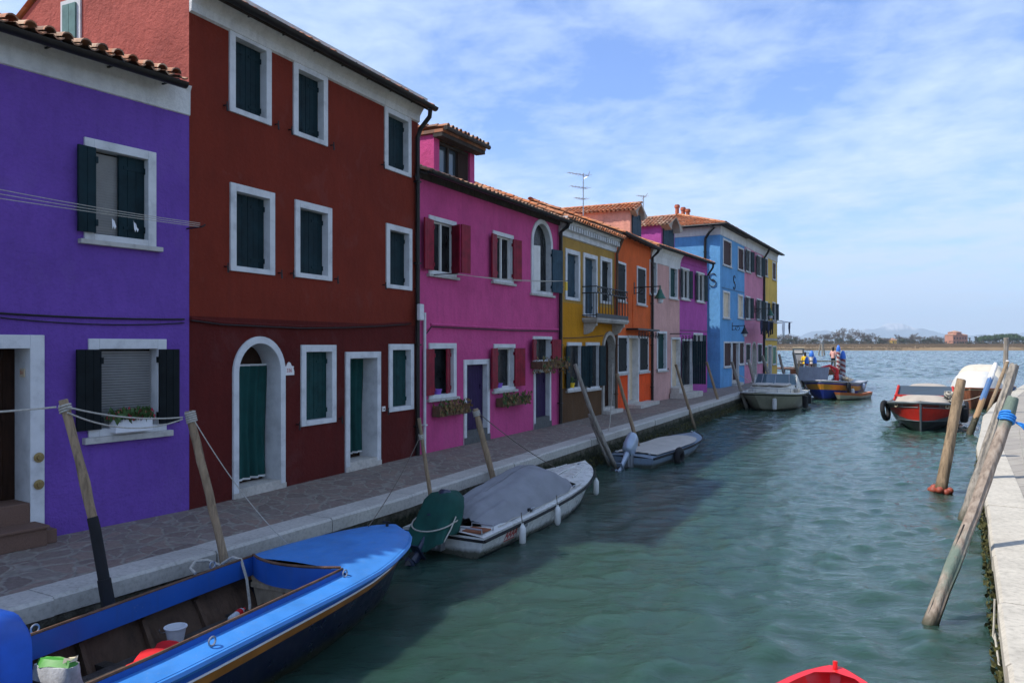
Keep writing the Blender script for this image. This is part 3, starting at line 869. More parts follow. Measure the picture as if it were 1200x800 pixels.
def cornice(h, prof, mat='plaster_white', u0=None, u1=None):
    mb = MB(); mb.extrude(prof, -.003 if u0 is None else u0, h.W+.003 if u1 is None else u1); return mb.build('cornice', mat, h.o)
def cable(h, pts, r=.014, mat='gutter_black', name='cable'):
    mb = MB(); mb.tube(pts, r, 6); return mb.build(name, mat, h.o, True)
def sag(a, b, d, n=14):
    return [tuple(lerp(a[k], b[k], i/n) - (d*4*(i/n)*(1-i/n) if k == 2 else 0) for k in range(3)) for i in range(n+1)]
def text_mesh(txt, size, name, mat, parent, loc, rot, depth=.002):
    cu = bpy.data.curves.new(name, 'FONT'); cu.body = txt; cu.size = size; cu.extrude = depth; cu.align_x = 'CENTER'; cu.align_y = 'CENTER'
    tmp = bpy.data.objects.new(name + '_text', cu); COL.objects.link(tmp)
    dg = bpy.context.evaluated_depsgraph_get(); me = bpy.data.meshes.new_from_object(tmp.evaluated_get(dg))
    bpy.data.objects.remove(tmp); me.materials.clear(); me.materials.append(M[mat])
    o = bpy.data.objects.new(name, me); COL.objects.link(o); o.parent = parent; o.location = loc; o.rotation_euler = rot
    return o

# ------------------------------------------------------------- purple house
h = House('purple_house', 'low deep purple rendered house beside the tall dark red house', FA[0], FA[1], 5.95, 6.0, [(99, 'plaster_purple')]); h.near = True
h.pitch = .30; h.ridge = 3.0
cornice(h, [(-.001, 5.52), (-.022, 5.53), (-.026, 5.86), (-.06, 5.93), (-.001, 5.93)])
ez = roof(h, .28, 'tile_old', seed=3, u1=h.W-.30); gutter(h, ez-.115, .26, None, h.W-.26)
win(h, 98, 182, 170, 285, fw=.115, fill='blind', mat='shutter_dark', L=(178, .62), Rr=(0, .98), label='upper window with one shutter folded back')
win(h, 103, 194, 397, 508, fw=.13, fill='blind', mat='shutter_black', L=(176, .80), Rr=(176, .72), sill=.08, label='ground floor window with both black shutters open')
o, g = win(h, -46, 51, 392, 640, fw=.16, fill='leaf', leafmat='door_brown', door=True, zb=0, rev=.42, step=.46, stepmat='granite_brown', frame='stone_frame')
mb = MB(); mb.box(g[0]+.10, g[5]+.03, -.36, -.034, 0, .20); mb.box(g[0]+.08, g[5]+.05, -.39, -.034, .201, .235); mb.build('doorstep', 'granite_brown', o, False, .008)
mb = MB(); mb.tube([(g[5]-.28, .34, 1.45), (g[5]-.28, .30, 1.47), (g[5]-.27, .29, 1.53), (g[5]-.28, .30, 1.62), (g[5]-.28, .34, 1.64)], .012, 8); mb.build('door_handle', 'brass', o, True)
for z in (.66, .98):
    mb = MB(); mb.lathe([(.0, 0), (.055, 0), (.06, .012), (.03, .016), (.025, .03), (0, .03)], 14)
    r = mb.build('wall_rosette', 'brass', o, True); r.location = (g[1]-.07, -.031, z); r.rotation_euler = (R(90), 0, 0)
mb = MB(); mb.box(-.055, .055, -.012, 0, -.05, .05); pl = mb.build('number_tile', 'paper_cream', o); pl.location = (g[5]-.004, .14, 1.98); pl.rotation_euler = (0, 0, R(-90))
text_mesh('311', .06, 'house_number', 'sign_red', pl, (0, -.013, 0), (R(90), 0, 0))
u, z = h.at(215, 374); ua, za = h.at(0, 367)
cable(h, [(0.3, -.02, za+.02), (ua, -.02, za)] + sag((ua, -.02, za), (u, -.02, z), .02)[1:], .013)
cable(h, sag((ua, -.018, za-.05), (u, -.018, z-.05), .05), .008)
h.wall(); purple = h

# ------------------------------------------------------------- dark red house
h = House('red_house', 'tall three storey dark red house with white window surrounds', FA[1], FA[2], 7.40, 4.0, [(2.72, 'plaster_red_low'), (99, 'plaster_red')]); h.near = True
h.pitch = .62; h.ridge = 2.0
cornice(h, [(-.001, 6.98), (-.045, 7.0), (-.05, 7.12), (-.10, 7.20), (-.22, 7.36), (-.24, 7.46), (-.001, 7.46)], 'plaster_white')
h.pitch = .62
ez = roof(h, .34, 'tile_orange', seed=5); gutter(h, ez-.02, .34)
for a in ((268,317,43,139,'top floor window nearest the purple house'), (343,383,80,165,'middle window of the top floor'), (450,481,131,203,'top floor window nearest the black downpipe'),
          (269,321,220,320,'middle floor window nearest the purple house'), (345,388,239,327,'middle window of the middle floor'), (452,482,265,339,'middle floor window nearest the black downpipe')):
    win(h, *a[:4], fw=.115, sill=0, mat='shutter_dark' if a[2] > 200 else 'shutter_dark', stops=True, label=a[4], rev=.2)
win(h, 352, 393, 404, 497, fw=.12, sill=0, mat='shutter_green', stops=True, label='ground floor window between the two curtained doors', rev=.2)
win(h, 455, 484, 403, 481, fw=.12, sill=0, mat='shutter_green', stops=True, label='ground floor window nearest the black downpipe', rev=.2)
o, g = win(h, 272, 333, 394, 580, fw=.11, arch=True, door=True, zb=0, rev=.40, fill='panel', leafmat='door_brown', step=.14, label='arched doorway with a green curtain', proud=.035,
           curtain=(-.0, 1.0, 1.98, .22))
o, g = win(h, 404, 445, 412, 550, fw=.12, door=True, zb=0, rev=.44, fill='panel', leafmat='door_brown', step=.16, label='square doorway with a green curtain', proud=.035,
           curtain=(-.0, 1.0, 2.05, .28))
u, z = h.at(338, 433)
mb = MB(); pts = [(-.12,-.09),(.12,-.09),(.12,-.03),(.10,.03),(.12,.05),(.06,.06),(.03,.11),(0,.125),(-.03,.11),(-.06,.06),(-.12,.05),(-.10,.03),(-.12,-.03)]
mb.loft([[(x, y, zz) for x, zz in pts] for y in (-.016, -.001)]); pl = mb.build('number_plaque', 'sign_white', h.o); pl.location = (u, -.002, z)
text_mesh('336', .085, 'house_number', 'sign_red', pl, (0, -.017, -.015), (R(90), 0, 0))
u, z = h.at(449, 479); mb = MB(); mb.box(u-.05, u+.05, -.02, -.001, z-.045, z+.05); b = mb.build('doorbell', 'sign_white', h.o)
mb = MB(); mb.lathe([(0,0),(.016,0),(.016,.008),(0,.008)], 10); k = mb.build('bell_button', 'iron_black', b); k.location = (u, -.021, z); k.rotation_euler = (R(90),0,0)
pts = []
for px, py in ((222,373),(260,378),(320,381),(352,382.5),(400,382),(440,380.5),(480,378)):
    u, z = h.at(px, py); pts.append((u, -.025, z))
cable(h, pts, .026, 'plaster_red_low'); cable(h, [(p[0], p[1]-.02, p[2]-.03) for p in pts], .010, 'gutter_black')
uw = h.W
downpipe(h, [(uw-.14, -.39, ez-.05), (uw-.12, -.36, ez-.20), (uw-.12, -.14, ez-.42), (uw-.12, -.07, ez-.6), (uw-.12, -.07, .02)], .048)
u, z = h.at(485, 366); mb = MB(); mb.box(u-.10, u+.06, -.22, -.13, z-.17, z+.17); mb.build('junction_box', 'pipe_white', h.o, False, .02)
# the gable side window, green shutters closed
def side_yz(px, py):
    A = h.p0; B = (A[0]+h.n[0], A[1]+h.n[1]); p = on_line(px, A, B)
    return ((p[0]-A[0])*h.n[0]+(p[1]-A[1])*h.n[1], EYE + (PY0-py)*p[1]/F)
y0, z0 = side_yz(92, 46); y1, z1 = side_yz(77, 10)
mb = MB(); mb.box(-.03, -.001, y0-.08, y1+.08, z0-.4, z1+.10); o = mb.build('window', 'stone_frame', h.o); o['label'] = 'small gable window with grey green shutters'
mb = MB(); mb.box(-.06, -.031, y0+.0, (y0+y1)/2-.004, z0-.35, z1+.02); mb.box(-.06, -.031, (y0+y1)/2+.004, y1, z0-.35, z1+.02); mb.build('shutter', 'shutter_sage', o)
h.wall(); red = h
# paler brick red layer over the gable side
mb = MB(); mb.poly([(-.004,4,5.0),(-.004,0.0,5.0),(-.004,0.0,7.38),(-.004,2,8.60),(-.004,4,7.38)]); mb.build('gable_render', 'plaster_brick_red', h.o)

# ------------------------------------------------------------- magenta house
h = House('magenta_house', 'bright magenta house with crimson shutters and a dormer on its tiled roof', FA[2], FA[3], 5.98, 6.4, [(99, 'plaster_magenta')]); h.near = True
h.pitch = .36
ez = roof(h, .30, 'tile_old', seed=7); gutter(h, ez-.03, .30)
mb = MB(); mb.box(.0, h.W, -.05, -.001, 5.83, 5.97); mb.build('cornice', 'timber_dark', h.o)
S = 'shutter_crimson'
win(h, 502, 534, 256, 323, fw=.10, rev=.12, fill='glass', mat=S, L=(172, .95), Rr=(60, .8, S, 176, .75), label='upper window nearest the red house')
win(h, 577, 601, 273, 331, fw=.10, rev=.13, fill='glass', mat=S, L=(172, .7), Rr=(172, .85), label='middle upper window')
win(h, 622, 647, 257, 345, fw=.13, arch=True, fill='dark', mat='shutter_black', frame='stone_frame', L=(24, .62, 'casement_white'), Rr=(170, .95, 'shutter_slate'), lh=.66, label='arched upper window with one pale and one slate leaf', mull=False)
win(h, 502, 534, 402, 466, fw=.12, fill='dark', mat=S, L=(176, .8), Rr=(20, .75), label='lower window nearest the red house')
win(h, 578, 603, 403, 457, fw=.10, fill='glass', mat=S, L=(172, .80), Rr=(172, .98), label='lower window between the two plum doors', mull=False)
win(h, 624, 646, 394, 424, fw=.08, fill='dark', mat=S, L=(165, .75), Rr=(172, .9), sill=0, label='small window over the far plum door')
o, g1 = win(h, 543, 573, 421, 518, fw=.12, door=True, zb=0, rev=.18, fill='leaf', leafmat='door_plum', step=.30, stepmat='stone_dark', flush=True, label='plum plank door nearest the red house')
o, g2 = win(h, 625, 645, 432, 500, fw=.10, door=True, zb=0, rev=.18, fill='leaf', leafmat='door_plum', step=.30, stepmat='stone_dark', flush=True, label='plum plank door nearest the mustard house')
pts = []
for px, py in ((497,388),(503,380),(560,383),(600,385),(653,386)):
    u, z = h.at(px, py); pts.append((u, -.03, z))
cable(h, pts[1:], .035, 'plaster_magenta'); cable(h, [(p[0], p[1]-.03, p[2]-.05) for p in pts], .012, 'gutter_black')
u, z = h.at(500, 377); mb = MB(); mb.box(u-.10, u+.10, -.03, -.001, z-.16, z+.16); mb.build('junction_box', 'plaster_magenta', h.o)
downpipe(h, [(.16, -.06, 3.0), (.16, -.06, .02)], .035, 'pipe_white', 'pipe')
downpipe(h, [(h.W-.06, -.34, ez-.05), (h.W-.06, -.30, ez-.15), (h.W-.06, -.09, ez-.3), (h.W-.06, -.08, .02)], .055)
# dormer with a lean-to roof and wide dark window
OFF = 1.25
ua = h.at(508.5, 190, OFF)[0]; ub = h.at(556, 190, OFF)[0]; zt = h.at(528, 166, OFF)[1]; zr = h.top + h.pitch*OFF
mb = MB(); pw = .24; bk = 3.0
mb.box(ua, ua+pw, OFF, OFF+.25, zr-.15, zt); mb.box(ub-pw, ub, OFF, OFF+.25, zr-.15, zt)
mb.box(ua+pw, ub-pw, OFF+.10, OFF+.25, zr-.15, zr+.12)
mb.loft([[(u, OFF+.25, zr-.2),(u, OFF+.25, zt),(u, OFF+bk, zt+.25),(u, OFF+bk, zr+.6)] for u in (ua+.001, ua+.2)])
mb.loft([[(u, OFF+.25, zr-.2),(u, OFF+.25, zt),(u, OFF+bk, zt+.25),(u, OFF+bk, zr+.6)] for u in (ub-.2, ub-.001)])
dm = mb.build('dormer', 'plaster_magenta', h.o)
mb = MB(); kk = 1/math.sqrt(1+.01)
tiles(mb, (ua-.06, OFF-.36, zt+.14), (1,0,0), (0,kk,.1*kk), (0,-.1*kk,kk), ub-ua+.16, bk+.36, seed=12)
mb.box(ua-.06, ub+.10, OFF-.30, OFF+bk, zt+.02, zt+.10)
mb.build('dormer_roof', 'tile_old', dm, True, 0, 50)
mb = MB(); mb.box(ua-.05, ub+.09, OFF-.28, OFF-.01, zt-.08, zt+.018); mb.tube([(ua-.08, OFF-.39, zt+.10), (ub+.12, OFF-.39, zt+.10)], .06, 8); mb.build('eaves_beam', 'timber_dark', dm)
mb = MB(); mb.box(ua+pw, ub-pw, OFF+.12, OFF+.14, zr+.12, zt-.08); gl = mb.build('dormer_window', 'glass_sky', dm)
mb = MB()
for k in range(4):
    u = lerp(ua+pw, ub-pw-.07, k/3); mb.box(u, u+.07, OFF+.06, OFF+.118, zr+.12, zt-.08)
mb.box(ua+pw, ub-pw, OFF+.05, OFF+.119, zr+.121, zr+.20); mb.box(ua+pw, ub-pw, OFF+.05, OFF+.119, zt-.16, zt-.081)
mb.build('window_frame', 'timber_dark', dm)
mb = MB(); mb.box(ub-pw-.55, ub-pw-.08, OFF+.04, OFF+.058, zr+.21, zt-.17); mb.build('shutter', 'door_brown', dm)
h.wall(); magenta = h

# ------------------------------------------------------------- mustard house
zsplit = 3.55
h = House('mustard_house', 'narrow mustard yellow house with an iron balcony and brown painted foot', FA[3], FA[4], 6.12, 6.4, [(1.02, 'plaster_umber'), (3.60, 'plaster_mustard'), (99, 'plaster_mustard_worn')]); h.near = False
h.pitch = .40
cornice(h, [(-.001,5.55),(-.06,5.57),(-.06,5.72),(-.10,5.76),(-.10,5.84),(-.24,5.93),(-.30,6.10),(-.001,6.10)], 'stone_frame', -.02, h.W+.04)
mb = MB(); u = .05
while u < h.W-.05: mb.box(u, u+.09, -.22, -.101, 5.74, 5.89); u += .20
mb.build('dentil_band', 'stone_frame', h.o)
ez = roof(h, .36, 'tile_orange', seed=8)
win(h, 662, 679, 293, 352, fw=.13, sill=0, fill='shut', mat='shutter_slate', label='upper window beside the balcony', rev=.20)
o, gb = win(h, 683, 699.5, 298, 371, fw=.13, fill='shut', mat='shutter_slate', label='balcony door', rev=.22, sill=0)
win(h, 703, 716.5, 302, 356, fw=.13, sill=0, fill='shut', mat='shutter_black', label='upper window behind the balcony rail', rev=.20)
win(h, 664, 681, 401, 456.5, fw=.10, fill='dark', rev=.10, mat='shutter_dark', L=(172, .75), Rr=(150, .9), label='lower window nearest the magenta house', frame='stone_frame', mull=False)
win(h, 686, 702, 401, 455.5, fw=.10, fill='dark', rev=.10, mat='shutter_dark', L=(150, .75), Rr=(172, .8), label='lower window nearest the arched door', mull=False)
win(h, 705, 721, 388, 484, fw=.13, arch=True, door=True, zb=0, rev=.26, fill='leaf', leafmat='door_brown', step=.2, frame='stone_old', proud=.06, label='arched stone doorway')
# balcony: slab on stone brackets, iron rail with scrolls
u0 = h.at(683, 375)[0]-.08; u1 = h.W+.02; zs = 3.18; dp = .52
mb = MB(); mb.box(u0, u1, -dp, -.002, zs-.09, zs); mb.box(u0+.03, u1-.03, -dp+.03, -.002, zs-.14, zs-.091)
bal = mb.build('balcony', 'stone_old', h.o, False, .01)
for u in (u0+.15, u1-.30):
    prof = [(-.001, zs-.142), (-dp+.10, zs-.142), (-dp+.10, zs-.24), (-.34, zs-.28), (-.26, zs-.42), (-.12, zs-.50), (-.001, zs-.52)]
    mb = MB(); mb.extrude(prof, u, u+.14); mb.build('bracket', 'stone_old', bal)
mb = MB(); zr_ = zs+.98
def bar(p, q, r=.012): mb.tube([p, q], r, 6)
for z in (zs+.08, zr_-.20, zr_):
    bar((u0+.03, -dp+.04, z), (u1-.03, -dp+.04, z), .018); bar((u0+.03, -dp+.04, z), (u0+.03, 0, z), .018); bar((u1-.03, -dp+.04, z), (u1-.03, 0, z), .018)
n = 11
for i in range(n+1):
    u = lerp(u0+.03, u1-.03, i/n); bar((u, -dp+.04, zs), (u, -dp+.04, zr_-.20), .011)
    if i < n:
        c = lerp(u0+.03, u1-.03, (i+.5)/n); rr = .085
        mb.tube([(c+rr*math.cos(a), -dp+.04, zr_-.10+rr*math.sin(a)) for a in [k*math.pi/6 for k in range(13)]], .012, 5, False)
for i in range(4):
    y = lerp(-dp+.04, -.05, i/4)
    for u in (u0+.03, u1-.03): bar((u, y, zs), (u, y, zr_-.2), .011)
mb.box(u0+.02, u1-.02, -dp+.025, -dp+.055, zs+.005, zs+.14)
mb.build('railing', 'iron_black', bal)
u, z = h.at(660, 396); u2, z2 = h.at(706, 393)
cable(h, sag((u, -.02, z), (u2, -.02, z2), .02), .016, 'timber_brown')
downpipe(h, [(h.W-.05, -.30, 5.98), (h.W-.05, -.10, 5.5), (h.W-.05, -.08, 2.0), (h.W-.05, -.08, .02)], .05, 'timber_brown')
h.wall(); mustard = h

# ------------------------------------------------------------- orange house
h = House('orange_house', 'narrow orange house between the mustard house and the pale pink house', FA[4], FA[5], 6.32, 6.4, [(1.25, 'plaster_orange_low'), (99, 'plaster_orange')]); h.near = False
h.pitch = .40
ez = roof(h, .32, 'tile_orange', seed=9); gutter(h, ez-.02, .32)
win(h, 722.6, 733, 307, 353, fw=.08, fill='shut', mat='shutter_black', rev=.10, frame='frame_white', label='upper window nearest the mustard house')
win(h, 746, 756.5, 313, 357, fw=.08, fill='shut', mat='shutter_black', rev=.10, frame='frame_white', label='upper window behind the lamp bracket')
win(h, 723, 735, 393, 437, fw=.08, fill='shut', mat='shutter_black', rev=.10, frame='frame_white', sill=.08, label='lower window nearest the mustard house')
win(h, 748.5, 759.5, 394, 435, fw=.08, fill='shut', mat='shutter_black', rev=.10, frame='frame_white', sill=.08, label='lower window nearest the pale pink house')
win(h, 735.5, 748, 393, 473, fw=.10, door=True, zb=0, rev=.26, fill='panel', leafmat='door_beige', step=.24, label='doorway with stone steps')
u0 = h.at(735, 460)[0]; u1 = h.at(757, 460)[0]
mb = MB(); mb.box(u0-.1, u1, -.55, -.04, 0, .13); mb.build('doorstep', 'stone_step', h.o, False, .01)
# scrolled iron brackets
def scroll(mb, u0, u1, y, z, r=.012):
    mb.box(u0, u1, y-.015, y+.015, z-.02, z+.02)
    w = (u1-u0); n = max(2, int(round(abs(w)/.42)))
    for i in range(n):
        c = u0 + w*(i+.5)/n; rr = min(.15, abs(w)/n*.42)
        mb.tube([(c+rr*(1-.035*k)*math.cos(.5*k+3.4), y, z-.03-rr*.95+rr*(1-.035*k)*math.sin(.5*k+3.4)) for k in range(20)], r, 5)
u0, z = h.at(733.5, 386); u1 = h.at(760, 386)[0]
mb = MB(); scroll(mb, u0, u1, -.45, z); mb.box(u0, u0+.03, -.45, 0, z-.02, z+.02); mb.box(u1-.03, u1, -.45, 0, z-.02, z+.02); mb.box(u0, u1, -.45, -.02, z+.021, z+.05)
mb.build('door_canopy', 'iron_black', h.o)
u, z = h.at(738, 386); cable(h, [(h.at(741, 345)[0], -.02, h.at(741, 345)[1]), (h.at(741, 345)[0], -.02, z)], .012, 'plaster_orange')
downpipe(h, [(h.W-.08, -.36, ez-.04), (h.W-.08, -.30, ez-.15), (h.W-.08, -.09, ez-.35), (h.W-.08, -.08, .02)], .055)
# gabled dormer, long tiled roof running back
def gable_dormer(h, OFF, pxa, pxb, pyt, pkx, pky, back, wallmat, tilem, winmat, seed, ovf=.28):
    ua = h.at(pxa, pyt, OFF)[0]; ub = h.at(pxb, pyt, OFF)[0]; zt = h.at(pxa, pyt, OFF)[1]
    um = (ua+ub)/2; hw = (ub-ua)/2; zr = h.top + h.pitch*OFF
    zp = h.at(pkx, pky, OFF-ovf)[1]; rise = max(.25, zp-zt-.1); p = rise/(hw+.15)
    mb = MB()
    f = [(ua, zr-.3), (ub, zr-.3), (ub, zt), (um, zt+hw*p), (ua, zt)]
    mb.loft([[(u, y, z) for u, z in f] for y in (OFF, OFF+back)][::-1])
    dm = mb.build('dormer', wallmat, h.o)
    mb = MB(); k = 1/math.sqrt(1+p*p); L = back+ovf; T = (hw+.15)/k
    ze = zt - .15*p + .04
    tiles(mb, (ua-.15, OFF-ovf+L, ze), (0,-1,0), (k,0,p*k), (-p*k,0,k), L, T, seed=seed)
    tiles(mb, (ub+.15, OFF-ovf, ze), (0,1,0), (-k,0,p*k), (p*k,0,k), L, T, seed=seed+1)
    ridge_tiles(mb, (um, OFF-ovf, zt+hw*p+.08), (um, OFF+back, zt+hw*p+.08))
    mb.build('dormer_roof', tilem, dm, True, 0, 50)
    # plaster fascia below the verge with an arched cut
    mb = MB(); n = 10; r = hw*.62; outer = []; inner = []
    for i in range(n+1):
        a = math.pi - math.pi*i/n; inner.append((um+r*math.cos(a), zt-.25+r*1.05*math.sin(a)))
        x = lerp(ua-.12, ub+.12, i/n); outer.append((x, ze + (hw+.12-abs(x-um))*p - .02))
    rings = [[(o_[0], OFF-ovf+.02, o_[1]), (i_[0], OFF-ovf+.02, min(i_[1], o_[1]-.06)), (i_[0], OFF-.002, min(i_[1], o_[1]-.06)), (o_[0], OFF-.002, o_[1])] for o_, i_ in zip(outer, inner)]
    mb.loft(rings); mb.build('gable_fascia', 'plaster_grey', dm)
    w0, w1 = ua+hw*.22, ub-hw*.22
    mb = MB(); mb.box(w0, w1, OFF-.02, OFF-.004, zr-.05, zt-.02); wd = mb.build('dormer_window', 'timber_dark', dm)
    for a, b in ((w0+.02, (w0+w1)/2-.01), ((w0+w1)/2+.01, w1-.02)):
        mb = MB(); m_ = Matrix.Translation((a, OFF-.045, zr-.02)); board_leaf(mb, b-a, zt-zr-.04, m_, n=3); mb.build('shutter', winmat, dm)
    return dm
gable_dormer(h, 1.6, 738.5, 751.5, 246, 748, 233, 5.2, 'plaster_salmon', 'tile_orange', 'shutter_slate', 31)
h.wall(); orange = h

# ------------------------------------------------------------- pale pink and violet houses
h = House('pink_house', 'pale pink house with a white coved cornice beside the orange house', FA[5], FA[6], 6.45, 6.4, [(99, 'plaster_pink')]); h.near = False
h.pitch = .38
cornice(h, [(-.001,5.72),(-.03,5.74),(-.04,6.0),(-.10,6.2),(-.22,6.36),(-.24,6.45),(-.001,6.45)])
ez = roof(h, .30, 'tile_orange', seed=10); gutter(h, ez-.02, .30)
win(h, 760.5, 769.5, 305, 345, fw=.09, sill=.05, fill='shut', mat='shutter_green', label='upper window beside the orange house', rev=.18)
win(h, 784, 793.5, 312, 350, fw=.10, sill=.05, fill='shut', mat='shutter_green', label='upper window beside the violet house', rev=.18)
win(h, 769.5, 781, 388, 434, fw=.10, sill=.06, fill='shut', mat='shutter_green', stops=True, label='lower window', rev=.20)
win(h, 786, 797, 395, 458, fw=.10, door=True, zb=.0, rev=.22, fill='leaf', leafmat='door_beige', step=.5, label='beige door above two stone steps')
u0 = h.at(784, 460)[0]; u1 = h.W
mb = MB(); mb.box(u0, u1+1.1, -.75, -.04, 0, .24); mb.box(u0+.12, u1+.6, -.42, -.042, .241, .47); mb.build('doorstep', 'stone_step', h.o, False, .01)
u0, z = h.at(785, 391); u1 = h.at(796.4, 391)[0]
mb = MB(); scroll(mb, u0, u1, -.5, z); mb.box(u0, u0+.03, -.5, 0, z-.02, z+.02); mb.build('door_canopy', 'iron_black', h.o)
gable_dormer(h, 2.0, 774.5, 790.5, 263, 794, 251, 4.6, 'plaster_violet', 'tile_old', 'shutter_slate', 41, .45)
h.wall(); pink = h

h = House('violet_house', 'small violet house at the corner of the alley before the blue house', FA[6], FA[7], 6.45, 6.4, [(99, 'plaster_violet')]); h.near = False
h.pitch = .38
ez = roof(h, .30, 'tile_orange', seed=11); gutter(h, ez-.02, .30)
mb = MB(); mb.box(0, h.W, -.03, -.001, 6.08, 6.13); mb.build('cornice', 'plaster_violet', h.o)
win(h, 797.5, 807.5, 314, 351, fw=.09, sill=.05, fill='glass', mat='shutter_dark', L=(168, .6), Rr=(172, .6), rev=.11, label='upper window beside the pink house')
win(h, 815.5, 825, 319, 354, fw=.09, sill=.05, fill='glass', mat='shutter_dark', L=(168, .6), Rr=(172, .6), rev=.11, label='upper window at the alley corner')
win(h, 799, 811, 397, 449, fw=.09, door=True, zb=.0, rev=.14, fill='panel', leafmat='glass_dark', mat='shutter_dark', step=.5, L=(168, .6), Rr=(100, .9), label='doorway with dark folding leaves')
win(h, 812.5, 823, 390, 427, fw=.09, sill=.06, fill='glass', mat='shutter_dark', L=(168, .6), Rr=(172, .6), rev=.11, label='lower window with a flower pot')
pts = [h.at(x, y) for x, y in ((797, 387), (810, 387), (828, 388.5))]
cable(h, [(a, -.02, b) for a, b in pts], .014)
downpipe(h, [(h.W-.1, -.34, ez-.04), (h.W-.02, -.30, ez-.2), (h.W+.22, .02, ez-.55)], .05, 'gutter_black')
h.wall(); violet = h

# ------------------------------------------------------------- the blue, rose and ochre row past the alley
HB = 8.95
h = House('blue_house', 'sky blue corner house with a white eaves band and two S shaped wall irons', FC[0], FC[1], HB, 7.0, [(99, 'plaster_blue')]); h.near = False
h.pitch = .34; h.gable = False; h.ridge = 3.5
cv2 = [(-.001, HB-.62), (-.03, HB-.60), (-.04, HB-.2), (-.14, HB), (-.001, HB)]
cornice(h, cv2, 'plaster_white', -.04, None)
mb = MB(); mb.loft([[(y, v_, z) for y, z in cv2] for v_ in (-.0, 7.0)]); mb.build('side_cornice', 'plaster_white', h.o)
ez = roof(h, .40, 'tile_orange', hip=1, seed=14, u0=-.40)
gutter(h, ez-.02, .40, u0=-.42)
mb = MB(); mb.tube([(-.45, -.45, ez-.02), (-.45, 7.3, ez-.02)], .06, 8); mb.build('side_gutter', 'gutter_black', h.o)
win(h, 847, 857, 281, 312, fw=.10, fill='shut', rev=.12, mat='shutter_brown', label='top window at the corner', sill=.05)
win(h, 864.5, 871.5, 290, 317, fw=.10, fill='shut', rev=.12, mat='shutter_brown', label='top window beside the rose house', sill=.05)
win(h, 847, 855, 341, 373, fw=.10, fill='panel', rev=.12, leafmat='door_beige', label='middle window at the corner', sill=.05)
win(h, 864.5, 870.5, 345, 373, fw=.10, fill='panel', rev=.12, leafmat='door_beige', label='middle window beside the rose house', sill=.05)
win(h, 848, 857, 400, 430, fw=.09, fill='shut', rev=.12, mat='shutter_brown', label='lower window at the corner', sill=.05)
win(h, 866, 872, 400, 427, fw=.09, fill='shut', rev=.12, mat='shutter_brown', label='lower window beside the rose house', sill=.05)
win(h, 857.5, 865.5, 400, 449, fw=.09, door=True, zb=0, rev=.2, fill='leaf', leafmat='shutter_brown', step=.3, label='brown front door')
def s_iron(h, place, hgt):
    mb = MB(); pts = []
    for k in range(25):
        q = k/24; r = hgt/4
        if q < .5: a = R(20 + 250*q*2); pts.append((-r*math.cos(a), 0, r + r*math.sin(a)))
        else: a = R(90 - 250*(q*2-1)); pts.append((-r*math.cos(a), 0, -r + r*math.sin(a)))
    mb.tube([(-p[0], -.03, p[2]) for p in pts] , .022, 6); mb.box(-.05,.05,-.05,0,-.05,.05)
    o = mb.build('wall_iron', 'iron_black', h.o, True); return o
o = s_iron(h, None, .80); u, z = h.at(860, 331); o.location = (u, -.002, z)
o = s_iron(h, None, .72); o.location = (-.002, .40, EYE + (PY0-328)*41.9/F); o.rotation_euler = (0, 0, R(-90))
downpipe(h, [(-.45, .5, ez-.05), (-.42, .2, ez-.2), (-.30, .5, ez-.40), (-.10, .78, ez-.70), (-.08, .80, ez-1.0), (-.08, .80, .02)], .07)
u, z = h.at(847, 340)
pts = [h.at(x, y) for x, y in ((846, 337), (872, 343))]
cable(h, [(a, -.02, b) for a, b in pts], .012)
# three round brick chimney pots
for px, py, Y, hh in ((793.5, 240, 47.5, 1.1), (800.5, 243, 47.2, .9), (806, 245, 47, .8)):
    X, Yy, Z = wp(px, py, Y); lx, ly = h.loc(X, Yy)
    mb = MB(); mb.lathe([(.12,-1.6),(.12,-.20),(.17,-.18),(.17,-.04),(.13,-.03),(.13,.0),(0,.02)], 12); c = mb.build('chimney', 'brick_chimney', h.o, True, 0, 30); c.location = (lx, ly, Z)
h.wall(); blue = h

h = House('rose_house', 'dusty rose house between the blue corner house and the ochre house', FC[1], FC[2], HB, 7.0, [(99, 'plaster_rose')]); h.near = False
h.pitch = .34; cornice(h, cv2, 'plaster_white'); ez = roof(h, .40, 'tile_old', seed=15, u0=0, u1=h.W); gutter(h, ez-.02, .40, 0, h.W)
win(h, 873.5, 879.5, 292, 319, fw=.09, fill='dark', rev=.10, mat='shutter_dark', L=(168, .8), Rr=(168, .8), label='top window beside the blue house', sill=.05)
win(h, 886.5, 892, 299, 324, fw=.09, fill='dark', rev=.10, mat='shutter_dark', L=(168, .8), Rr=(168, .8), label='top window beside the ochre house', sill=.05)
win(h, 873.5, 879, 347, 374, fw=.09, fill='dark', rev=.10, mat='shutter_dark', L=(168, .8), Rr=(168, .8), label='middle window beside the blue house', sill=.05)
win(h, 886.5, 892, 350, 375, fw=.09, fill='dark', rev=.10, mat='shutter_dark', L=(168, .8), Rr=(168, .8), label='middle window beside the ochre house', sill=.05)
win(h, 873.5, 879.5, 402, 426, fw=.09, fill='shut', rev=.12, mat='shutter_black', label='lower window beside the blue house', sill=.05)
win(h, 887.5, 893, 402, 425, fw=.09, fill='shut', rev=.12, mat='shutter_black', label='lower window beside the ochre house', sill=.05)
win(h, 880.5, 886.5, 400, 449, fw=.10, arch=True, door=True, zb=0, rev=.25, fill='leaf', leafmat='stone_old', step=.1, frame='stone_sill', label='arched stone doorway')
downpipe(h, [(h.W-.1, -.44, ez-.05), (h.W-.1, -.3, ez-.35), (h.W-.1, -.09, ez-.7), (h.W-.1, -.08, .02)], .07)
h.wall(); rose = h

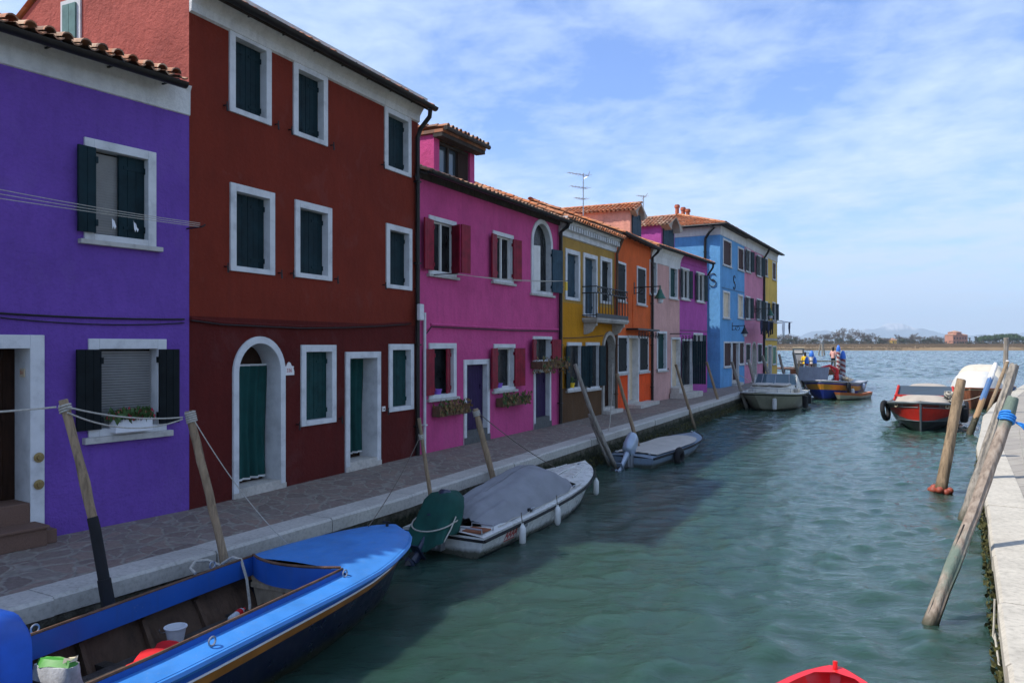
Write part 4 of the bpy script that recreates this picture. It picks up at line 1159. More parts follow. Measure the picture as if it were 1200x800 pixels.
h = House('ochre_house', 'ochre yellow end house of the row beside the open lagoon', FC[2], FC[3], HB, 7.0, [(99, 'plaster_ochre')]); h.near = False
h.pitch = .34; cornice(h, cv2, 'plaster_white'); ez = roof(h, .40, 'tile_old', seed=16, u0=0); gutter(h, ez-.02, .40, 0)
win(h, 896, 899.5, 302, 324, fw=.09, fill='shut', rev=.12, mat='shutter_brown', label='top window beside the rose house', sill=.05)
win(h, 905, 909, 307, 328, fw=.09, fill='shut', rev=.12, mat='shutter_brown', label='top window beside the lagoon', sill=.05)
win(h, 896, 899.5, 353, 376, fw=.09, fill='dark', rev=.10, mat='shutter_dark', L=(168, .8), Rr=(168, .8), label='middle window beside the rose house', sill=.05)
win(h, 905, 909, 354, 376, fw=.09, fill='dark', rev=.10, mat='shutter_dark', L=(168, .8), Rr=(168, .8), label='middle window beside the lagoon', sill=.05)
win(h, 895.5, 899, 405, 425, fw=.09, fill='shut', rev=.12, mat='shutter_bright_green', label='lower window beside the rose house', sill=.05)
win(h, 905, 909.5, 405, 427, fw=.09, fill='shut', rev=.12, mat='shutter_bright_green', label='lower window with bright green shutters', sill=.05)
win(h, 900, 904, 404, 444, fw=.09, door=True, zb=0, rev=.2, fill='leaf', leafmat='shutter_slate', step=.1, label='grey front door')
mb = MB(); z = h.at(902, 398)[1]; mb.box(0, h.W, -.05, -.001, z-.06, z+.10); mb.build('string_course', 'stone_old', h.o)
h.wall(); ochre = h
# ================================================================ BOATS
class Hull:
    """sections along local x (stern at 0, bow at L); tables give half beam, sheer height, keel depth (all relative to the waterline)"""
    def __init__(s, L, beam, sheer, keel=-.25, chine=.82, chz=-.05, full=None, rake=.5, round_=0.0, flare=.0, tr=.9):
        s.L, s.b = L, beam/2; s.sheer = sheer; s.keel = keel; s.ch = chine; s.chz = chz; s.rake = rake; s.flare = flare; s.trm = None
        s.full = full or [(0, tr), (.25, .98), (.5, 1.0), (.68, .93), (.80, .76), (.90, .47), (.96, .23), (1.0, .02)]
    def hb(s, t): return s.b * interp(t, s.full)
    def gz(s, t): return interp(t, s.sheer)
    def x(s, t, z):     # the stem rakes forward with height
        k = max(0, (t - .6)/.4) ** 2
        return t*s.L - s.rake*k*(1 - (z - s.keel)/(s.gz(1) - s.keel))
    def section(s, t, lo=0.0):
        h, g = s.hb(t), s.gz(t); up = max(0, (t-.55)/.45)
        kz = s.keel * (1 - .5*up**3)
        c = h*(s.ch - .30*up); cz = s.chz + .12*up
        m = (h*.5 + c*.5)*(1.02 - .06*up - s.flare*up); mz = (g + cz)/2
        return [(h, g), (m, mz), (c, cz), (c*.5, (cz+kz)/2 - .04), (0, kz)]
    def ts(s, n=22):
        return [i/(n-1) for i in range(n-4)] [:-1] + [.86, .90, .935, .965, .985, 1.0] if False else sorted(set([i/n for i in range(n)] + [.93, .97, .985, 1.0]))
    def hull(s, mb, bands=None):
        """bands: list of (fraction down the topside, material index) splitting the topside"""
        rings = []
        cuts = [0.0] + [b[0] for b in (bands or [])] + [1.0]
        for t in s.ts():
            sec = s.section(t); top = []
            (h, g), (m, mz), (c, cz) = sec[0], sec[1], sec[2]
            for q in sorted(set(cuts + [.5])):
                if q <= .5: y, z = lerp(h, m, q*2), lerp(g, mz, q*2)
                else: y, z = lerp(m, c, q*2-1), lerp(mz, cz, q*2-1)
                top.append((y, z))
            half = top + sec[3:]
            ring = [(s.x(t, z), -y, z) for y, z in half] + [(s.x(t, z), y, z) for y, z in half[::-1][1:]]
            rings.append(ring)
        qs = sorted(set(cuts + [.5])); n = len(rings[0])
        def matof(j):
            j = min(j, n-2-j)
            if j >= len(qs)-1: return bands[-1][-1] if bands else 0
            q = (qs[j]+qs[j+1])/2
            if not bands: return 0
            for i, b in enumerate(bands):
                if q < b[0]: return b[1]
            return bands[-1][1] if len(bands[-1]) < 3 else bands[-1][2]
        vs = [p for r in rings for p in r]; base = len(mb.v); mb.v.extend(vs)
        for i in range(len(rings)-1):
            for j in range(n-1):
                mb.f.append((base+i*n+j, base+i*n+j+1, base+(i+1)*n+j+1, base+(i+1)*n+j)); mb.m.append(matof(j))
        mb.cur = (s.trm if s.trm is not None else bands[-1][-1]) if bands else 0
        mb.poly(rings[0][::-1])
        e = rings[-1]
        for j in range(n//2):
            a, b, c, d = e[j], e[j+1], e[n-2-j], e[n-1-j]
            mb.cur = matof(j)
            mb.poly([a, b, c, d] if Vector(b) != Vector(c) else [a, b, d])
    def edge(s, off=0.0, dz=0.0, t0=0, t1=1, side=1):
        return [(s.x(t, s.gz(t)), side*(s.hb(t)+off), s.gz(t)+dz) for t in s.ts() if t0 <= t <= t1]
    def rail(s, mb, r, off=0.0, dz=0.0, t0=0, n=6):
        a = s.edge(off, dz, t0, 1, 1); b = s.edge(off, dz, t0, 1, -1)
        mb.tube(a + b[::-1][1:], r, n)
    def ring_at(s, q, off=0.0):
        """line along the topside a fraction q below the sheer"""
        out = []
        for side in (1, -1):
            l = []
            for t in s.ts():
                (h, g), (m, mz), (c, cz) = s.section(t)[:3]
                y, z = (lerp(h, m, q*2), lerp(g, mz, q*2)) if q <= .5 else (lerp(m, c, q*2-1), lerp(mz, cz, q*2-1))
                l.append((s.x(t, z), side*(y+off), z))
            out.append(l)
        return out
    def deck(s, mb, inner, t0=0.0, camber=.03, dz=0.0):
        """inner(t): half width of the opening, 0 where decked over"""
        T = [t for t in s.ts() if t >= t0]
        for side in (1, -1):
            rings = []
            for t in T:
                h, g = s.hb(t)-.004, s.gz(t)+dz; i = max(0.0, min(inner(t), h-.01)); r = []
                for k in range(5):
                    y = lerp(h, i, k/4); r.append((s.x(t, g), side*y, g + camber*(1-(y/max(h,.01))**2)))
                rings.append(r)
            mb.loft(rings, closed=False)
    def inside(s, mb, inner, floor, t0, t1, lip=.0, narrow=.86):
        """well below the deck opening"""
        T = [t0] + [t for t in s.ts() if t0 < t < t1] + [t1]
        rings = []
        for t in T:
            i = inner(t); g = s.gz(t)+lip
            i2 = min(i*narrow + .02, s.section(t)[2][0]*.96)
            rings.append([(t*s.L, -i, g), (t*s.L, -max(i, i2)+.0, g-.18), (t*s.L, -i2, floor+.12), (t*s.L, -i2*.8, floor), (t*s.L, i2*.8, floor), (t*s.L, i2, floor+.12), (t*s.L, max(i, i2), g-.18), (t*s.L, i, g)])
        mb.loft([r[::-1] for r in rings], closed=False)
        mb.poly(rings[0][::-1]); mb.poly(rings[-1])
def boat(name, label, stern, bow, group='moored boats'):
    o = empty(name, (stern[0], stern[1], WATER), math.atan2(bow[1]-stern[1], bow[0]-stern[0]), label, 'boat', group)
    return o, math.dist(stern, bow)
def fender(o, x, y, ztop, L=.34, r=.055, mat='fender_white', line=.18):
    mb = MB(); mb.lathe([(0,-L),(r*.6,-L+.012),(r,-L+.05),(r*1.04,-L/2),(r,-.05),(r*.55,-.012),(.02,0),(.02,.02),(0,.02)], 12)
    f = mb.build('fender', mat, o, True); f.location = (x, y, ztop)
    mb = MB(); mb.tube([(0,0,.01), (0, -.02 if y > 0 else .02, line)], .007, 5); mb.build('fender_line', 'rope_dark', f)
    return f
def tyre(o, x, y, z, r=.24, tilt=0, name='tyre_fender', rz=0):
    mb = MB(); n = 20; rings = []
    for i in range(n):
        a = 2*math.pi*i/n; c = Vector((r*math.cos(a), 0, r*math.sin(a))); d = c.normalized()
        rings.append([c + d*(.095*math.cos(b)) + Vector((0, .085*math.sin(b), 0)) for b in [k*math.pi/4 for k in range(8)]])
    rings.append(rings[0]); mb.loft(rings, True, False)
    t = mb.build(name, 'rubber', o, True, 0, 60); t.location = (x, y, z); t.rotation_euler = (tilt, 0, rz); return t
def cleat(o, x, y, z, rz=0, mat='metal_grey'):
    mb = MB(); mb.box(-.03,.03,-.015,.015,0,.03); mb.tube([(-.07,0,.035),(-.03,0,.042),(.03,0,.042),(.07,0,.035)], .010, 6)
    c = mb.build('cleat', mat, o); c.location = (x, y, z); c.rotation_euler = (0,0,rz); return c
def outboard(o, x, y, z, cowl='engine_silver', tilt=0.0, scale=1.0, cover=None, leg='engine_silver'):
    """outboard motor: bracket, leg with gearcase and propeller, cowl; tilt in radians lifts the leg out of the water"""
    mb = MB(); mb.box(-.10,.02,-.11,.11,-.28,.06); mb.box(-.16,-.10,-.05,.05,-.24,.04)
    m = mb.build('outboard_motor', 'metal_grey', o, False, .01); m.location = (x, y, z); m.scale = (scale,)*3
    Rm = Matrix.Translation((-.12, 0, .02)) @ Matrix.Rotation(tilt, 4, 'Y')
    def T(mb): mb.v = [tuple(Rm @ Vector(p)) for p in mb.v]; return mb
    mb = MB(); prof = []
    for zz, a, b, cx_ in ((.02,.12,.10,-.05),(.08,.19,.13,-.05),(.22,.21,.14,-.06),(.42,.20,.135,-.07),(.55,.165,.115,-.09),(.60,.09,.07,-.10)):
        prof.append([(cx_ + a*math.copysign(abs(math.cos(t_))**.75, math.cos(t_)), b*math.copysign(abs(math.sin(t_))**.75, math.sin(t_)), zz) for t_ in [k*math.pi/9 for k in range(18)]])
    mb.loft(prof); T(mb).build('cowl', cowl, m, True, 0, 60)
    mb = MB(); sec = []
    for zz, a, b in ((.08,.10,.08),(-.15,.085,.055),(-.42,.075,.04),(-.60,.085,.035)):
        sec.append([(-.05 + a*math.cos(t_), b*math.sin(t_), zz) for t_ in [k*math.pi/6 for k in range(12)]])
    mb.loft(sec); mb.box(-.24,.06,-.075,.075,-.46,-.445)
    mb.tube([(.10,0,-.66),(.04,0,-.66),(-.12,0,-.66),(-.22,0,-.66)], [.015,.05,.055,.03], 10)
    mb.add([(.06,-.008,-.68),(-.10,-.008,-.68),(-.06,0,-.86),(.0,0,-.84)], [(0,1,2,3)]); T(mb).build('motor_leg', leg, m, True, 0, 40)
    mb = MB()
    for k in range(3):
        a = k*2*math.pi/3; d = Vector((0, math.cos(a), math.sin(a))); e = Vector((0, -math.sin(a), math.cos(a)))
        c = Vector((-.23, 0, -.66)); mb.add([c+d*.03-e*.02, c+d*.12-e*.06+Vector((.02,0,0)), c+d*.13+e*.03-Vector((.02,0,0)), c+d*.03+e*.02], [(0,1,2,3)])
    T(mb).build('propeller', 'iron_black', m)
    return m

# ---- the blue work boat in front
ax = Vector((.42, .907)).normalized()
bowp = (-1.36-.126, 9.97-.272); L = 8.2; sternp = (bowp[0]-ax.x*L, bowp[1]-ax.y*L)
o, L = boat('work_boat', 'bright blue open work boat with a navy hull and an ochre stripe', sternp, bowp)
H = Hull(L, 1.70, [(0, .60), (.5, .62), (.8, .66), (1, .72)], -.3, .80, -.05, [(0,.86),(.2,.95),(.5,1.0),(.75,.98),(.83,.93),(.89,.80),(.935,.64),(.97,.44),(.985,.31),(.995,.17),(1,.04)], .35, tr=.9)
mb = MB(); H.hull(mb, [(.20, 0), (.34, 1), (1.0, 2, 2)]); mb.build('hull', ['paint_blue_deep', 'paint_stripe', 'paint_navy'], o, True, 0, 50)
tb = 1 - 1.83/L
def inner(t):
    return max(0.0, H.hb(t) - .24) if t <= tb else 0.0
mb = MB()
H2t = [t for t in H.ts() if t <= tb] + [tb]
for side in (1, -1):
    mb.loft([[(t*L, side*H.hb(t), H.gz(t)), (t*L, side*(H.hb(t)-.10), H.gz(t)+.025), (t*L, side*(H.hb(t)-.24), H.gz(t)+.03)] for t in H2t], closed=False)
T = [tb] + [t for t in H.ts() if t > tb]
for side in (1, -1):
    mb.loft([[(H.x(t, H.gz(t)) if t > tb else t*L, side*lerp(H.hb(t), 0, k/6), H.gz(t) + .03*min(1, k/2) + .05*(1-(1-k/6)**2)*min(1,(1-t)*14)) for k in range(7)] for t in T], closed=False)
mb.build('deck', 'paint_blue', o, True, 0, 50)
mb = MB()
for side in (1, -1):
    mb.loft([[(t*L, side*(H.hb(t)-.24), H.gz(t)+.075), (t*L, side*(H.hb(t)-.24), H.gz(t)-.12), (t*L, side*(H.hb(t)-.215), H.gz(t)-.12), (t*L, side*(H.hb(t)-.215), H.gz(t)+.075)] for t in H2t])
i0 = H.hb(tb)-.24
mb.loft([[(tb*L-.02 - .22*(1-(y/i0)**2), y, H.gz(tb)+.085 + .02*(1-(y/i0)**2)), (tb*L-.02 - .22*(1-(y/i0)**2), y, H.gz(tb)-.12), (tb*L+.02- .2*(1-(y/i0)**2), y, H.gz(tb)-.12), (tb*L+.03- .2*(1-(y/i0)**2), y, H.gz(tb)+.07)] for y in [lerp(-i0, i0, k/10) for k in range(11)]])
mb.build('coaming', 'paint_blue_deep', o, True, 0, 40)
mb = MB()
for side in (1, -1): mb.tube([(t*L, side*(H.hb(t)-.228), H.gz(t)+.083) for t in H2t], .014, 6)
mb.tube([(tb*L-.01 - .22*(1-(y/i0)**2), y, H.gz(tb)+.098+.02*(1-(y/i0)**2)) for y in [lerp(-i0, i0, k/10) for k in range(11)]], .014, 6)
mb.build('coaming_trim', 'timber_brown', o, True)
mb = MB(); H.rail(mb, .030, .012, -.03); mb.build('rubbing_rail', 'paint_blue', o, True)
mb = MB()
for l in H.ring_at(.20, .008): mb.tube(l, .010, 6)
mb.build('hull_moulding', 'sign_white', o, True)
mb = MB(); T = [t for t in H.ts() if t <= tb] + [tb]
rings = []
for t in T:
    i = H.hb(t)-.215; g = H.gz(t)-.118; S_ = H.section(t); a, b, c = S_[0][0]-.07, S_[1][0]-.08, S_[2][0]-.10
    rings.append([(t*L, -i, g), (t*L, -a, g-.02), (t*L, -b, S_[1][1]), (t*L, -c, .03), (t*L, -.3, -.06), (t*L, .3, -.06), (t*L, c, .03), (t*L, b, S_[1][1]), (t*L, a, g-.02), (t*L, i, g)])
mb.loft([r[::-1] for r in rings], closed=False); mb.build('bilge', 'timber_bilge', o, True, 0, 30)
mb = MB(); c0 = H.section(tb)[2][0]-.08
mb.loft([[(x, -i0-.03, H.gz(tb)-.12), (x, -c0, .02), (x, c0, .02), (x, i0+.03, H.gz(tb)-.12)] for x in (tb*L-.02, tb*L)]); mb.build('bulkhead', 'timber_beige', o)
mb = MB(); mb.box(tb*L-.045, tb*L-.021, -.30, .16, .08, .40); mb.box(tb*L-.05, tb*L-.022, -i0, i0, .42, .47); mb.build('locker_door', 'timber_beige', o)
for k in range(9):
    x = .7 + k*.62
    if x > tb*L-.2: break
    t = x/L
    for side in (1, -1):
        mb = MB(); a, b = H.hb(t)-.10, H.section(t)[2][0]-.12
        mb.loft([[(x+dx, side*a, .46), (x+dx, side*(a-.06), .46), (x+dx, side*(b-.07), .02), (x+dx, side*.25, -.02), (x+dx, side*.25, -.05), (x+dx, side*b, .03)] for dx in (0, .045)])
        mb.build('frame_rib', 'timber_bilge', o)
for k, x in enumerate((3.0, 4.6, 6.0)):
    mb = MB(); w_ = H.section(x/L)[1][0]-.10; mb.box(x-.05, x+.05, -w_, w_, .18, .235); mb.build('crossbeam', 'timber_dark', o)
mb = MB(); RZ = Matrix.Translation((0, .46, 0)) @ Matrix.Rotation(R(-1.6), 4, 'Z'); mb.box(2.4, 6.3, -.10, .10, .236, .28, RZ); mb.build('long_plank', 'timber_dark', o, False, .004)
mb = MB(); mb.box(2.9, 5.0, -.20, .08, .236, .26, Matrix.Rotation(R(2), 4, 'Z')); mb.build('floor_board', 'timber_dark', o, False, .004)
for x, y, rz in ((tb*L-.05, -.66, 0), (L-3.7, -.76, 0), (L-2.2, .80, 0), (L-4.1, .78, 0)):
    mb = MB(); t = x/L; mb.tube([(x+.035*math.cos(a), y, H.gz(t)+.06+.035*math.sin(a)) for a in [k*math.pi/6 for k in range(13)]], .008, 6, False); mb.build('ring_bolt', 'metal_grey', o, True)
mb = MB(); mb.tube([(L-.16, .0, H.gz(1)+.03), (L-.16, 0, H.gz(1)+.10)], .02, 8); mb.tube([(L-.17,-.06,H.gz(1)+.09),(L-.15,.06,H.gz(1)+.09)], .012, 6); mb.build('bow_post', 'iron_black', o)
# steering shelter under blue canvas with a clear panel
x0, x1 = L-5.95, L-4.80; yc = .12
mb = MB(); rings = []
for x, zt, hw in ((x0,1.02,.36),(x0+.3,1.22,.40),(x1-.22,1.24,.40),(x1-.05,1.19,.39),(x1,1.10,.38)):
    rr = []
    for k in range(15):
        a = math.pi*k/14; rr.append((x, yc+hw*math.copysign(abs(math.cos(a))**.28, math.cos(a)), .62+(zt-.62)*abs(math.sin(a))**.28))
    rings.append([(x, yc+hw+.01, .10)] + rr + [(x, yc-hw-.01, .10)])
mb.loft(rings, closed=True); sh = mb.build('canvas_shelter', 'tarp_blue', o, True, 0, 50)
mb = MB(); mb.add([(x1+.010,yc-.30,.45),(x1+.010,yc+.32,.45),(x1+.006,yc+.30,.98),(x1+.006,yc-.28,.98)], [(0,1,2,3)]); mb.box(x0+.25, x1-.25, yc-.425, yc-.412, .50, .98); mb.build('clear_panel', 'clear_plastic', sh)
mb = MB(); mb.box(x1+.02, x1+.10, yc-.42, yc+.40, .02, .66); rings = []
mb.build('console_front', 'paint_grey', o, False, .02)
mb = MB(); mb.tube([(x1+.06, yc-.42+.04*k, .665) for k in range(21)], .016, 6); mb.build('console_edge', 'iron_black', o)
f = fender(o, L-4.34, .90, .84, .50, .115, 'rubber', .02); f.rotation_euler = (0, R(75), 0)
work_boat = o; WB = H
def on_boat(o, x, y, z):
    c, s = math.cos(o.rotation_euler.z), math.sin(o.rotation_euler.z)
    return (o.location.x + c*x - s*y, o.location.y + s*x + c*y, o.location.z + z)
rz = o.rotation_euler.z
# things lying in it
b = empty('bucket', on_boat(o, L-3.05, .37, .282), rz, 'white plastic tub on the dark plank of the blue work boat', 'bucket')
mb = MB(); mb.lathe([(0,0),(.075,0),(.10,.17),(.112,.172),(.112,.185),(.095,.185),(.07,.01),(0,.01)], 16); mb.build('tub', 'plastic_white', b, True, 0, 40)
mb = MB(); mb.tube([(.105*math.cos(a), .03*math.sin(a)+.105, .165-.08*math.sin(a)) for a in [k*math.pi/8 for k in range(9)]], .004, 5); mb.build('handle', 'metal_grey', b); b.scale = (.92, .92, .72)
bg = empty('shopping_bag', on_boat(o, L-4.20, .36, .282), rz+.2, 'white carrier bag with a green top edge beside the canvas shelter', 'bag')
mb = MB(); rings = []
for z, w_, d_ in ((0,.19,.12),(.06,.21,.14),(.12,.20,.125),(.20,.21,.11),(.26,.20,.09)):
    sq = lambda v: math.copysign(abs(v)**.55, v); rings.append([(d_*sq(math.cos(a))*(1+.06*math.sin(5*a+z*19)), w_*sq(math.sin(a))*(1+.05*math.cos(7*a+z*20)), z) for a in [k*math.pi/16 for k in range(32)]])
mb.loft(rings); mb.build('bag_body', 'bag_white', bg, True, 0, 60); bg.scale = (.85, .85, .85)
mb = MB(); rings = []
rnd = random.Random(3)
for z, s_ in ((.255,.88),(.28,.84),(.30,.80)):
    rings.append([(s_*.10*(1-(z-.255)*12)*math.cos(a)*(1+.2*math.sin(5*a)), s_*.235*math.copysign(abs(math.sin(a))**.6, math.sin(a)), z+rnd.uniform(-.008,.015)) for a in [k*math.pi/10 for k in range(20)]])
mb.loft(rings); mb.build('bag_top', 'bag_green', bg, True, 0, 40)
mb = MB()
for k in range(4): mb.poly([(rnd.uniform(-.08,.08), -.15+rnd.uniform(-.08,.08), .30+rnd.uniform(0,.04)) for _ in range(3)])
mb.build('paper_scrap', 'paper_cream', bg)
can = empty('life_vest', on_boat(o, L-3.55, .06, .262), rz+.4, 'red life vest lying on a board inside the blue work boat', 'life vest')
mb = MB(); n = 10
mb.loft([[(.28*(i/n-.5)*2, .17*math.cos(a)*(1-.25*abs(i/n-.5)*2), .07+.06*math.sin(a)+.03*math.sin(i*1.3)) for a in [k*math.pi/6 for k in range(12)]] for i in range(n+1)]); mb.build('vest_body', 'cloth_red', can, True, 0, 60)
mb = MB(); mb.tube([(-.30,-.10,.10),(-.34,0,.12),(-.28,.10,.09)], .022, 6); mb.tube([(-.33,-.14,.02),(-.34,-.12,.10)], .015, 6); mb.build('strap', 'paint_yellow', can)
bt = empty('drink_bottle', on_boat(o, L-2.35, .30, .318), rz+.35, 'clear drink bottle with a red label lying on the dark plank', 'bottle')
mb = MB(); mb.tube([(-.16,0,0),(-.15,0,0),(-.02,0,0),(.08,0,0),(.12,0,0),(.13,0,0)], [.012,.036,.037,.034,.014,.013], 12); mb.build('bottle_body', 'pale_glass', bt, True)
mb = MB(); mb.tube([(-.03,0,0),(.05,0,0)], .0385, 12); mb.build('bottle_label', 'cloth_red', bt, True)
mb = MB(); mb.tube([(.128,0,0),(.15,0,0)], .015, 10); mb.build('bottle_cap', 'cloth_red', bt, True)

# ---- the white motor boat under a grey cover
o, L = boat('motor_boat', 'white motor boat under a grey cover with a green wrapped outboard', (-1.015, 11.15), (1.50, 15.8))
H = Hull(L, 1.52, [(0,.29),(.4,.37),(.7,.46),(1,.60)], -.2, .84, -.02, [(0,.93),(.3,1.0),(.55,1.0),(.7,.93),(.8,.80),(.88,.61),(.94,.40),(.98,.20),(1,.04)], .55)
H.trm = 0
mb = MB(); H.hull(mb, [(.14, 0), (.20, 1), (.90, 0), (1.0, 2, 2)]); mb.build('hull', ['gelcoat', 'rubber', 'paint_black'], o, True, 0, 45)
mb = MB()
def inn(t): return H.hb(t)-.17 if .07 < t < .70 else 0.0
H.deck(mb, inn, 0, .05); mb.build('deck', 'gelcoat', o, True, 0, 40)
mb = MB(); H.rail(mb, .022, .006, -.05); mb.tube([(0.0, y, H.gz(0)-.05) for y in (-.71, 0, .71)], .022, 6); mb.build('rubbing_strake', 'rubber', o, True)
mb = MB(); mb.tube([(L*.99-.02, 0, H.gz(1)+.02), (L*.80, .0, H.gz(.8)+.075), (L*.72, 0, H.gz(.72)+.07)], .012, 6); mb.tube([(L*t, .5*H.hb(t), H.gz(t)+.055) for t in (.74,.8,.86,.91)], .010, 6); mb.tube([(L*t, -.5*H.hb(t), H.gz(t)+.055) for t in (.74,.8,.86,.91)], .010, 6); mb.build('deck_moulding', 'gelcoat', o, True)
# cover stretched over hoops, creased at its stern end
CVP = [(0,.08),(.07,.22),(.3,.34),(.58,.45),(.72,.45),(.86,.27),(1,.05)]
mb = MB(); rings = []; rnd = random.Random(5)
for i in range(27):
    t = .085 + .62*i/26; s_ = i/26
    hgt = interp(s_, CVP); r = []
    w_ = (H.hb(t)-.10)*interp(s_, [(0,.72),(.06,.90),(.15,1),(.8,1),(.92,.86),(1,.62)])
    for k in range(25):
        u = k/24*2-1; y = u*w_
        prof = (1-abs(u)**2.6)
        fold = min(1, s_*6)*.030*math.sin(u*17 + s_*4)*(1-s_)**2.2*(1-abs(u)**6) + .014*math.sin(u*29+s_*9)*(1-s_)**3 + .012*math.sin(s_*25 + abs(u)*4)*abs(u) + .010*math.sin(s_*13 - u*9 + 2*math.sin(u*5))
        r.append((t*L + .02*math.sin(u*14)*(1-s_)**3, y, H.gz(t) + .03 + hgt*prof + fold - .03*abs(u)**8))
    rings.append(r)
mb.loft(rings, closed=False); cv_ = mb.build('boat_cover', 'cover_grey', o, True, 0, 80)
mb = MB(); mb.tube([(.0+.085*L+.62*L*k/20, .012*math.sin(k*2.1), H.gz(.085+.62*k/20)+.05+interp(k/20, CVP)) for k in range(1, 20)], .006, 5); mb.build('cover_seam', 'cover_grey', cv_)
mb = MB()
for side in (1, -1): mb.tube([(t*L, side*(H.hb(t)-.085+.012*math.sin(t*60)), H.gz(t)+.035+.008*math.sin(t*43)) for t in [.10+.58*k/50 for k in range(51)]], .007, 5)
mb.build('cover_cord', 'rope_pale', o)
# stern well, seat board, motor
mb = MB(); mb.box(.06, .36, -.62, -.30, H.gz(0)+.035, H.gz(0)+.055); mb.build('stern_board', 'timber_red', o, False, .004)
mb = MB()
for x in (.05, .37): mb.tube([(x,-.64,H.gz(0)+.03),(x,-.64,H.gz(0)+.10),(x,-.28,H.gz(0)+.10),(x,-.28,H.gz(0)+.03)], .012, 6)
mb.build('stern_rail', 'metal_grey', o, True)
mt_ = outboard(o, -.02, .05, H.gz(0)+.04, 'engine_navy', R(50), 1.0, leg='engine_navy')
mb = MB(); rings = []
for zz, a, b, cx_, w_ in ((.02,.31,.33,-.26,.13),(.06,.32,.33,-.24,.12),(.16,.32,.30,-.18,.08),(.28,.31,.285,-.11,.06),(.42,.30,.27,-.06,.05),(.56,.28,.245,-.03,.04),(.66,.20,.17,-.02,.05),(.70,.07,.06,-.03,0)):
    rg = []
    for j in range(48):
        t_ = j*math.pi/24; f_ = 1 + w_*(.6*math.sin(5*t_+zz*6) + .5*math.sin(9*t_+2-zz*9) + .3*math.sin(17*t_+zz*14))
        sq = lambda v: math.copysign(abs(v)**.72, v)
        rg.append((cx_ + .07 + .20*zz + a*1.05*sq(math.cos(t_))*f_, b*1.05*sq(math.sin(t_))*f_, zz*.76 - .20*max(0, -math.cos(t_))*(1-zz/.7) + .25*w_*math.sin(3*t_+2)))
    rings.append(rg)
mb.loft(rings, True, True); cv2_ = mb.build('motor_cover', 'cover_green', mt_, True, 0, 80)
mb = MB(); mb.tube([(-.09 + .350*math.cos(a), .325*math.sin(a), .16-.09*max(0,-math.cos(a))) for a in [k*math.pi/12 for k in range(25)]], .010, 6, False); mb.tube([(-.03,-.32,.23),(-.2,-.34,.08),(-.36,-.33,-.06)], .010, 6); mb.build('tie_rope', 'rope_pale', cv2_)
for t, zt in ((.19, .02), (.42, .03), (.86, -.05)):
    fender(o, t*L, -(H.hb(t)+.05), H.gz(t)-.06+zt, .32, .052)
for t in (.30, .62, .93): cleat(o, t*L, -(H.hb(t)-.09 if t < .9 else .03), H.gz(t)+.03)
mb = MB(); t = .27; mb.lathe([(.035,0),(.045,.02),(.03,.05),(0,.055)], 10); c = mb.build('filler_cap', 'iron_black', o, True); c.location = (t*L+.1, -(H.hb(t)-.11), H.gz(t)+.03)
# slanted red and grey registration lettering, worn past reading
mb = MB(); mb.cur = 0
def hull_pt(t, q):
    (h_, g), (m_, mz), (c_, cz) = H.section(t)[:3]
    y, z = (lerp(h_, m_, q*2), lerp(g, mz, q*2)) if q <= .5 else (lerp(m_, c_, q*2-1), lerp(mz, cz, q*2-1)); return Vector((t*L, -(y+.006), z))
def stroke(t0, q0, t1, q1, w=.0026):
    a, b = hull_pt(t0, q0), hull_pt(t1, q1); d = (b-a).normalized(); n = Vector((d.z, 0, -d.x))*w*4; mb.add([a-n, b-n, b+n, a+n], [(0,1,2,3)])
for k, (x, seg) in enumerate(((.120,'/\\-'),(.137,'|)_'),(.154,'//-'),(.170,'|/='))):
    stroke(x, .56, x+.009, .28); stroke(x+.004, .42, x+.014, .40); stroke(x+.013, .28, x+.015, .56); stroke(x+.008, .28, x+.014, .28)
stroke(.120, .64, .180, .64, .0018)
mb.cur = 1
for x in (.205, .221, .236): stroke(x, .42, x+.006, .26); stroke(x+.005, .26, x+.013, .30); stroke(x+.002, .36, x+.012, .34); stroke(x+.011, .30, x+.010, .42)
mb.build('hull_lettering', ['sign_red', 'metal_grey'], o)
motor_boat = o; MBH = H

# ---- the small grey dinghy with a tilted silver outboard
o, L = boat('dinghy', 'small blue grey dinghy with a beige flat cover and tilted silver outboard', (2.92, 19.05), (5.50, 23.15))
H = Hull(L, 1.36, [(0,.24),(.5,.27),(.8,.32),(1,.38)], -.15, .86, -.02, [(0,.92),(.3,1),(.6,1.0),(.75,.92),(.86,.72),(.93,.48),(.975,.25),(1,.05)], .35)
mb = MB(); H.hull(mb, [(.16, 0), (1.0, 1, 1)]); mb.build('hull', ['rubber', 'gelcoat_bluegrey'], o, True, 0, 45)
mb = MB(); H.deck(mb, lambda t: 0, 0, .04); mb.build('deck', 'gelcoat_bluegrey', o, True, 0, 40)
mb = MB(); rings = []
for i in range(16):
    t = .08 + .72*i/15; w_ = (H.hb(t)-.07)*(1 if i < 13 else [.95,.85,.72][i-13])
    rings.append([(t*L, w_*(k/8-1), H.gz(t)+.045+.035*(1-(k/8-1)**2)+.006*math.sin(k*2+i)) for k in range(17)])
mb.loft(rings, closed=False); mb.build('boat_cover', 'cover_beige', o, True, 0, 80)
mb = MB(); H.rail(mb, .026, .004, .0); mb.build('rubbing_strake', 'rubber', o, True)
outboard(o, -.02, 0, H.gz(0)+.03, 'engine_silver', R(50), 1.02)
for y in (-.45, .45): cleat(o, .18, y, H.gz(0)+.06)
cleat(o, L-.25, 0, H.gz(1)+.03)
tyre(o, L*.30, -(H.hb(.3)+.07), .12, .17); dinghy = o

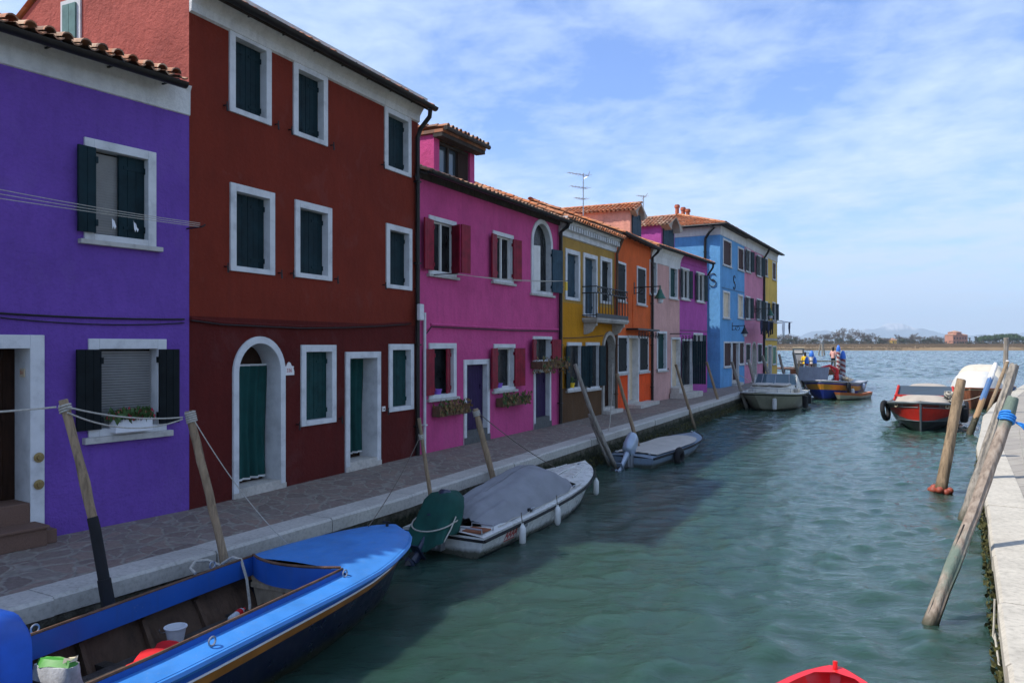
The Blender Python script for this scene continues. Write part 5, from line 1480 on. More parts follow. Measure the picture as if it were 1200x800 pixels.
# ---- cream cabin cruiser, bow towards us
o, L = boat('cabin_cruiser', 'cream cabin cruiser with a folding windscreen and beige foredeck cushions', (14.35, 40.3), (11.5, 35.05))
H = Hull(L, 2.75, [(0,.70),(.5,.72),(.8,.78),(1,.84)], -.25, .80, .0, [(0,.85),(.3,.96),(.6,1.0),(.75,.98),(.87,.90),(.94,.76),(.98,.55),(1,.36)], .75, flare=.05)
mb = MB(); H.hull(mb, [(.10, 0), (.17, 1), (1.0, 0, 0)]); mb.build('hull', ['gelcoat_olive', 'rubber', 'paint_black'], o, True, 0, 45)
mb = MB(); H.deck(mb, lambda t: 0, 0, .05); mb.build('deck', 'gelcoat_cream', o, True, 0, 40)
mb = MB(); H.rail(mb, .03, .005, .0); mb.build('rubbing_strake', 'gelcoat', o, True)
mb = MB(); zb_ = .74
f = [(L*.88, .55), (L*.80, .98), (L*.52, 1.02)]
mb.loft([[(L*.52,-1.02,zb_),(L*.80,-1.0,zb_),(L*.90,-.55,zb_),(L*.90,.55,zb_),(L*.80,1.0,zb_),(L*.52,1.02,zb_)], [(L*.53,-.92,1.12),(L*.76,-.86,1.10),(L*.845,-.45,1.04),(L*.845,.45,1.04),(L*.76,.86,1.10),(L*.53,.92,1.12)]]); cb = mb.build('cabin', 'gelcoat_cream', o, False, .05)
for s_ in (1, -1):
    mb = MB(); mb.box(L*.56, L*.80, .03 if s_ > 0 else -.80, .80 if s_ > 0 else -.03, 1.10, 1.20); mb.build('cushion', 'cover_beige', cb, True, .05)
for s_ in (1, -1):
    mb = MB(); mb.add([(L*.70, s_*.94, .86),(L*.60, s_*1.0, .86),(L*.60, s_*.955, 1.0),(L*.70, s_*.90, 1.0)], [(0,1,2,3)]); mb.build('porthole', 'windscreen', cb)
mb = MB()
def ws(u, top):  # raked curved screen
    a = u*1.25; return (L*.53 - (.34 if top else 0) + .25*math.cos(a) - .25, .98*math.sin(a)/math.sin(1.25)*(.92 if top else 1), 1.60 if top else 1.10)
mb.loft([[ws(u, 0), ws(u, 1)] for u in [-1+k/6 for k in range(13)]], closed=False); w_ = mb.build('windscreen', 'windscreen', cb, True)
mb = MB()
for top in (0, 1): mb.tube([ws(-1+k/6, top) for k in range(13)], .022, 6)
for u in (-1, -.55, 0, .55, 1): mb.tube([ws(u, 0), ws(u, 1)], .018, 6)
mb.build('screen_frame', 'metal_grey', w_)
for s_ in (1, -1):
    mb = MB(); mb.loft([[(L*.53-.05, s_*1.0, .80),(L*.30, s_*1.05, .80),(L*.34, s_*1.02, 1.05),(L*.49-.05, s_*.96, 1.58)], [(L*.53-.05, s_*1.03, .80),(L*.30, s_*1.08, .80),(L*.34, s_*1.05, 1.05),(L*.49-.05, s_*.99, 1.58)]]); mb.build('side_wing', 'gelcoat', cb, False, .01)
mb = MB(); mb.tube([(L*.70, -1.22, .80),(L*.72,-1.2,1.0),(L*.93,-.75,1.04),(L*.985,-.3,1.05),(L*.985,.3,1.05),(L*.93,.75,1.04),(L*.72,1.2,1.0),(L*.70,1.22,.80)], .016, 6)
for x, y in ((L*.83,-1.02),(L*.83,1.02),(L*.955,-.55),(L*.955,.55)): mb.tube([(x,y,.78),(x,y*.97,1.03)], .013, 6)
mb.build('bow_rail', 'metal_grey', o, True)
fender(o, L*.98-.1, .42, .62, .55, .10); fender(o, L*.80, -1.42, .60, .5, .10)
fender(o, L*.60, 1.45, .66, .62, .13, 'rubber'); fender(o, L*.40, 1.45, .66, .5, .13, 'rubber')
mb = MB(); 
for k in range(5): mb.tube([(L*.62+.16*(1-.06*k)*math.cos(a), 1.10+.12*math.sin(a), .80+.03*k) for a in [j*math.pi/8 for j in range(17)]], .02, 5, False)
mb.build('rope_coil', 'rope_pale', o); cruiser = o

# ---- blue and yellow cargo boat
o, L = boat('cargo_boat', 'blue and yellow cargo boat carrying a grey panel and a stack of boards', (20.7, 47.6), (17.05, 42.3))
H = Hull(L, 2.7, [(0,.85),(.5,.85),(.8,.95),(1,1.08)], -.3, .84, .1, [(0,.9),(.3,1),(.7,1.0),(.82,.92),(.9,.74),(.95,.52),(.98,.32),(1,.08)], .5)
mb = MB(); H.hull(mb, [(.12, 0), (.22, 1), (.58, 2), (1.0, 3, 3)]); mb.build('hull', ['paint_grey', 'paint_royal', 'paint_yellow', 'paint_royal'], o, True, 0, 45)
mb = MB(); H.deck(mb, lambda t: 0, 0, .06); mb.build('deck', 'paint_grey', o, True, 0, 40)
mb = MB(); H.rail(mb, .045, .01, .0); mb.build('rubbing_rail', 'paint_grey', o, True)
mb = MB(); mb.box(-.03, .03, -1.0, .85, 0, .82, Matrix.Translation((L*.78, -.75, .98)) @ Matrix.Rotation(R(-18), 4, 'Z') @ Matrix.Rotation(R(-12), 4, 'Y')); pn = mb.build('side_panel', 'paint_grey', o, False, .015)
mb = MB(); mb.lathe([(.0,0),(.06,0),(.06,.02),(0,.02)], 10); k = mb.build('panel_handle', 'rubber', pn); k.location = (L*.78+.10, .05, 1.35); k.rotation_euler = (0, R(90), 0)
# red loading crane
mb = MB(); mb.tube([(0,0,0),(0,0,.55)], .16, 10); mb.tube([(0,0,.5),(0,.05,1.0)], .12, 8); mb.tube([(0,.05,.95),(.1,-.45,1.28),(.35,-1.0,1.12)], [.12,.10,.07], 8); mb.tube([(.02,0,.55),(.12,-.40,1.12)], .045, 6)
cr = mb.build('crane', 'paint_scarlet', o, True, .0); cr.location = (L*.60, .25, .93); cr.scale = (.8, .8, .72)
mb = MB(); mb.tube([(.35,-1.0,1.12),(.35,-1.0,.75)], .02, 6); mb.box(.30,.40,-1.05,-.95,.66,.76); mb.build('crane_hook', 'iron_black', cr)
for k in range(4):
    mb = MB(); mb.box(-1.4, 1.4, -.13, .13, 0, .05, Matrix.Translation((L*.50+.1*k, .80-.06*k, .98+.055*k)) @ Matrix.Rotation(R(6+2*k), 4, 'Z')); mb.build('cargo_board', 'timber_pale', o)
mb = MB(); mb.loft([[(L*.22+1.5*i/8, .05+1.0*(k/8-.5)*(1-.1*abs(i-4)), .92+.38*math.sin(math.pi*k/8)*(.6+.4*math.sin(math.pi*i/8))+.02*math.sin(k*3+i*2)) for k in range(9)] for i in range(9)], closed=False); mb.build('cargo_tarp', 'cover_grey', o, True, 0, 80)
mb = MB(); mb.tube([(L*.66,-.85,.95),(L*.66,-.85,1.25),(L*.67,-.80,1.36)], [.12,.15,.06], 10); mb.build('plastic_drum', 'paint_orange', o, True)
tyre(o, L*.86, H.hb(.86)+.10, .70, .22); fender(o, L*.80, H.hb(.8)+.09, .62, .5, .10); fender(o, L*.80, -H.hb(.8)-.09, .62, .5, .10); cargo = o

# ---- small orange and olive rowing boat
o, L = boat('rowing_boat', 'small olive rowing boat with an orange gunwale beside the cargo boat', (20.35, 44.6), (17.8, 42.0))
H = Hull(L, 1.35, [(0,.36),(.5,.34),(1,.46)], -.15, .80, -.02, [(0,.85),(.3,.98),(.55,1),(.75,.85),(.88,.6),(.95,.4),(1,.2)], .3)
mb = MB(); H.hull(mb, [(.42, 0), (1.0, 1, 1)]); mb.build('hull', ['paint_orange', 'gelcoat_olive'], o, True, 0, 45)
mb = MB(); ii = lambda t: H.hb(t)-.10 if .08 < t < .88 else 0.0
H.deck(mb, ii, 0, .0); mb.build('gunwale', 'paint_orange', o, True, 0, 40)
mb = MB(); H.inside(mb, lambda t: H.hb(t)-.10, .02, .09, .87); mb.build('inside', 'gelcoat_olive', o, True, 0, 40)
for x in (.35, .62): 
    mb = MB(); mb.box(L*x-.12, L*x+.12, -H.hb(x)+.11, H.hb(x)-.11, .24, .27); mb.build('thwart', 'timber_brown', o)
outboard(o, -.02, 0, .38, 'engine_silver', 0, .7); rowboat = o

# ---- red and black boat by the sunny quay, bow towards us
o, L = boat('launch', 'red and black wooden launch with tan covers and a tyre on its bow', (18.6, 34.2), (14.15, 26.6))
H = Hull(L, 2.55, [(0,.70),(.5,.74),(.8,.86),(1,1.02)], -.3, .84, .15, [(0,.9),(.3,1),(.7,1),(.82,.93),(.9,.78),(.95,.58),(.98,.38),(1,.06)], .35, flare=.02)
mb = MB(); H.hull(mb, [(.20, 0), (.24, 1), (.84, 1), (.88, 3), (1.0, 2, 2)]); mb.build('hull', ['paint_red_dark', 'paint_red', 'paint_black', 'paint_slate'], o, True, 0, 45)
mb = MB()
for q in (.22, .86):
    for l in H.ring_at(q, .008): mb.tube(l, .018, 5)
mb.tube([(L-.02,0,H.gz(1)),(L-.10,0,.5),(L-.34,0,-.1)], .04, 6)
mb.build('hull_moulding', 'paint_slate', o, True)
mb = MB(); H.deck(mb, lambda t: 0, 0, .07); mb.build('deck', 'paint_slate', o, True, 0, 40)
mb = MB(); H.rail(mb, .05, .01, .0); mb.build('rubbing_rail', 'paint_slate', o, True)
# grey wedge painted low on each bow
for s_ in (1, -1):
    mb = MB(); r1 = H.ring_at(.24, .012)[0 if s_ > 0 else 1]; r2 = H.ring_at(.84, .012)[0 if s_ > 0 else 1]; T = H.ts()
    up, lo = [], []
    for t, a, b in zip(T, r1, r2):
        if t < .60 or t > .985: continue
        k = min(1, (t-.60)/.385)**1.3; up.append(tuple(lerp(a[j], b[j], min(.97, k)) for j in range(3))); lo.append(b)
    mb.loft([up, lo], closed=False); mb.build('bow_wedge', 'paint_slate', o, True)
    mb = MB(); q = H.ring_at(.13, .01)[0 if s_ > 0 else 1]; i = min(range(len(T)), key=lambda i: abs(T[i]-.93)); c = q[i]; d = (Vector(q[i+1])-Vector(q[i-1])).normalized()
    mb.tube([Vector(c) + d*.10*math.cos(a) + Vector((0,0,.055*math.sin(a))) for a in [k*math.pi/8 for k in range(17)]], .018, 6, False); mb.build('hawse_ring', 'paper_cream', o)
def cover(o, H, t0, t1, h, w, mat, name, ends=.12, zoff=.02, lip=0):
    mb = MB(); rings = []; n = 16
    for i in range(n+1):
        s_ = i/n; t = lerp(t0, t1, s_); e = min(1, min(s_, 1-s_)/ends) if ends else 1; e = math.sin(e*math.pi/2)
        r = []
        for k in range(19):
            u = k/18*2-1; r.append((t*H.L, u*(H.hb(t)*w), H.gz(t)+zoff + h*e*(1-abs(u)**4.5) + .008*math.sin(i*1.7+k)))
        rings.append(r)
    mb.loft(rings, closed=False); return mb.build(name, mat, o, True, 0, 60)
cover(o, H, .60, .90, .30, .80, 'cover_tan', 'fore_cover', .2); cover(o, H, .10, .58, .66, .84, 'cover_tan', 'aft_cover', .16)
mb = MB(); mb.loft([[(L*.575,-1.0,1.05),(L*.60,1.0,1.05)],[(L*.545,-.90,1.42),(L*.545,.90,1.42)]], closed=False); mb.build('windscreen', 'glass_sky', o)
mb = MB(); mb.box(L*.585, L*.61, -1.05, 1.05, 1.02, 1.09); mb.tube([(L*.595,-1.06,.86),(L*.585,-1.0,1.06),(L*.55,-.93,1.42)], .05, 6); mb.tube([(L*.595,1.06,.86),(L*.585,1.0,1.06),(L*.55,.93,1.42)], .05, 6); mb.build('screen_frame', 'paint_red', o)
tyre(o, L*.86, -(H.hb(.86)+.10), .62, .30, R(8), rz=R(-14)); tyre(o, L*.60, H.hb(.6)+.1, .55, .28); fender(o, L*.80, H.hb(.80)+.1, .8, .55, .12, 'rubber')
mb = MB(); rnd = random.Random(2)
for k in range(9): mb.tube([(L*.80+rnd.uniform(-.2,.2)+.22*math.cos(a+k), .85+.16*math.sin(a+k*2), 1.0+.04*k+rnd.uniform(-.02,.02)) for a in [j*math.pi/6 for j in range(13)]], .025, 5, False)
mb.build('rope_heap', 'rope_pale', o)
mb = MB(); 
for s_ in (1,-1):
    T = H.ts(); q = H.ring_at(.12, .012)[0 if s_ > 0 else 1]
    for tt in [.80+.012*k for k in range(8)] + [.952+.005*k for k in range(4)]:
        i = min(range(1, len(T)-1), key=lambda i: abs(T[i]-tt)); a, b = Vector(q[i]), Vector(q[i+1]); f = (tt-T[i])/(T[i+1]-T[i]+1e-6); p = a.lerp(b, f); d = (b-a).normalized()
        mb.tube([p+Vector((0,0,-.05)), p+d*.02+Vector((0,0,.05))], .008, 4)
mb.build('bow_lettering', 'paint_slate', o); launch = o

# ---- brown boat under a white cover behind it
o, L = boat('covered_boat', 'brown boat hidden under a tall cream cover behind the red launch', (26.3, 42.5), (21.6, 36.2))
H = Hull(L, 2.6, [(0,.75),(.5,.78),(1,1.0)], -.3, .84, .1, None, .4)
mb = MB(); H.hull(mb, [(.12, 0), (1.0, 1, 1)]); mb.build('hull', ['timber_pale', 'timber_red'], o, True, 0, 45)
mb = MB(); H.deck(mb, lambda t: 0, 0, .05); mb.build('deck', 'timber_pale', o, True, 0, 40)
mb = MB(); H.rail(mb, .045, .01, .0); mb.build('rubbing_rail', 'timber_red', o, True)
cover(o, H, .48, .93, .85, .95, 'cover_white', 'fore_cover', .5); cover(o, H, .04, .56, 1.22, .96, 'cover_cream', 'aft_cover', .25)
fender(o, L*.75, H.hb(.75)+.09, .7, .5, .1, 'rubber'); covered = o

# ---- blue boat with a raised bow cover at the far right quay
o, L = boat('blue_boat', 'bright blue boat half hidden behind the leaning grey poles', (29.6, 47.2), (25.9, 41.2))
H = Hull(L, 2.1, [(0,.6),(.5,.64),(1,.95)], -.25, .84, .05, None, .4)
mb = MB(); H.hull(mb, [(.5, 0), (1.0, 1, 1)]); mb.build('hull', ['paint_blue', 'paint_blue_deep'], o, True, 0, 45)
mb = MB(); H.deck(mb, lambda t: 0, 0, .05); mb.build('deck', 'paint_blue', o, True, 0, 40)
mb = MB(); H.rail(mb, .04, .01, .0); mb.build('rubbing_rail', 'sign_white', o, True)
cover(o, H, .1, .7, .45, .9, 'tarp_blue', 'boat_cover', .2)

# ---- red dinghy whose bow shows at the bottom edge
o, L = boat('red_dinghy', 'small scarlet red dinghy, only its blunt bow showing below us', (1.10, 3.05), (2.62, 6.22))
H = Hull(L, 1.30, [(0,.34),(.5,.34),(.85,.37),(1,.41)], -.15, .82, -.02, [(0,.9),(.4,1),(.62,.98),(.78,.84),(.88,.62),(.95,.36),(.985,.17),(1,.07)], .3)
mb = MB(); H.hull(mb); mb.build('hull', 'paint_scarlet', o, True, 0, 45)
mb = MB(); ii = lambda t: H.hb(t)-.07 if t < .965 else 0.0
H.deck(mb, ii, .0, .0); mb.build('gunwale', 'paint_scarlet', o, True, 0, 40)
mb = MB()
for s_ in (1, -1): mb.loft([[(t*L, s_*(H.hb(t)-.07), H.gz(t)), (t*L, s_*max(.0, H.hb(t)-.11), H.gz(t)-.10)] for t in H.ts() if t < .95], closed=False)
mb.build('gunwale_lip', 'paint_scarlet', o, True)
mb = MB(); H.inside(mb, lambda t: max(.02, H.hb(t)-.11), .05, .05, .94, -.09); mb.build('inside', 'timber_brown', o, True, 0, 40)
for x in (.35, .7):
    mb = MB(); mb.box(L*x-.13, L*x+.13, -H.hb(x)+.10, H.hb(x)-.10, .20, .23); mb.build('thwart', 'timber_brown', o)
mb = MB(); mb.tube([(L-.05,0,H.gz(1)),(L-.04,0,H.gz(1)+.055)], .018, 8); mb.build('bow_pin', 'paint_scarlet', o, True)
# ================================================================ POLES, ROPES, PLANTS, LAMPS, PEOPLE
POLES = {}
def pole(key, label, base, top, d0, d1, mat='pole_wood', bend=.0, group='mooring poles beside the moored boats', cap='cut', zbot=-2.0, name='mooring_pole', cat='mooring pole', n=12):
    """base (X,Y) at the waterline, top (X,Y,Z)"""
    bx, by = base; o_rnd = random.Random(ord(key))
    o = empty(name, (bx, by, 0), 0, label, cat, group)
    B = Vector((0, 0, WATER)); T = Vector((top[0]-bx, top[1]-by, top[2])); d = T - B
    side = Vector((-d.y, d.x, 0)); side = side.normalized() if side.length > 1e-4 else Vector((1,0,0))
    pts = []; rr = []; N_ = 20
    k0 = (zbot - WATER)/d.z
    for i in range(N_+1):
        s_ = lerp(k0, 1, i/N_); p = B + d*s_ + Vector((1,0,0))*bend*math.sin(math.pi*max(0, s_)) + Vector((o_rnd.uniform(-1,1), o_rnd.uniform(-1,1), 0))*d0*.03
        pts.append(p); rr.append(lerp(d0, d1, max(0, s_))/2 * (1 + o_rnd.uniform(-.07, .07)))
    dn = d.normalized()
    pts.append(T + dn*d1*.06); rr.append(d1*.40)
    # grooved, split and knotty shaft
    n = max(n, 16); g = [1 + o_rnd.uniform(-.075, .06) for _ in range(n)]; cr = [(o_rnd.randrange(n), o_rnd.uniform(0, .7), o_rnd.uniform(.2, .5)) for _ in range(4)]
    kn = [(o_rnd.randrange(n), o_rnd.randrange(4, N_)) for _ in range(3)]; mb = MB(); rings = []; up = Vector((0,1,0))
    ax1 = d.cross(up).normalized(); ax2 = ax1.cross(d).normalized()
    for i, p in enumerate(pts):
        ring = []
        for k in range(n):
            f = g[k] * (1 + o_rnd.uniform(-.025, .025)); s_ = i/len(pts)
            for c_, a_, l_ in cr:
                if k == c_ and a_ < s_ < a_+l_: f *= .80
            for c_, j_ in kn:
                if abs(i-j_) <= 0 and min((k-c_) % n, (c_-k) % n) <= 1: f *= 1.14
            q = p + (ax1*math.cos(2*math.pi*k/n) + ax2*math.sin(2*math.pi*k/n))*rr[i]*f
            if i >= len(pts)-2: q = q + dn*(g[(k*3) % n]-1)*d1*1.6
            ring.append(q)
        rings.append(ring)
    mb.loft(rings); mb.build('shaft', mat, o, True, 0, 50)
    POLES[key] = (o, pts, rr); return o
def ppx(key, label, bpx, tpx, wpx, Yb, Yt=None, mat='pole_wood', **k):
    """base and top given as photo pixels at a known distance"""
    Yt = Yt or Yb; X, Y, Z = wp(bpx[0], bpx[1], Yb); tx, ty, tz = wp(tpx[0], tpx[1], Yt)
    # slide the base along the pole to the waterline
    f = (tz - WATER)/(tz - Z); b = (tx + (X-tx)*f, ty + (Y-ty)*f)
    w_ = wpx*Yb/F
    return pole(key, label, b, (tx, ty, tz), w_*1.12, w_*.95, mat, **k)

ppx('a', 'leaning pole with a black rubber sleeve in front of the purple house', (119,690), (74,469), 10.5, 7.05, 7.15, bend=.05)
o, pts, rr = POLES['a']
mb = MB(); i0 = 2
P = [Vector(p) for p in pts]
def along(z):
    for a, b in zip(P, P[1:]):
        if a.z <= z <= b.z: return a.lerp(b, (z-a.z)/(b.z-a.z))
    return P[0]
mb.tube([along(-.9), along(-.3), along(.16)], [.060, .060, .058], 10); mb.tube([along(.10), along(.62), along(.72)], [.050, .049, .047], 10)
mb.build('rubber_sleeve', 'rubber', o, True)
ppx('b', 'cracked leaning pole at the corner of the purple and red houses', (261,648), (222,482), 9.8, 8.38, 8.45)
ppx('c', 'thin leaning pole in front of the black downpipe of the red house', (505,578), (491,490), 4.7, 11.75, 11.8, bend=-.01)
ppx('d', 'leaning pole beside the grey covered motor boat', (577,557), (557,479), 6.8, 13.95, 14.0)
ppx('e', 'tall slanting grey pole in front of the mustard house', (714,527), (674,427), 4.8, 18.75, 18.8, mat='pole_grey', bend=-.06)
ppx('f', 'short split stump behind the silver outboard', (712,530), (690,485), 3.7, 18.95, 19.0, mat='pole_grey')
ppx('g', 'shorter slim stump leaning on the split stump', (706,526), (693,494), 3.3, 19.2, 19.25, mat='pole_grey')
ppx('h', 'slanting pole in front of the orange house', (745,513), (723,438), 4.1, 20.6, 20.7)
ppx('i', 'slim leaning pole in front of the pale pink house', (814,501), (792,427), 3.1, 27.6, 27.7)
ppx('j', 'slim leaning pole in front of the violet house', (848,491), (828,424), 3.1, 33.0, 33.1)
ppx('k', 'pole with a bleached top at the bow of the cabin cruiser', (871,466), (857.5,424), 3.4, 36.3, 36.4, mat='pole_grey')
ppx('l', 'bleached pole in front of the rose house', (885,452), (877,421.5), 3.4, 39.5, 39.6, mat='pole_grey')
ppx('m', 'thick bleached pole in front of the ochre house', (903,446), (893,416.5), 3.6, 43.0, 43.1, mat='pole_grey')
ppx('n', 'grey pole at the lagoon end of the ochre house', (919,440), (913,415), 3.3, 49.0, 49.1, mat='pole_grey')
ppx('o', 'grey pole standing before the brown jetty', (936,442), (930,413), 3.3, 54.0, 54.1, mat='pole_grey')
# sunny side
ppx('p', 'stout brown pole ringed by orange floats at the waterline', (1102,577), (1126.5,445), 10.8, 15.7, 15.9)
ppx('q', 'long leaning pole with worn green paint and blue rope at its top', (1090,731), (1187,467), 15, 8.28, 9.3, mat='pole_green_worn', bend=.03, n=16)
ppx('r', 'bare grey pole leaning close behind the green worn pole', (1136,590), (1189,428), 12, 13.2, 13.6, mat='pole_grey')
ppx('s', 'pole painted white and blue at the stern quarter of the red launch', (1137,508), (1166,429), 6.2, 26.1, 26.6, mat='pole_painted')
ppx('t', 'brown pole with a white tip beyond the blue and white pole', (1158,482), (1180.5,424), 4.0, 35, 35.5, mat='pole_wood')
ppx('u', 'tall upright grey pole rising behind the leaning pair', (1178,452), (1179,396), 5.0, 40.5, 40.5, mat='pole_grey')
o, pts, rr = POLES['u']; mb = MB(); p = pts[10]; mb.box(p[0]-.12, p[0]-.02, p[1]-rr[10]-.03, p[1]-rr[10]+.05, p[2]-.1, p[2]+.12); mb.build('small_sign', 'sign_white', o)
o, pts, rr = POLES['t']; mb = MB(); mb.tube([pts[-2] , pts[-1] + (Vector(pts[-1])-Vector(pts[-3]))*.15, Vector(pts[-1]) + (Vector(pts[-1])-Vector(pts[-3]))*.3], [rr[-2]*1.08, rr[-2]*1.05, rr[-2]*.5], 10); mb.build('painted_tip', 'sign_white', o, True)
o, pts, rr = POLES['s']; mb = MB(); mb.tube([pts[-3], pts[-2], Vector(pts[-1])+Vector((.02,0,.12))], [rr[-3]*1.03, rr[-2]*1.05, rr[-2]*.55], 10); mb.build('painted_tip', 'sign_white', o, True)
# black batten on the green worn pole
o, pts, rr = POLES['q']; mb = MB(); P = [Vector(p) for p in pts]
mb.tube([along(-.66)+Vector((-.074,-.03,0)), along(-.05)+Vector((-.072,-.03,0)), along(.28)+Vector((-.070,-.03,0))], .014, 6); mb.build('rubbing_batten', 'rubber', o)
# string of orange net floats lying round the stout pole
bx, by = POLES['p'][0].location.x, POLES['p'][0].location.y
fs = empty('float_string', (bx, by, WATER), 0, 'ring of orange net floats lying on the water round the stout pole', 'floats')
for k in range(8):
    a = k*math.pi/4 + .2; mb = MB(); mb.lathe([(0,-.075),(.04,-.065),(.065,-.035),(.072,0),(.065,.035),(.04,.065),(0,.075)], 12)
    f = mb.build('net_float', 'float_orange', fs, True); f.location = (.17*math.cos(a), .17*math.sin(a), .035 + .02*(k % 3)); f.rotation_euler = (R(80), .3*k, a)
mb = MB(); mb.tube([(.17*math.cos(k*math.pi/10), .17*math.sin(k*math.pi/10), .05) for k in range(21)], .012, 6, False); mb.build('cord', 'rope_dark', fs)

# ---- ropes
def rope(label, pts, r=.011, mat='rope_pale', name='mooring_rope', cat='rope', group='mooring ropes'):
    mb = MB(); o0 = Vector(pts[0]); mb.tube([Vector(p)-o0 for p in pts], r, 6)
    o = mb.build(name, mat, None, True); o.location = o0; return tag(o, label, cat, group)
def ptop(k, dz=.1):
    o, pts, rr = POLES[k]; p = Vector(pts[-2]) + Vector((o.location.x, o.location.y, 0)); d = (Vector(pts[-2])-Vector(pts[-4])).normalized()
    return p - d*dz, rr[-3]
def coil(k, dz=.1, turns=3, r=.011, mat='rope_pale', label='', pitch=.024, tail=None):
    o, pts, rr = POLES[k]; c, R0 = ptop(k, dz); ax_ = (Vector(pts[-2])-Vector(pts[-4])).normalized(); u = ax_.cross(Vector((0,1,0))).normalized(); v = ax_.cross(u).normalized()
    P_ = [c + (u*math.cos(a)+v*math.sin(a))*(R0+.010) + ax_*pitch*a/6.283 for a in [i*math.pi/8 for i in range(int(turns*16)+1)]]
    return P_ + (tail or [])
pa, _ = ptop('a', .06); pb, _ = ptop('b', .06)
rope('pale rope stretched tight between the sleeved pole and the cracked pole', sag(tuple(pa + Vector((.06,-.06,0))), tuple(pb + Vector((-.07,-.05,0))), .05, 20) , .009)
rope('pale rope looped low between the sleeved pole and the cracked pole', sag(tuple(pa + Vector((.06,-.06,-.05))), tuple(pb + Vector((-.07,-.05,-.02))), .12, 20) , .008)
rope('pale rope leading out of view from the sleeved pole', sag(tuple(pa + Vector((-.05,-.05,0))), (-5.9, 5.6, 1.80), .05, 16), .010)
rope('coil of pale rope round the top of the sleeved pole', coil('a', .11, 3), .010)
rope('thick coil of pale rope round the top of the cracked pole', coil('b', .12, 5), .011)
WBm = lambda x, y, z: on_boat(work_boat, x, y, z)
rope('thin rope running from the cracked pole down to the blue bow', sag(tuple(pb + Vector((.06,-.05,-.04))), WBm(8.2-1.15, .72, .70), .10, 20), .006, 'rope_pale')
pc, _ = ptop('c', .30)
rope('pale rope from the thin pole down to the blue bow', sag(tuple(pc + Vector((-.03,-.05,0))), WBm(8.2-.30, .18, .77), .07, 20), .006, 'rope_dark')
rope('short coil of pale rope round the thin pole', coil('c', .32, 3), .010)
pd, _ = ptop('d', .08)
rope('thin rope from the leaning pole to the white bow', sag(tuple(pd + Vector((.05,-.04,0))), on_boat(motor_boat, 4.6, .30, .55), .06, 20), .008, 'rope_dark')
rope('coil of rope round the pole beside the grey covered boat', coil('d', .13, 4), .012)
rope('tan rope hanging over the far coaming of the blue work boat', [WBm(8.2-2.05, .82, .68), WBm(8.2-2.02, .70, .76), WBm(8.2-2.0, .60, .74), WBm(8.2-2.02, .50, .55), WBm(8.2-2.06, .42, .30), WBm(8.2-2.3, .20, .16), WBm(8.2-2.7, .0, .06)], .016, 'rope_pale')
rope('tan rope knotted round the foot of the cracked pole', [WBm(8.2-2.05, .84, .66), WBm(8.2-2.12, .95, .72), WBm(8.2-2.25, .99, .74), WBm(8.2-2.4, .90, .71), WBm(8.2-2.42, .80, .68)], .016, 'rope_pale')
ph, _ = ptop('h', .02)
rope('pale rope hanging straight from the pole before the orange house', [tuple(ph + Vector((-.12,0,.3))), tuple(ph + Vector((-.13,0,-.4))), tuple(ph + Vector((-.2,-.05,-1.3))), tuple(ph + Vector((-.35,-.1,-1.95)))], .014)
# blue rope knotted round the green worn pole with a frayed tail
o, pts, rr = POLES['q']; kn = empty('knotted_rope', tuple(ptop('q', .30)[0]), 0, 'bright blue rope knotted round the green worn pole with frayed ends', 'rope')
c0 = kn.location.copy(); P_ = coil('q', .34, 3.2, pitch=.035); mb = MB(); mb.tube([Vector(p)-c0 for p in P_], .016, 6); mb.build('rope_turns', 'rope_blue', kn, True)
rnd = random.Random(4); mb = MB()
st = Vector((.070, -.060, -.03))
for k in range(9):
    e = Vector((.20+rnd.uniform(-.05,.07), -.11+rnd.uniform(-.04,.03), -.16+rnd.uniform(-.07,.06))); m_ = st.lerp(e, .5) + Vector((rnd.uniform(-.02,.02), 0, .03)); mb.tube([st, m_, e], [.010,.008,.004], 4)
mb.build('frayed_tail', 'rope_blue', kn)
pq, _ = ptop('q', .42)
rope('thin pale line hanging from the blue knot down onto the quay', [tuple(pq + Vector((.10,-.12,0))), tuple(pq + Vector((.12,-.22,-.6))), (pq.x+.1, pq.y-.5, .05), (pq.x-.15, pq.y-1.3, .028), (pq.x-.9, pq.y-2.6, .028)], .005)
ps, _ = ptop('s', 1.1)
rope('pale rope from the white and blue pole to the red launch', sag(tuple(ps), on_boat(launch, 7.3, .8, 1.05), .10, 14), .014)
rope('pale rope from the bleached pole to the cream cruiser', sag(tuple(ptop('k', .5)[0]), on_boat(cruiser, 5.7, .2, .95), .05, 10), .014)
rope('green rope loop hanging against the sunny quay wall', [(4.62,7.35,-.12),(4.60,7.33,-.35),(4.56,7.28,-.45),(4.58,7.25,-.52),(4.64,7.30,-.46),(4.60,7.33,-.40),(4.45,7.0,-.68)], .010)

# ---- washing lines
def lines(label, h, pts_list, r=.005):
    c = empty('clothes_line', (h.p0[0], h.p0[1], 0), h.o.rotation_euler.z, label, 'clothes line', 'clothes lines on the house fronts')
    for P_ in pts_list:
        mb = MB(); mb.tube(P_, r, 5); mb.build('line', 'rope_pale', c)
    return c
h = purple
u1, z1 = h.at(219, 268); u0 = .5
c = lines('three thin clothes lines crossing the purple house front', h, [sag((u0,-.35,z1+.04+.14*k), (u1,-.30,z1+.025*k), .03+.03*k) for k in range(3)])
mb = MB(); mb.tube([(u1,0,z1),(u1,-.36,z1),(u1+.04,-.36,z1+.03)], .012, 6); mb.build('hook', 'iron_black', c)
u, z = h.at(128, 262)
for k, du in enumerate((-.12, .16)):
    mb = MB(); mb.loft([[(u+du+.05*i/4-.03, -.33+.012*math.sin(i*2), z+.03-.02*i), (u+du+.06*i/4-.03, -.345, z-.12+.04*((i+k)%2))] for i in range(5)], closed=False); mb.build('hanging_rag', 'cloth_white', c)
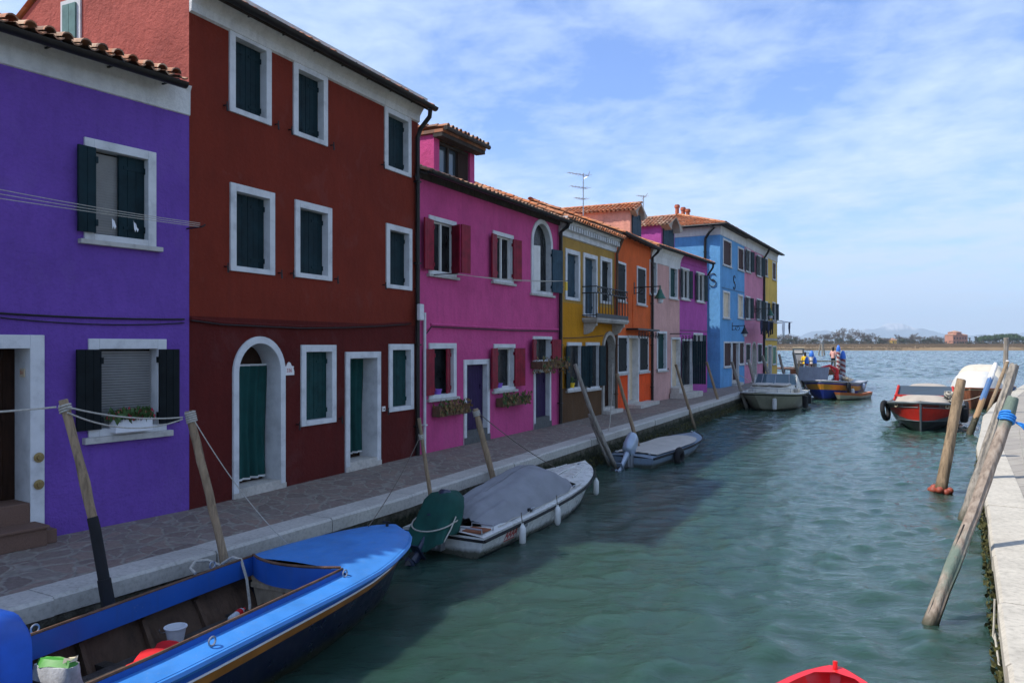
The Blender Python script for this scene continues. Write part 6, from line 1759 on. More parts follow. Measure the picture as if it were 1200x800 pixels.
h = magenta
u0, z0 = h.at(505, 322); u1, z1 = h.at(640, 332)
c = lines('thin clothes lines below the upper magenta windows', h, [sag((u0,-.5-.06*k,z0), (u1,-.5-.06*k,z1+.05), .04+.02*k) for k in range(3)])
for u, z in ((u0, z0), (u1, z1+.05)):
    mb = MB(); mb.tube([(u,0,z),(u,-.68,z)], .012, 6); mb.build('bracket', 'iron_black', c)
mb = MB(); mb.box(u1-.04, u1+.05, -.64, -.60, z1-.22, z1+.02); mb.build('yellow_cloth', 'pot_yellow', c)
# laundry on poles before the rose and ochre houses
h = rose
u0, z = h.at(871, 375); u1 = h.at(893, 375)[0]
c = empty('laundry_rack', (h.p0[0], h.p0[1], 0), h.o.rotation_euler.z, 'dark clothes drying on a rail before the rose house', 'laundry')
mb = MB(); mb.tube([(u0,-1.0,z),(u1+.4,-1.0,z-.05)], .022, 6); mb.tube([(u0,0,z),(u0,-1.2,z)], .02, 6); mb.tube([(u1+.4,0,z-.05),(u1+.4,-1.2,z-.05)], .02, 6); mb.build('rail', 'metal_grey', c)
rnd = random.Random(8)
def garment(par, u, y, z, w_, hh, mat, name='garment'):
    mb = MB(); mb.loft([[(u + w_*(i/6-.5)*(1+.15*(j/4)), y + .03*math.sin(i*1.9+j), z - hh*j/4 - .03*math.sin(i)) for i in range(7)] for j in range(5)], closed=False); o = mb.build(name, mat, par, True)
    md = o.modifiers.new('thick', 'SOLIDIFY'); md.thickness = .015; return o
for u, w_, hh, m_ in ((.3,.42,.85,'cloth_navy'),(.85,.40,.9,'cloth_black'),(1.35,.5,1.15,'cloth_black'),(1.95,.35,.8,'cloth_black'),(2.5,.4,1.0,'cloth_navy'),(3.1,.4,.85,'cloth_black'),(3.7,.35,.8,'cloth_black')):
    if u < u1+.3: garment(c, u0+u, -1.0, z, w_, hh, m_)
h = ochre
u0, z = h.at(897, 376); u1 = h.at(910, 376)[0]
c = empty('laundry_rack', (h.p0[0], h.p0[1], 0), h.o.rotation_euler.z, 'white cloth and dark shirt drying before the ochre house', 'laundry')
mb = MB(); mb.tube([(u0,-.9,z),(u1+.6,-.9,z)], .022, 6); mb.tube([(u0,0,z),(u0,-1.1,z)], .02, 6); mb.tube([(u1,0,z),(u1,-1.1,z)], .02, 6); mb.build('rail', 'metal_grey', c)
garment(c, u0+1.6, -.9, z, .8, 1.05, 'cloth_white', 'sheet'); garment(c, u1-.1, -.9, z, .5, .8, 'cloth_navy')

# ---- planters and pots
def planter(h, label, x0, x1, yt, yb, dry=.7, y=-.03, dep=.20, flowers=0, hang=0.0, box='timber_brown'):
    u0, zt = h.at(x0, yt); u1, zb_ = h.at(x1, yb); c = empty('flower_box', (h.p0[0], h.p0[1], 0), h.o.rotation_euler.z, label, 'flower box', 'flower boxes and pots at the windows')
    c.location = (h.p0[0]+h.d[0]*u0, h.p0[1]+h.d[1]*u0, zb_); w_ = u1-u0; hh = zt-zb_
    mb = MB(); mb.box(0, w_, y-dep, y, .0, hh*.75); mb.build('box', box, c, False, .01)
    rnd = random.Random(int(x0)); 
    for nm, mat, n in (('dry_leaves', 'leaf_dry', int(260*dry)), ('leaves', 'leaf_green', int(260*(1-dry)+40)), ('blossoms', 'flower_red', flowers)):
        if not n: continue
        mb = MB()
        for _ in range(n):
            p = Vector((rnd.uniform(-.03, w_+.03), rnd.uniform(y-dep-.05, y), hh*.7 + rnd.uniform(-hang, .12)))
            if hang and rnd.random() < .6: p.y = y-dep-rnd.uniform(.0, .06)
            s_ = rnd.uniform(.015,.04); a = Vector((rnd.uniform(-1,1), rnd.uniform(-1,1), rnd.uniform(-.6,.6))).normalized()*s_; b = Vector((rnd.uniform(-.5,.5), rnd.uniform(-.5,.5), rnd.choice((-1.6,1)))).normalized()*s_*1.8
            mb.poly([p-a, p+b*.5+a*.2, p+a, p-b])
        mb.build(nm, mat, c)
    return c
planter(magenta, 'dry brown flower box under the window next to the red house', 505, 541, 472, 483, .85, hang=.18)
planter(magenta, 'flower box with some green under the window between the plum doors', 580, 612, 463, 472, .6, hang=.20)
planter(magenta, 'shaggy straw filled flower box over the far plum door', 621, 652, 421, 430, .9, hang=.32, dep=.34)
planter(purple, 'white flower box with red blossoms on the purple sill', 128, 171, 486, 503, .1, y=-.0, dep=.16, flowers=60, box='plastic_white')
def pot(h, label, px, py, mat, y=.03, r=.075, plant=True, red=False):
    u, z = h.at(px, py); c = empty('flower_pot', (h.p0[0]+h.d[0]*u+h.n[0]*y, h.p0[1]+h.d[1]*u+h.n[1]*y, z), 0, label, 'flower pot', 'flower boxes and pots at the windows')
    mb = MB(); mb.lathe([(0,0),(r*.72,0),(r,.13),(r*1.1,.132),(r*1.1,.155),(r*.9,.155),(r*.85,.13),(0,.12)], 14); mb.build('pot', mat, c, True, 0, 40)
    if plant:
        rnd = random.Random(int(px)); mb = MB()
        for _ in range(60):
            p = Vector((rnd.gauss(0,.05), rnd.gauss(0,.05), .16+rnd.uniform(0,.16))); a = Vector((rnd.uniform(-1,1), rnd.uniform(-1,1), rnd.uniform(-.5,.5)))*.025; b = Vector((0,0,1))*.035 + a.cross(Vector((0,0,1)))*.5
            mb.poly([p-a, p+b, p+a, p-b])
        mb.build('blossom' if red else 'leaves', 'flower_red' if red else 'leaf_green', c)
pot(magenta, 'lilac pot in the crimson window next to the red house', 515, 464, 'pot_purple', .05, .09, False)
pot(magenta, 'lilac pot in the window between the two plum doors', 587, 456, 'pot_purple', .05, .085, False)
pot(mustard, 'yellow pot in the mustard window next to the magenta house', 671, 454.5, 'pot_yellow', .02, .085)
pot(mustard, 'yellow pot in the mustard window next to the arched door', 692, 452, 'pot_yellow', .02, .085)
pot(violet, 'white pot of red flowers on the violet sill', 817, 427, 'plastic_white', .0, .10, True, True)

# ---- wall lamps
def wall_lamp(h, label, px, py, reach, ubase, drop=.30, shade='lamp_green'):
    u, z = h.at(px, py); c = empty('wall_lamp', (h.p0[0]+h.d[0]*u, h.p0[1]+h.d[1]*u, z), h.o.rotation_euler.z, label, 'wall lamp', 'lamps on wall brackets')
    y = -reach
    mb = MB(); mb.tube([(0,0,0),(0,y,.02)], .022, 6); mb.box(-.04,.04,-.02,0,-.25,.2)
    mb.tube([(0,-.02,-.22)] + [(0,-.02-.30*math.sin(a), -.22+.2*(1-math.cos(a))) for a in [k*math.pi/12 for k in range(7)]], .014, 5)
    mb.tube([(0,-.30+.12*math.cos(a), -.13+.12*math.sin(a)) for a in [k*math.pi/6 for k in range(13)]], .014, 5, False); mb.build('bracket', 'iron_black', c)
    mb = MB(); mb.tube([(0,y,.05),(0,y,-.10)], .03, 8); mb.lathe([(.03,-.08),(.07,-.12),(.10,-.22),(.20,-.40),(.23,-.44),(.21,-.44),(.0,-.30)], 14, (0,y,0)); mb.build('lamp_shade', shade, c, True, 0, 40)
    mb = MB(); mb.lathe([(0,-.40),(.10,-.42),(.13,-.50),(.10,-.60),(0,-.63)], 12, (0,y,0)); mb.build('bulb_glass', 'pale_glass', c, True)
    return c
wall_lamp(orange, 'green lamp on a long iron arm over the orange house front', 743, 337, 1.0, 0)
wall_lamp(rose, 'green lamp on an arm before the middle rose window', 884, 362, 1.0, 0)
wall_lamp(blue, 'black scrolled lamp bracket over the brown door of the blue house', 858, 382, .7, 0, shade='iron_black')

# ---- aerials on the roofs
def aerial(label, px, pyb, pyt, Y, arms):
    X, Yy, Z = wp(px, pyt, Y); zb_ = EYE + (PY0-pyb)*Y/F; c = empty('roof_aerial', (X, Yy, zb_), .6, label, 'aerial', 'television aerials')
    H_ = Z-zb_; mb = MB(); mb.tube([(0,0,-.6),(0,0,H_)], .022, 6); mb.build('mast', 'metal_grey', c)
    for f, L_, n in arms:
        mb = MB(); z = H_*f; mb.tube([(-L_,0,z),(L_*.35,0,z)], .013, 5)
        for i in range(n):
            x = lerp(-L_, L_*.3, i/(n-1)); l = .10+.16*i/(n-1); mb.tube([(x,-l,z),(x,l,z)], .007, 4)
        if f > .9: mb.tube([(L_*.2,-.2,z+.12),(L_*.35,0,z),(L_*.2,.2,z-.12)], .012, 5)
        mb.build('antenna', 'metal_grey', c)
aerial('tall television aerial with three antennas behind the mustard roof', 683.5, 246, 203, 30, ((.95, .75, 7), (.60, .62, 6), (.30, .40, 5)))
aerial('small single aerial behind the salmon dormer', 754, 243, 229, 37, ((.92, .38, 4),))

# ---- brown jetty with fuel pump, striped poles and two people
JZ = .52
o = empty('jetty', (24.0, 62.0, WATER), 0, 'brown plank jetty at the lagoon end of the houses', 'jetty')
def LJ(X, Y): return (X-24.0, Y-62.0)
mb = MB(); x0, y0 = LJ(20.9, 57.6); x1, y1 = LJ(24.6, 64.5); xf = x1 + 3.0
for i in range(28):
    a, b = lerp(x0, x1, i/28)+.01, lerp(x0, x1, (i+1)/28)-.01; a2, b2 = lerp(x0, xf, i/28)+.01, lerp(x0, xf, (i+1)/28)-.01
    mb.loft([[(a,y0,z),(b,y0,z),(b2,y1,z),(a2,y1,z)] for z in (JZ-WATER-.06, JZ-WATER)])
mb.build('deck', 'timber_brown', o)
mb = MB(); mb.box(x0-.05, x1+.05, y0-.08, y0-.005, JZ-WATER-.42, JZ-WATER+.02); mb.build('fascia', 'timber_red', o)
for i in range(5):
    for yy in (y0+.2, y1-.3): 
        mb = MB(); xx = lerp(x0+.3, (x1 if yy < y0+1 else xf)-.3, i/4); mb.tube([(xx,yy,-2),(xx,yy,JZ-WATER-.06)], .12, 8); mb.build('pile', 'timber_dark', o)
mb = MB(); mb.tube([(x1-3.0,y0+.3,JZ-WATER+.62),(x1-.1,y0+.3,JZ-WATER+.62)], .06, 6); mb.box(x1-3.0,x1-2.9,y0+.25,y0+.35,JZ-WATER,JZ-WATER+.6); mb.box(x1-.3,x1-.2,y0+.25,y0+.35,JZ-WATER,JZ-WATER+.6); mb.build('handrail', 'timber_pale', o)
X, Y_ = 22.55, 60.5; c = empty('fuel_pump', (X, Y_, JZ), -.35, 'pale fuel pump with a cream header on the jetty', 'fuel pump')
mb = MB(); mb.box(-.34,.34,-.28,.28,0,1.1); mb.build('body', 'paint_grey', c, False, .03)
mb = MB(); mb.box(-.42,.42,-.30,.30,1.12,1.58); mb.box(-.38,.38,-.24,.24,1.1,1.121); mb.build('display_head', 'paint_slate', c, False, .03)
mb = MB(); mb.box(-.30,.30,-.312,-.301,1.22,1.36); mb.box(-.30,.30,-.312,-.301,1.40,1.45); mb.build('display', 'sign_white', c)
mb = MB(); mb.box(-.44,.44,-.31,.31,1.585,1.66); mb.build('header', 'paper_cream', c, False, .01)
mb = MB(); mb.tube([(.36,0,1.2),(.55,0,1.0),(.52,0,.4),(.40,0,.3)], .03, 6); mb.build('hose', 'rubber', c)
def striped(label, px, pyb, pyt, Y, mat='stripe_red_white', wpx=6, cone=.34):
    X, Yy, Zt = wp(px, pyt, Y); w_ = wpx*Y/F/2
    o = empty('striped_pole', (X, Yy, 0), 0, label, 'mooring pole', 'poles with blue caps at the jetty')
    mb = MB(); mb.tube([(0,0,-2),(0,0,Zt-cone)], w_, 12); mb.build('shaft', mat, o, True, 0, 60)
    mb = MB(); mb.lathe([(w_*1.08,Zt-cone-.12),(w_*1.12,Zt-cone),(w_*.95,Zt-cone*.55),(w_*.5,Zt-cone*.12),(0,Zt)], 12); mb.build('cap', 'cap_blue', o, True, 0, 60)
striped('nearest red and white striped pole with a blue cap, at the jetty end', 987.8, 440, 410.5, 52, wpx=6, cone=.45)
striped('slim red and white striped pole with a blue cap beside the woman in pink', 982.5, 434, 404, 63, wpx=4.2, cone=.4)
striped('striped pole with a blue cap in front of the yellow jacket', 945.5, 435, 417.5, 55, wpx=4.6, cone=.4)
striped('white pole with a big blue cap behind the yellow jacket', 951, 436, 410.5, 60, 'sign_white', 5.2, .38)
striped('grey pole with a pointed blue cap beside the white one', 954.8, 436, 417.5, 57, 'pole_grey', 4.4, .4)

def person(label, X, Y, Z, rz, height, jacket, legs, sit=False, hair_len=.25, arms=((-.1,.0),(.1,0)), boots=None):
    """figure about `height` tall facing local -y"""
    k = height/1.75; o = empty('person', (X, Y, Z), rz, label, 'person', None)
    hipz = (.92 if not sit else .46)*k
    def S(*p): return Vector(p)*k
    if sit: hip = [S(.09,0,.46), S(-.09,0,.46)]; knee = [S(.12,-.42,.50), S(-.12,-.40,.52)]; foot = [S(.12,-.46,.08), S(-.12,-.44,.08)]
    else: hip = [S(.09,0,.90), S(-.09,0,.90)]; knee = [S(.11,-.03,.49), S(-.10,.02,.49)]; foot = [S(.12,.0,.08), S(-.12,.05,.08)]
    zh = hipz
    def tz(z): return zh + z*k
    lean = -.10 if sit else 0
    def ctr(z): return lean*z
    # one continuous body: legs, trunk, arms, neck and head through the skin modifier
    V, E, Rd = [], [], []
    def v(p, r, par=None):
        V.append(tuple(p)); Rd.append(r*k)
        if par is not None: E.append((par, len(V)-1))
        return len(V)-1
    pel = v((0,0,zh), .13); wst = v((0,ctr(.2)*k,tz(.20)), .115, pel); chs = v((0,ctr(.42)*k,tz(.40)), .14, wst); nk = v((0,ctr(.55)*k,tz(.56)), .06, chs)
    hd = v((0,ctr(.66)*k-.01,tz(.66)), .085, nk); v((0,ctr(.75)*k-.01,tz(.76)), .085, hd)
    for s_, a in ((1, arms[1]), (-1, arms[0])):
        sh = v((s_*.17*k, ctr(.48)*k, tz(.47)), .055, chs); el = v((s_*.24*k, (ctr(.3)+.02)*k, tz(.20)), .042, sh); wr = v((s_*.22*k+a[0]*k*.3, -.16*k+a[1]*k, tz(.02)+max(0,a[1])*k), .03, el)
        hn = v((s_*.20*k+a[0]*k*.3, -.23*k+a[1]*k, tz(-.02)+max(0,a[1])*k), .032, wr)
        for q in range(5): v((s_*.20*k+a[0]*k*.3+(q-2)*.016*k, (-.29-.01*(q%3))*k+a[1]*k, tz(-.05)+max(0,a[1])*k), .009, hn)
    for i in (0, 1):
        a = v(hip[i], .085, pel); b = v(knee[i], .06, a); f = v(foot[i], .042, b); v(foot[i]+S(0,-.16,-.035), .035, f)
    me = bpy.data.meshes.new('body'); me.from_pydata(V, E, []); ob = bpy.data.objects.new('body_skin', me); COL.objects.link(ob)
    ob.modifiers.new('s', 'SKIN')
    for i, sv in enumerate(me.skin_vertices[0].data): sv.radius = (Rd[i], Rd[i]); sv.use_root = (i == 0)
    sb = ob.modifiers.new('d', 'SUBSURF'); sb.levels = 1; sb.render_levels = 1
    dg = bpy.context.evaluated_depsgraph_get(); m2 = bpy.data.meshes.new_from_object(ob.evaluated_get(dg)); bpy.data.objects.remove(ob)
    m2.materials.clear(); m2.materials.append(M['skin']); b_ = bpy.data.objects.new('body', m2); COL.objects.link(b_); b_.parent = o
    for p in m2.polygons: p.use_smooth = True
    hc = Vector((0, ctr(.72)*k-.01, tz(.71)))
    mb = MB()
    for s_ in (1,-1): mb.lathe([(0,-.01*k),(.012*k,0),(0,.01*k)], 6, (s_*.032*k, hc.y-.085*k, hc.z+.01*k))
    mb.build('eye', 'hair_dark', b_)
    mb = MB(); mb.loft([[hc+S(-.014,-.08,-.02), hc+S(.014,-.08,-.02), hc+S(0,-.105,-.025)], [hc+S(-.006,-.08,.02), hc+S(.006,-.08,.02), hc+S(0,-.086,.02)]]); mb.build('nose', 'skin', b_)
    mb = MB(); R_ = []
    for z, a, yy in ((.125,.02,.0),(.115,.06,.005),(.08,.093,.012),(.03,.100,.03),(-.04,.092,.045),(-hair_len,.07,.07),(-hair_len-.04,.03,.07)):
        R_.append([hc + S(a*math.cos(t_), yy + a*math.sin(t_)*(1.0 if math.sin(t_) > 0 else .75 if z > .05 else .35), z) for t_ in [q*math.pi/8 for q in range(16)]])
    mb.loft(R_); mb.build('hair', 'hair_dark', o, True)
    mb = MB(); R_ = []
    for z, a, b in ((-.10,.185,.145),(.10,.165,.135),(.30,.185,.145),(.42,.195,.135),(.49,.15,.10),(.53,.08,.07)):
        R_.append([(a*k*math.cos(t_), ctr(z)*k + b*k*math.sin(t_), tz(z)) for t_ in [q*math.pi/8 for q in range(16)]])
    mb.loft(R_, True, True)
    for s_, a in ((1, arms[1]), (-1, arms[0])):
        mb.tube([(s_*.16*k, ctr(.47)*k, tz(.47)), (s_*.24*k, (ctr(.3)+.02)*k, tz(.20)), (s_*.222*k+a[0]*k*.3, -.14*k+a[1]*k, tz(.03)+max(0,a[1])*k)], [.072*k,.062*k,.050*k], 10)
    mb.build('jacket', jacket, o, True)
    mb = MB()
    for i in (0, 1): mb.tube([hip[i]+S(0,0,.06), knee[i], foot[i]+S(0,0,.06)], [.105*k,.078*k,.062*k], 10)
    mb.build('trousers', legs, o, True)
    mb = MB()
    for i in (0, 1): mb.tube([foot[i]+S(0,.0,.28 if boots else .05), foot[i]+S(0,.01,-.03), foot[i]+S(0,-.10,-.045), foot[i]+S(0,-.18,-.045)], [.066*k,.06*k,.05*k,.03*k], 10)
    mb.build('boots' if False else 'footwear', 'hair_dark', o, True)
    return o
X, Y_, Z = wp(976.5, 428, 62.5)
person('woman in a pale pink coat and black boots standing on the jetty', X, Y_, JZ, 2.4, 1.68, 'jacket_pink', 'cloth_black', boots=True)
X, Y_, Z = wp(943.5, 430, 60.0)
person('person in a bright yellow jacket sitting on the jetty', X, Y_, JZ+.0, 2.9, 1.75, 'jacket_yellow', 'cloth_navy', sit=True)
c = empty('bench', (X, Y_+.08, JZ), 2.9, 'low plank bench on the jetty under the person in yellow', 'bench')
mb = MB(); mb.box(-.6,.6,-.2,.25,.33,.38); mb.build('seat', 'timber_brown', c)
for s_ in (-.5,.5): 
    mb = MB(); mb.box(s_-.05,s_+.05,-.18,.2,0,.33); mb.build('leg', 'timber_brown', c)

# ---- channel marker out in the lagoon
X, Y_ = gp(963, 416.5, WATER); c = empty('channel_marker', (X, Y_, WATER), .3, 'three leaning posts of a channel marker out in the lagoon', 'channel marker')
for k in range(3):
    a = k*2.1; mb = MB(); mb.tube([(1.5*math.cos(a),1.5*math.sin(a),-3),(.35*math.cos(a),.35*math.sin(a),3.6+(.9 if k == 0 else 0))], [.24,.19], 8); mb.build('post', 'pole_grey', c, True)
mb = MB(); mb.box(-.3,.3,-.05,.05,3.9,4.7); mb.build('sign_board', 'sign_white', c)
mb = MB(); mb.tube([(-.35,-.35,1.9),(.35,-.35,1.9),(.35,.35,1.9),(-.35,.35,1.9),(-.35,-.35,1.9)], .08, 6, False); mb.build('iron_band', 'iron_black', c)

# ================================================================ FAR SHORE
def bare_tree_mesh(seed, H_, spread):
    rnd = random.Random(seed); tr, cr = MB(), MB()
    def branch(p, d, l, r, depth):
        q = p + d*l
        if depth <= 1: tr.tube([p, p.lerp(q, .5)+Vector((rnd.uniform(-1,1),rnd.uniform(-1,1),0))*l*.05, q], [r, r*.8, r*.6], 6)
        elif depth <= 4:
            s_ = d.cross(Vector((rnd.uniform(-1,1), rnd.uniform(-1,1), .3))).normalized()*max(.03, r)
            cr.add([p-s_, p+s_, q+s_*.5, q-s_*.5], [(0,1,2,3)])
        if depth >= 4:
            for _ in range(5):
                a = Vector((rnd.gauss(0,1), rnd.gauss(0,1), rnd.gauss(.6,.8))).normalized(); b = p.lerp(q, rnd.random()); e = b + a*rnd.uniform(.5,1.2); s_ = a.cross(Vector((rnd.random(),rnd.random(),rnd.random()))).normalized()*.055
                cr.add([b-s_, b+s_, e], [(0,1,2)])
            return
        for _ in range(3 if depth else 5):
            nd = (d*.62 + Vector((rnd.gauss(0,1)*spread, rnd.gauss(0,1)*spread, rnd.uniform(.0,.6)))).normalized()
            branch(p.lerp(q, rnd.uniform(.55, 1)), nd, l*rnd.uniform(.60,.82), r*.55, depth+1)
    branch(Vector((0,0,-.3)), Vector((rnd.uniform(-.05,.05),0,1)), H_*.32, H_*.022, 0); return tr, cr
def leafy_mesh(seed, H_, W_, n, s_, low=.25, lumps=9):
    rnd = random.Random(seed); tr, cr = MB(), MB()
    tr.tube([(0,0,-.3),(W_*.03,0,H_*.3),(0,W_*.03,H_*.7)], [H_*.03,H_*.022,H_*.008], 7)
    L_ = [(Vector((rnd.gauss(0,.42)*W_/2, rnd.gauss(0,.42)*W_/2, H_*rnd.uniform(low+.12,.88))), W_*rnd.uniform(.16,.30)) for _ in range(lumps)]
    for c_, r_ in L_[:5]: tr.tube([(0,0,H_*.3), tuple((c_*.6)+Vector((0,0,H_*.15))), tuple(c_)], [H_*.012,H_*.008,H_*.004], 5)
    for _ in range(n):
        c_, r_ = rnd.choice(L_); d = Vector((rnd.gauss(0,1), rnd.gauss(0,1), rnd.gauss(0,.8))).normalized(); p = c_ + d*r_*rnd.uniform(.55,1.05)
        a = Vector((rnd.gauss(0,1),rnd.gauss(0,1),rnd.gauss(0,1))).normalized(); b = a.cross(d).normalized(); z_ = s_*rnd.uniform(.6,1.4)
        cr.add([p-a*z_, p+b*z_*.7, p+a*z_, p-b*z_*.7], [(0,1,2,3)])
    return tr, cr
protos = {}
def tree(kind, seed, x, y, z, s_, label, cat, group, name, mats):
    key = (kind, seed)
    if key not in protos:
        tr, cr = (bare_tree_mesh(seed, 10, .62) if kind == 'bare' else leafy_mesh(seed, *{'bush': (6, 7.5, 900, .42, .0, 12), 'pine': (9, 9, 1300, .42, .40, 10), 'cypress': (8, 2.2, 500, .34, .02, 9)}[kind]))
        o = empty(name, (0,0,0), 0, label, cat, group); tr.build('trunk', mats[0], o); cr.build('crown', mats[1], o); protos[key] = o
    else:
        o = copy_tree(protos[key]); o['label'] = label; o['group'] = group
    o.location = (x, y, z); o.rotation_euler = (0,0,random.uniform(0,6.28)); o.scale = (s_*random.uniform(.9,1.15), s_*random.uniform(.9,1.15), s_)
    return o
rnd = random.Random(77)
def band(kind, n, p0, p1, y0, y1, s0, s1, label, cat, group, name, mats, hmul=None):
    for i in range(n):
        px = lerp(p0, p1, (i+rnd.uniform(.1,.9))/n); Y = rnd.uniform(y0, y1); X = (px-PX0)/F*Y
        s_ = rnd.uniform(s0, s1) * (interp(px, hmul) if hmul else 1)
        tree(kind, (i*7 % 4)+1, X, Y, 2.9, s_, label, cat, group, name, mats)
HM = [(880,.8),(905,1.05),(925,.95),(945,.75),(965,1.05),(985,1.25),(1005,1.25),(1020,.9),(1045,.75),(1065,1.0),(1085,1.0),(1105,.75),(1200,.6)]
band('bare', 46, 870, 1118, 575, 640, .95, 1.35, 'leafless grey brown tree in the wood on the far shore', 'tree', 'leafless trees on the far shore', 'bare_tree', ('bark', 'twig_grey'), HM)
band('bush', 30, 880, 1125, 585, 630, .55, .95, 'dark green rounded shrub under the leafless trees on the far shore', 'shrub', 'dark shrubs on the far shore', 'evergreen_shrub', ('bark', 'bush_dark'))
band('pine', 20, 1146, 1212, 590, 640, .72, 1.05, 'broad green pine in the grove beside the brick villa', 'tree', 'pines beside the villa', 'pine_tree', ('bark', 'pine_green'), [(1146,.65),(1158,.95),(1180,1.05),(1200,.8)])
for px, s_, l in ((1136, .8, 'narrow dark cypress next to the brick villa'), (1144, .95, 'taller dark cypress between the villa and the pines')):
    Y = 600; tree('cypress', 1, (px-PX0)/F*Y, Y, 2.9, s_, l, 'tree', 'cypresses near the villa', 'cypress_tree', ('bark', 'bush_dark'))
band('bush', 10, 1128, 1210, 575, 588, .30, .45, 'low grey green shrub at the foot of the pines', 'shrub', 'low shrubs below the pines', 'low_shrub', ('bark', 'twig_brown'))
# villa and a cottage
def villa(label, px, Y, w_, d_, hh, wall, name):
    X = (px-PX0)/F*Y; o = empty(name, (X, Y, 2.9), .25, label, 'house', 'houses on the far shore')
    mb = MB(); mb.box(-w_/2,w_/2,-d_/2,d_/2,-.5,hh); mb.box(-w_*.30,w_*.05,-d_/2-.4,d_/2,hh,hh*1.28) if hh > 6 else None; mb.build('wall', wall, o)
    mb = MB()
    def hip(x0,x1,y0,y1,z,r):
        m_ = min(x1-x0, y1-y0)/2; mb.add([(x0,y0,z),(x1,y0,z),(x1,y1,z),(x0,y1,z),(x0+m_,(y0+y1)/2,z+r),(x1-m_+.01,(y0+y1)/2,z+r)], [(0,1,5,4),(1,2,5),(2,3,4,5),(3,0,4),(3,2,1,0)])
    hip(-w_/2-.4,w_/2+.4,-d_/2-.4,d_/2+.4,hh+.02,1.6)
    if hh > 6: hip(-w_*.30-.3,w_*.05+.3,-d_/2-.7,d_/2+.3,hh*1.28+.02,1.3)
    mb.build('roof', 'tile_old', o)
    for i in range(max(2, int(w_/2.6))):
        for z in ([1.2, 4.4] if hh > 6 else [1.1]):
            x = -w_/2+1.3+i*2.6
            if x > w_/2-.8: continue
            mb = MB(); mb.box(x-.45,x+.45,-d_/2-.06,-d_/2-.005,z,z+1.5); mb.build('window', 'shutter_dark', o)
villa('brick red villa with a raised middle roof on the far shore', 1120.5, 590, 13.5, 8, 7.6, 'brick_villa', 'villa')
villa('small pale cottage among the leafless trees on the far shore', 1046, 582, 4.5, 4, 3.6, 'plaster_ochre', 'cottage')
# hedge-like undergrowth reading as one mass, and the reed fringe
rnd = random.Random(9); mb = MB()
for _ in range(5200):
    px = rnd.uniform(800, 1240); Y = rnd.uniform(560, 640); X = (px-PX0)/F*Y; p = Vector((X, Y, 2.9+rnd.random()**1.6*3.0)); a = Vector((rnd.gauss(0,1),rnd.gauss(0,1),rnd.gauss(0,1))).normalized()*rnd.uniform(.3,.8); b = a.cross(Vector((rnd.random(),rnd.random(),rnd.random()))).normalized()*rnd.uniform(.3,.7)
    mb.poly([p-a, p+b, p+a, p-b])
tag(mb.build('undergrowth', 'undergrowth'), 'tangled grey brown undergrowth below the trees on the far shore', 'undergrowth', kind='stuff')
mb = MB()
for _ in range(15000):
    px = rnd.uniform(760, 1240); Y = 472+ rnd.random()**1.3*100; X = (px-PX0)/F*Y; z = interp(Y-cv(X), [(470,.0),(476,1.3),(505,2.1),(545,2.9),(575,3.1)]); h_ = rnd.uniform(.5,1.2); dx = rnd.uniform(-.3,.3); w_ = rnd.uniform(.10,.30)
    mb.poly([(X-w_,Y,z-.2),(X+w_,Y,z-.2),(X+dx,Y,z+h_)])
tag(mb.build('reeds', 'marsh'), 'dry tan reeds covering the marsh bank on the far shore', 'reeds', kind='stuff')
# ================================================================ LIGHT, AIR, CAMERA
SUN_EL = R(51.5); SUN_DIR = Vector((-1.0, -.15, 0)).normalized() * math.cos(SUN_EL) + Vector((0,0,math.sin(SUN_EL)))
w = bpy.data.worlds.new('World'); scene.world = w; w.use_nodes = True
nt = w.node_tree; nt.nodes.clear(); N = nt.nodes.new; L_ = nt.links.new
sky = N('ShaderNodeTexSky'); sky.sky_type = 'NISHITA'; sky.sun_disc = False
sky.sun_elevation = SUN_EL; sky.sun_rotation = math.atan2(SUN_DIR.x, SUN_DIR.y); sky.altitude = 0
sky.air_density = 1.0; sky.dust_density = .6; sky.ozone_density = 2.0
bg1 = N('ShaderNodeBackground'); bg1.inputs[1].default_value = .15; tint = N('ShaderNodeMix'); tint.data_type = 'RGBA'; tint.blend_type = 'MULTIPLY'; tint.inputs[0].default_value = 1; tint.inputs[7].default_value = (.68,.90,1.36,1); L_(sky.outputs[0], tint.inputs[6]); L_(tint.outputs[2], bg1.inputs[0])
bg2 = N('ShaderNodeBackground'); bg2.inputs[0].default_value = (.62,.775,1,1); bg2.inputs[1].default_value = .95
tc = N('ShaderNodeTexCoord'); sp = N('ShaderNodeSeparateXYZ'); L_(tc.outputs['Generated'], sp.inputs[0])
def mth(op, a, b=None, clamp=False):
    m = N('ShaderNodeMath'); m.operation = op; m.use_clamp = clamp
    for s, v in ((m.inputs[0], a), (m.inputs[1], b)):
        if v is None: continue
        if isinstance(v, (int, float)): s.default_value = v
        else: L_(v, s)
    return m.outputs[0]
zz = mth('ADD', mth('MAXIMUM', sp.outputs[2], .0), .10)
cx = N('ShaderNodeCombineXYZ'); L_(mth('DIVIDE', sp.outputs[0], zz), cx.inputs[0]); L_(mth('DIVIDE', sp.outputs[1], zz), cx.inputs[1])
def wn(scale, detail, rough, dist, rot=0, st=(1,1,1), off=(0,0,0)):
    mp = N('ShaderNodeMapping'); mp.inputs['Rotation'].default_value = (0,0,rot); mp.inputs['Scale'].default_value = st; mp.inputs['Location'].default_value = off
    L_(cx.outputs[0], mp.inputs[0])
    n = N('ShaderNodeTexNoise'); n.inputs['Scale'].default_value = scale; n.inputs['Detail'].default_value = detail
    n.inputs['Roughness'].default_value = rough; n.inputs['Distortion'].default_value = dist
    L_(mp.outputs[0], n.inputs['Vector']); return n.outputs[0]
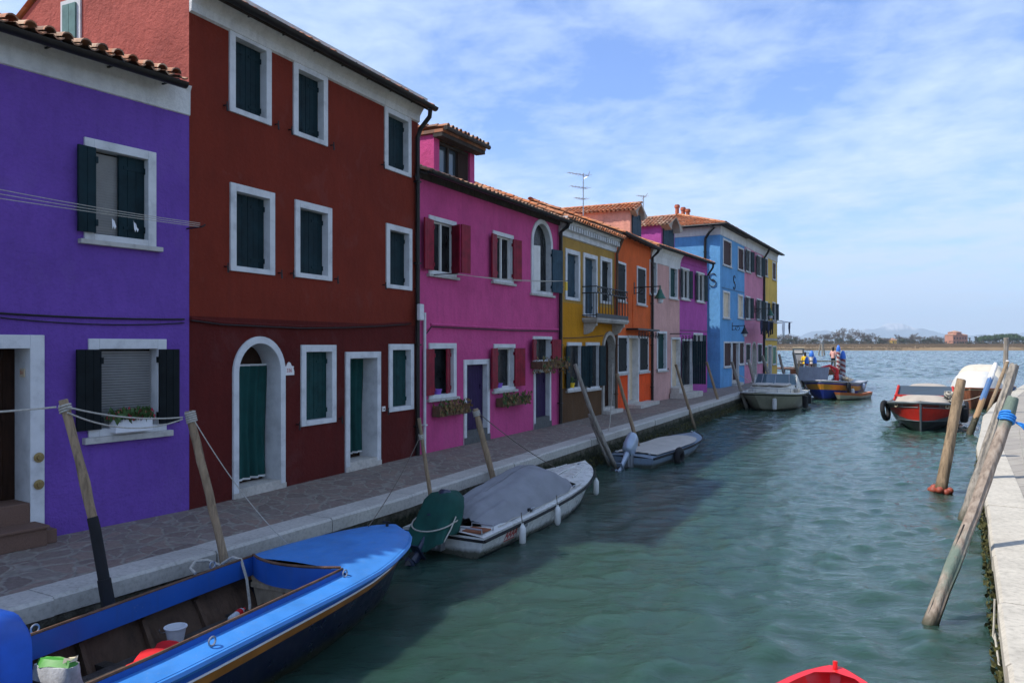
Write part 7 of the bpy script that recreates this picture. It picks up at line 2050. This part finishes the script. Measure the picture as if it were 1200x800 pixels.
def wramp(f, stops):
    r = N('ShaderNodeValToRGB'); cr = r.color_ramp
    while len(cr.elements) < len(stops): cr.elements.new(.5)
    for e, (p, c) in zip(cr.elements, stops): e.position = p; e.color = (c,c,c,1)
    L_(f, r.inputs[0]); return r.outputs[0]
n1 = wn(1.05, 8, .58, .25, .5, (1, .8, 1), (3.1, 1.7, 0))
n2 = wn(3.2, 8, .62, .3, .2, (1, .8, 1))
n3 = wn(.35, 3, .5, .2, .0, (1,1,1), (7,2,0))
n4 = wn(6.5, 6, .6, .5, .4, (1, 1.3, 1))
cf = mth('ADD', mth('ADD', mth('ADD', mth('MULTIPLY', n1, .52), mth('MULTIPLY', n2, .38)), mth('MULTIPLY', n3, .24)), mth('MULTIPLY', n4, .16))
cl = wramp(cf, [(.56, 0), (.66, .45), (.79, .98)])
hor = wramp(sp.outputs[2], [(0, .52), (.10, .30), (.28, 0)])
fac = mth('ADD', mth('ADD', cl, hor), .10, True)
ms = N('ShaderNodeMixShader'); L_(fac, ms.inputs[0]); L_(bg1.outputs[0], ms.inputs[1]); L_(bg2.outputs[0], ms.inputs[2])
wo = N('ShaderNodeOutputWorld'); L_(ms.outputs[0], wo.inputs[0])

sl = bpy.data.lights.new('sun', 'SUN'); sl.energy = 4.8; sl.angle = R(.53); sl.color = (1, .955, .88)
so = bpy.data.objects.new('sun', sl); COL.objects.link(so); so.location = (-40, -6, 60)
so.rotation_euler = (-SUN_DIR).to_track_quat('-Z', 'Y').to_euler()

# air
mt = bpy.data.materials.new('air'); mt.use_nodes = True; nt2 = mt.node_tree; nt2.nodes.clear()
pv = nt2.nodes.new('ShaderNodeVolumePrincipled'); pv.inputs['Color'].default_value = (.74,.88,1,1); pv.inputs['Density'].default_value = 1.6e-4
pv.inputs['Anisotropy'].default_value = 0.0
oo = nt2.nodes.new('ShaderNodeOutputMaterial'); nt2.links.new(pv.outputs[0], oo.inputs['Volume'])
M['air'] = mt
mb = MB(); mb.box(-11450, 11450, -2000, 9900, -4.0, 420)
ho = mb.build('haze', 'air'); tag(ho, 'pale blue haze over the lagoon and the far mountains', 'haze', kind='stuff')

cam = bpy.data.cameras.new('camera'); co = bpy.data.objects.new('camera', cam); COL.objects.link(co)
co.location = (0, 0, EYE); co.rotation_euler = (R(90), 0, 0)
cam.sensor_width = 36; cam.sensor_fit = 'HORIZONTAL'; cam.lens = 36*F/1200.; cam.shift_y = 5/1200.
cam.clip_start = .05; cam.clip_end = 40000
scene.camera = co
vs = scene.view_settings; vs.view_transform = 'Standard'; vs.look = 'None'; vs.gamma = 1; vs.exposure = 0.30; vs.use_curve_mapping = False
scene.render.engine = 'CYCLES'
scene.cycles.max_bounces = 6; scene.cycles.volume_bounces = 0
scene.cycles.use_denoising = True
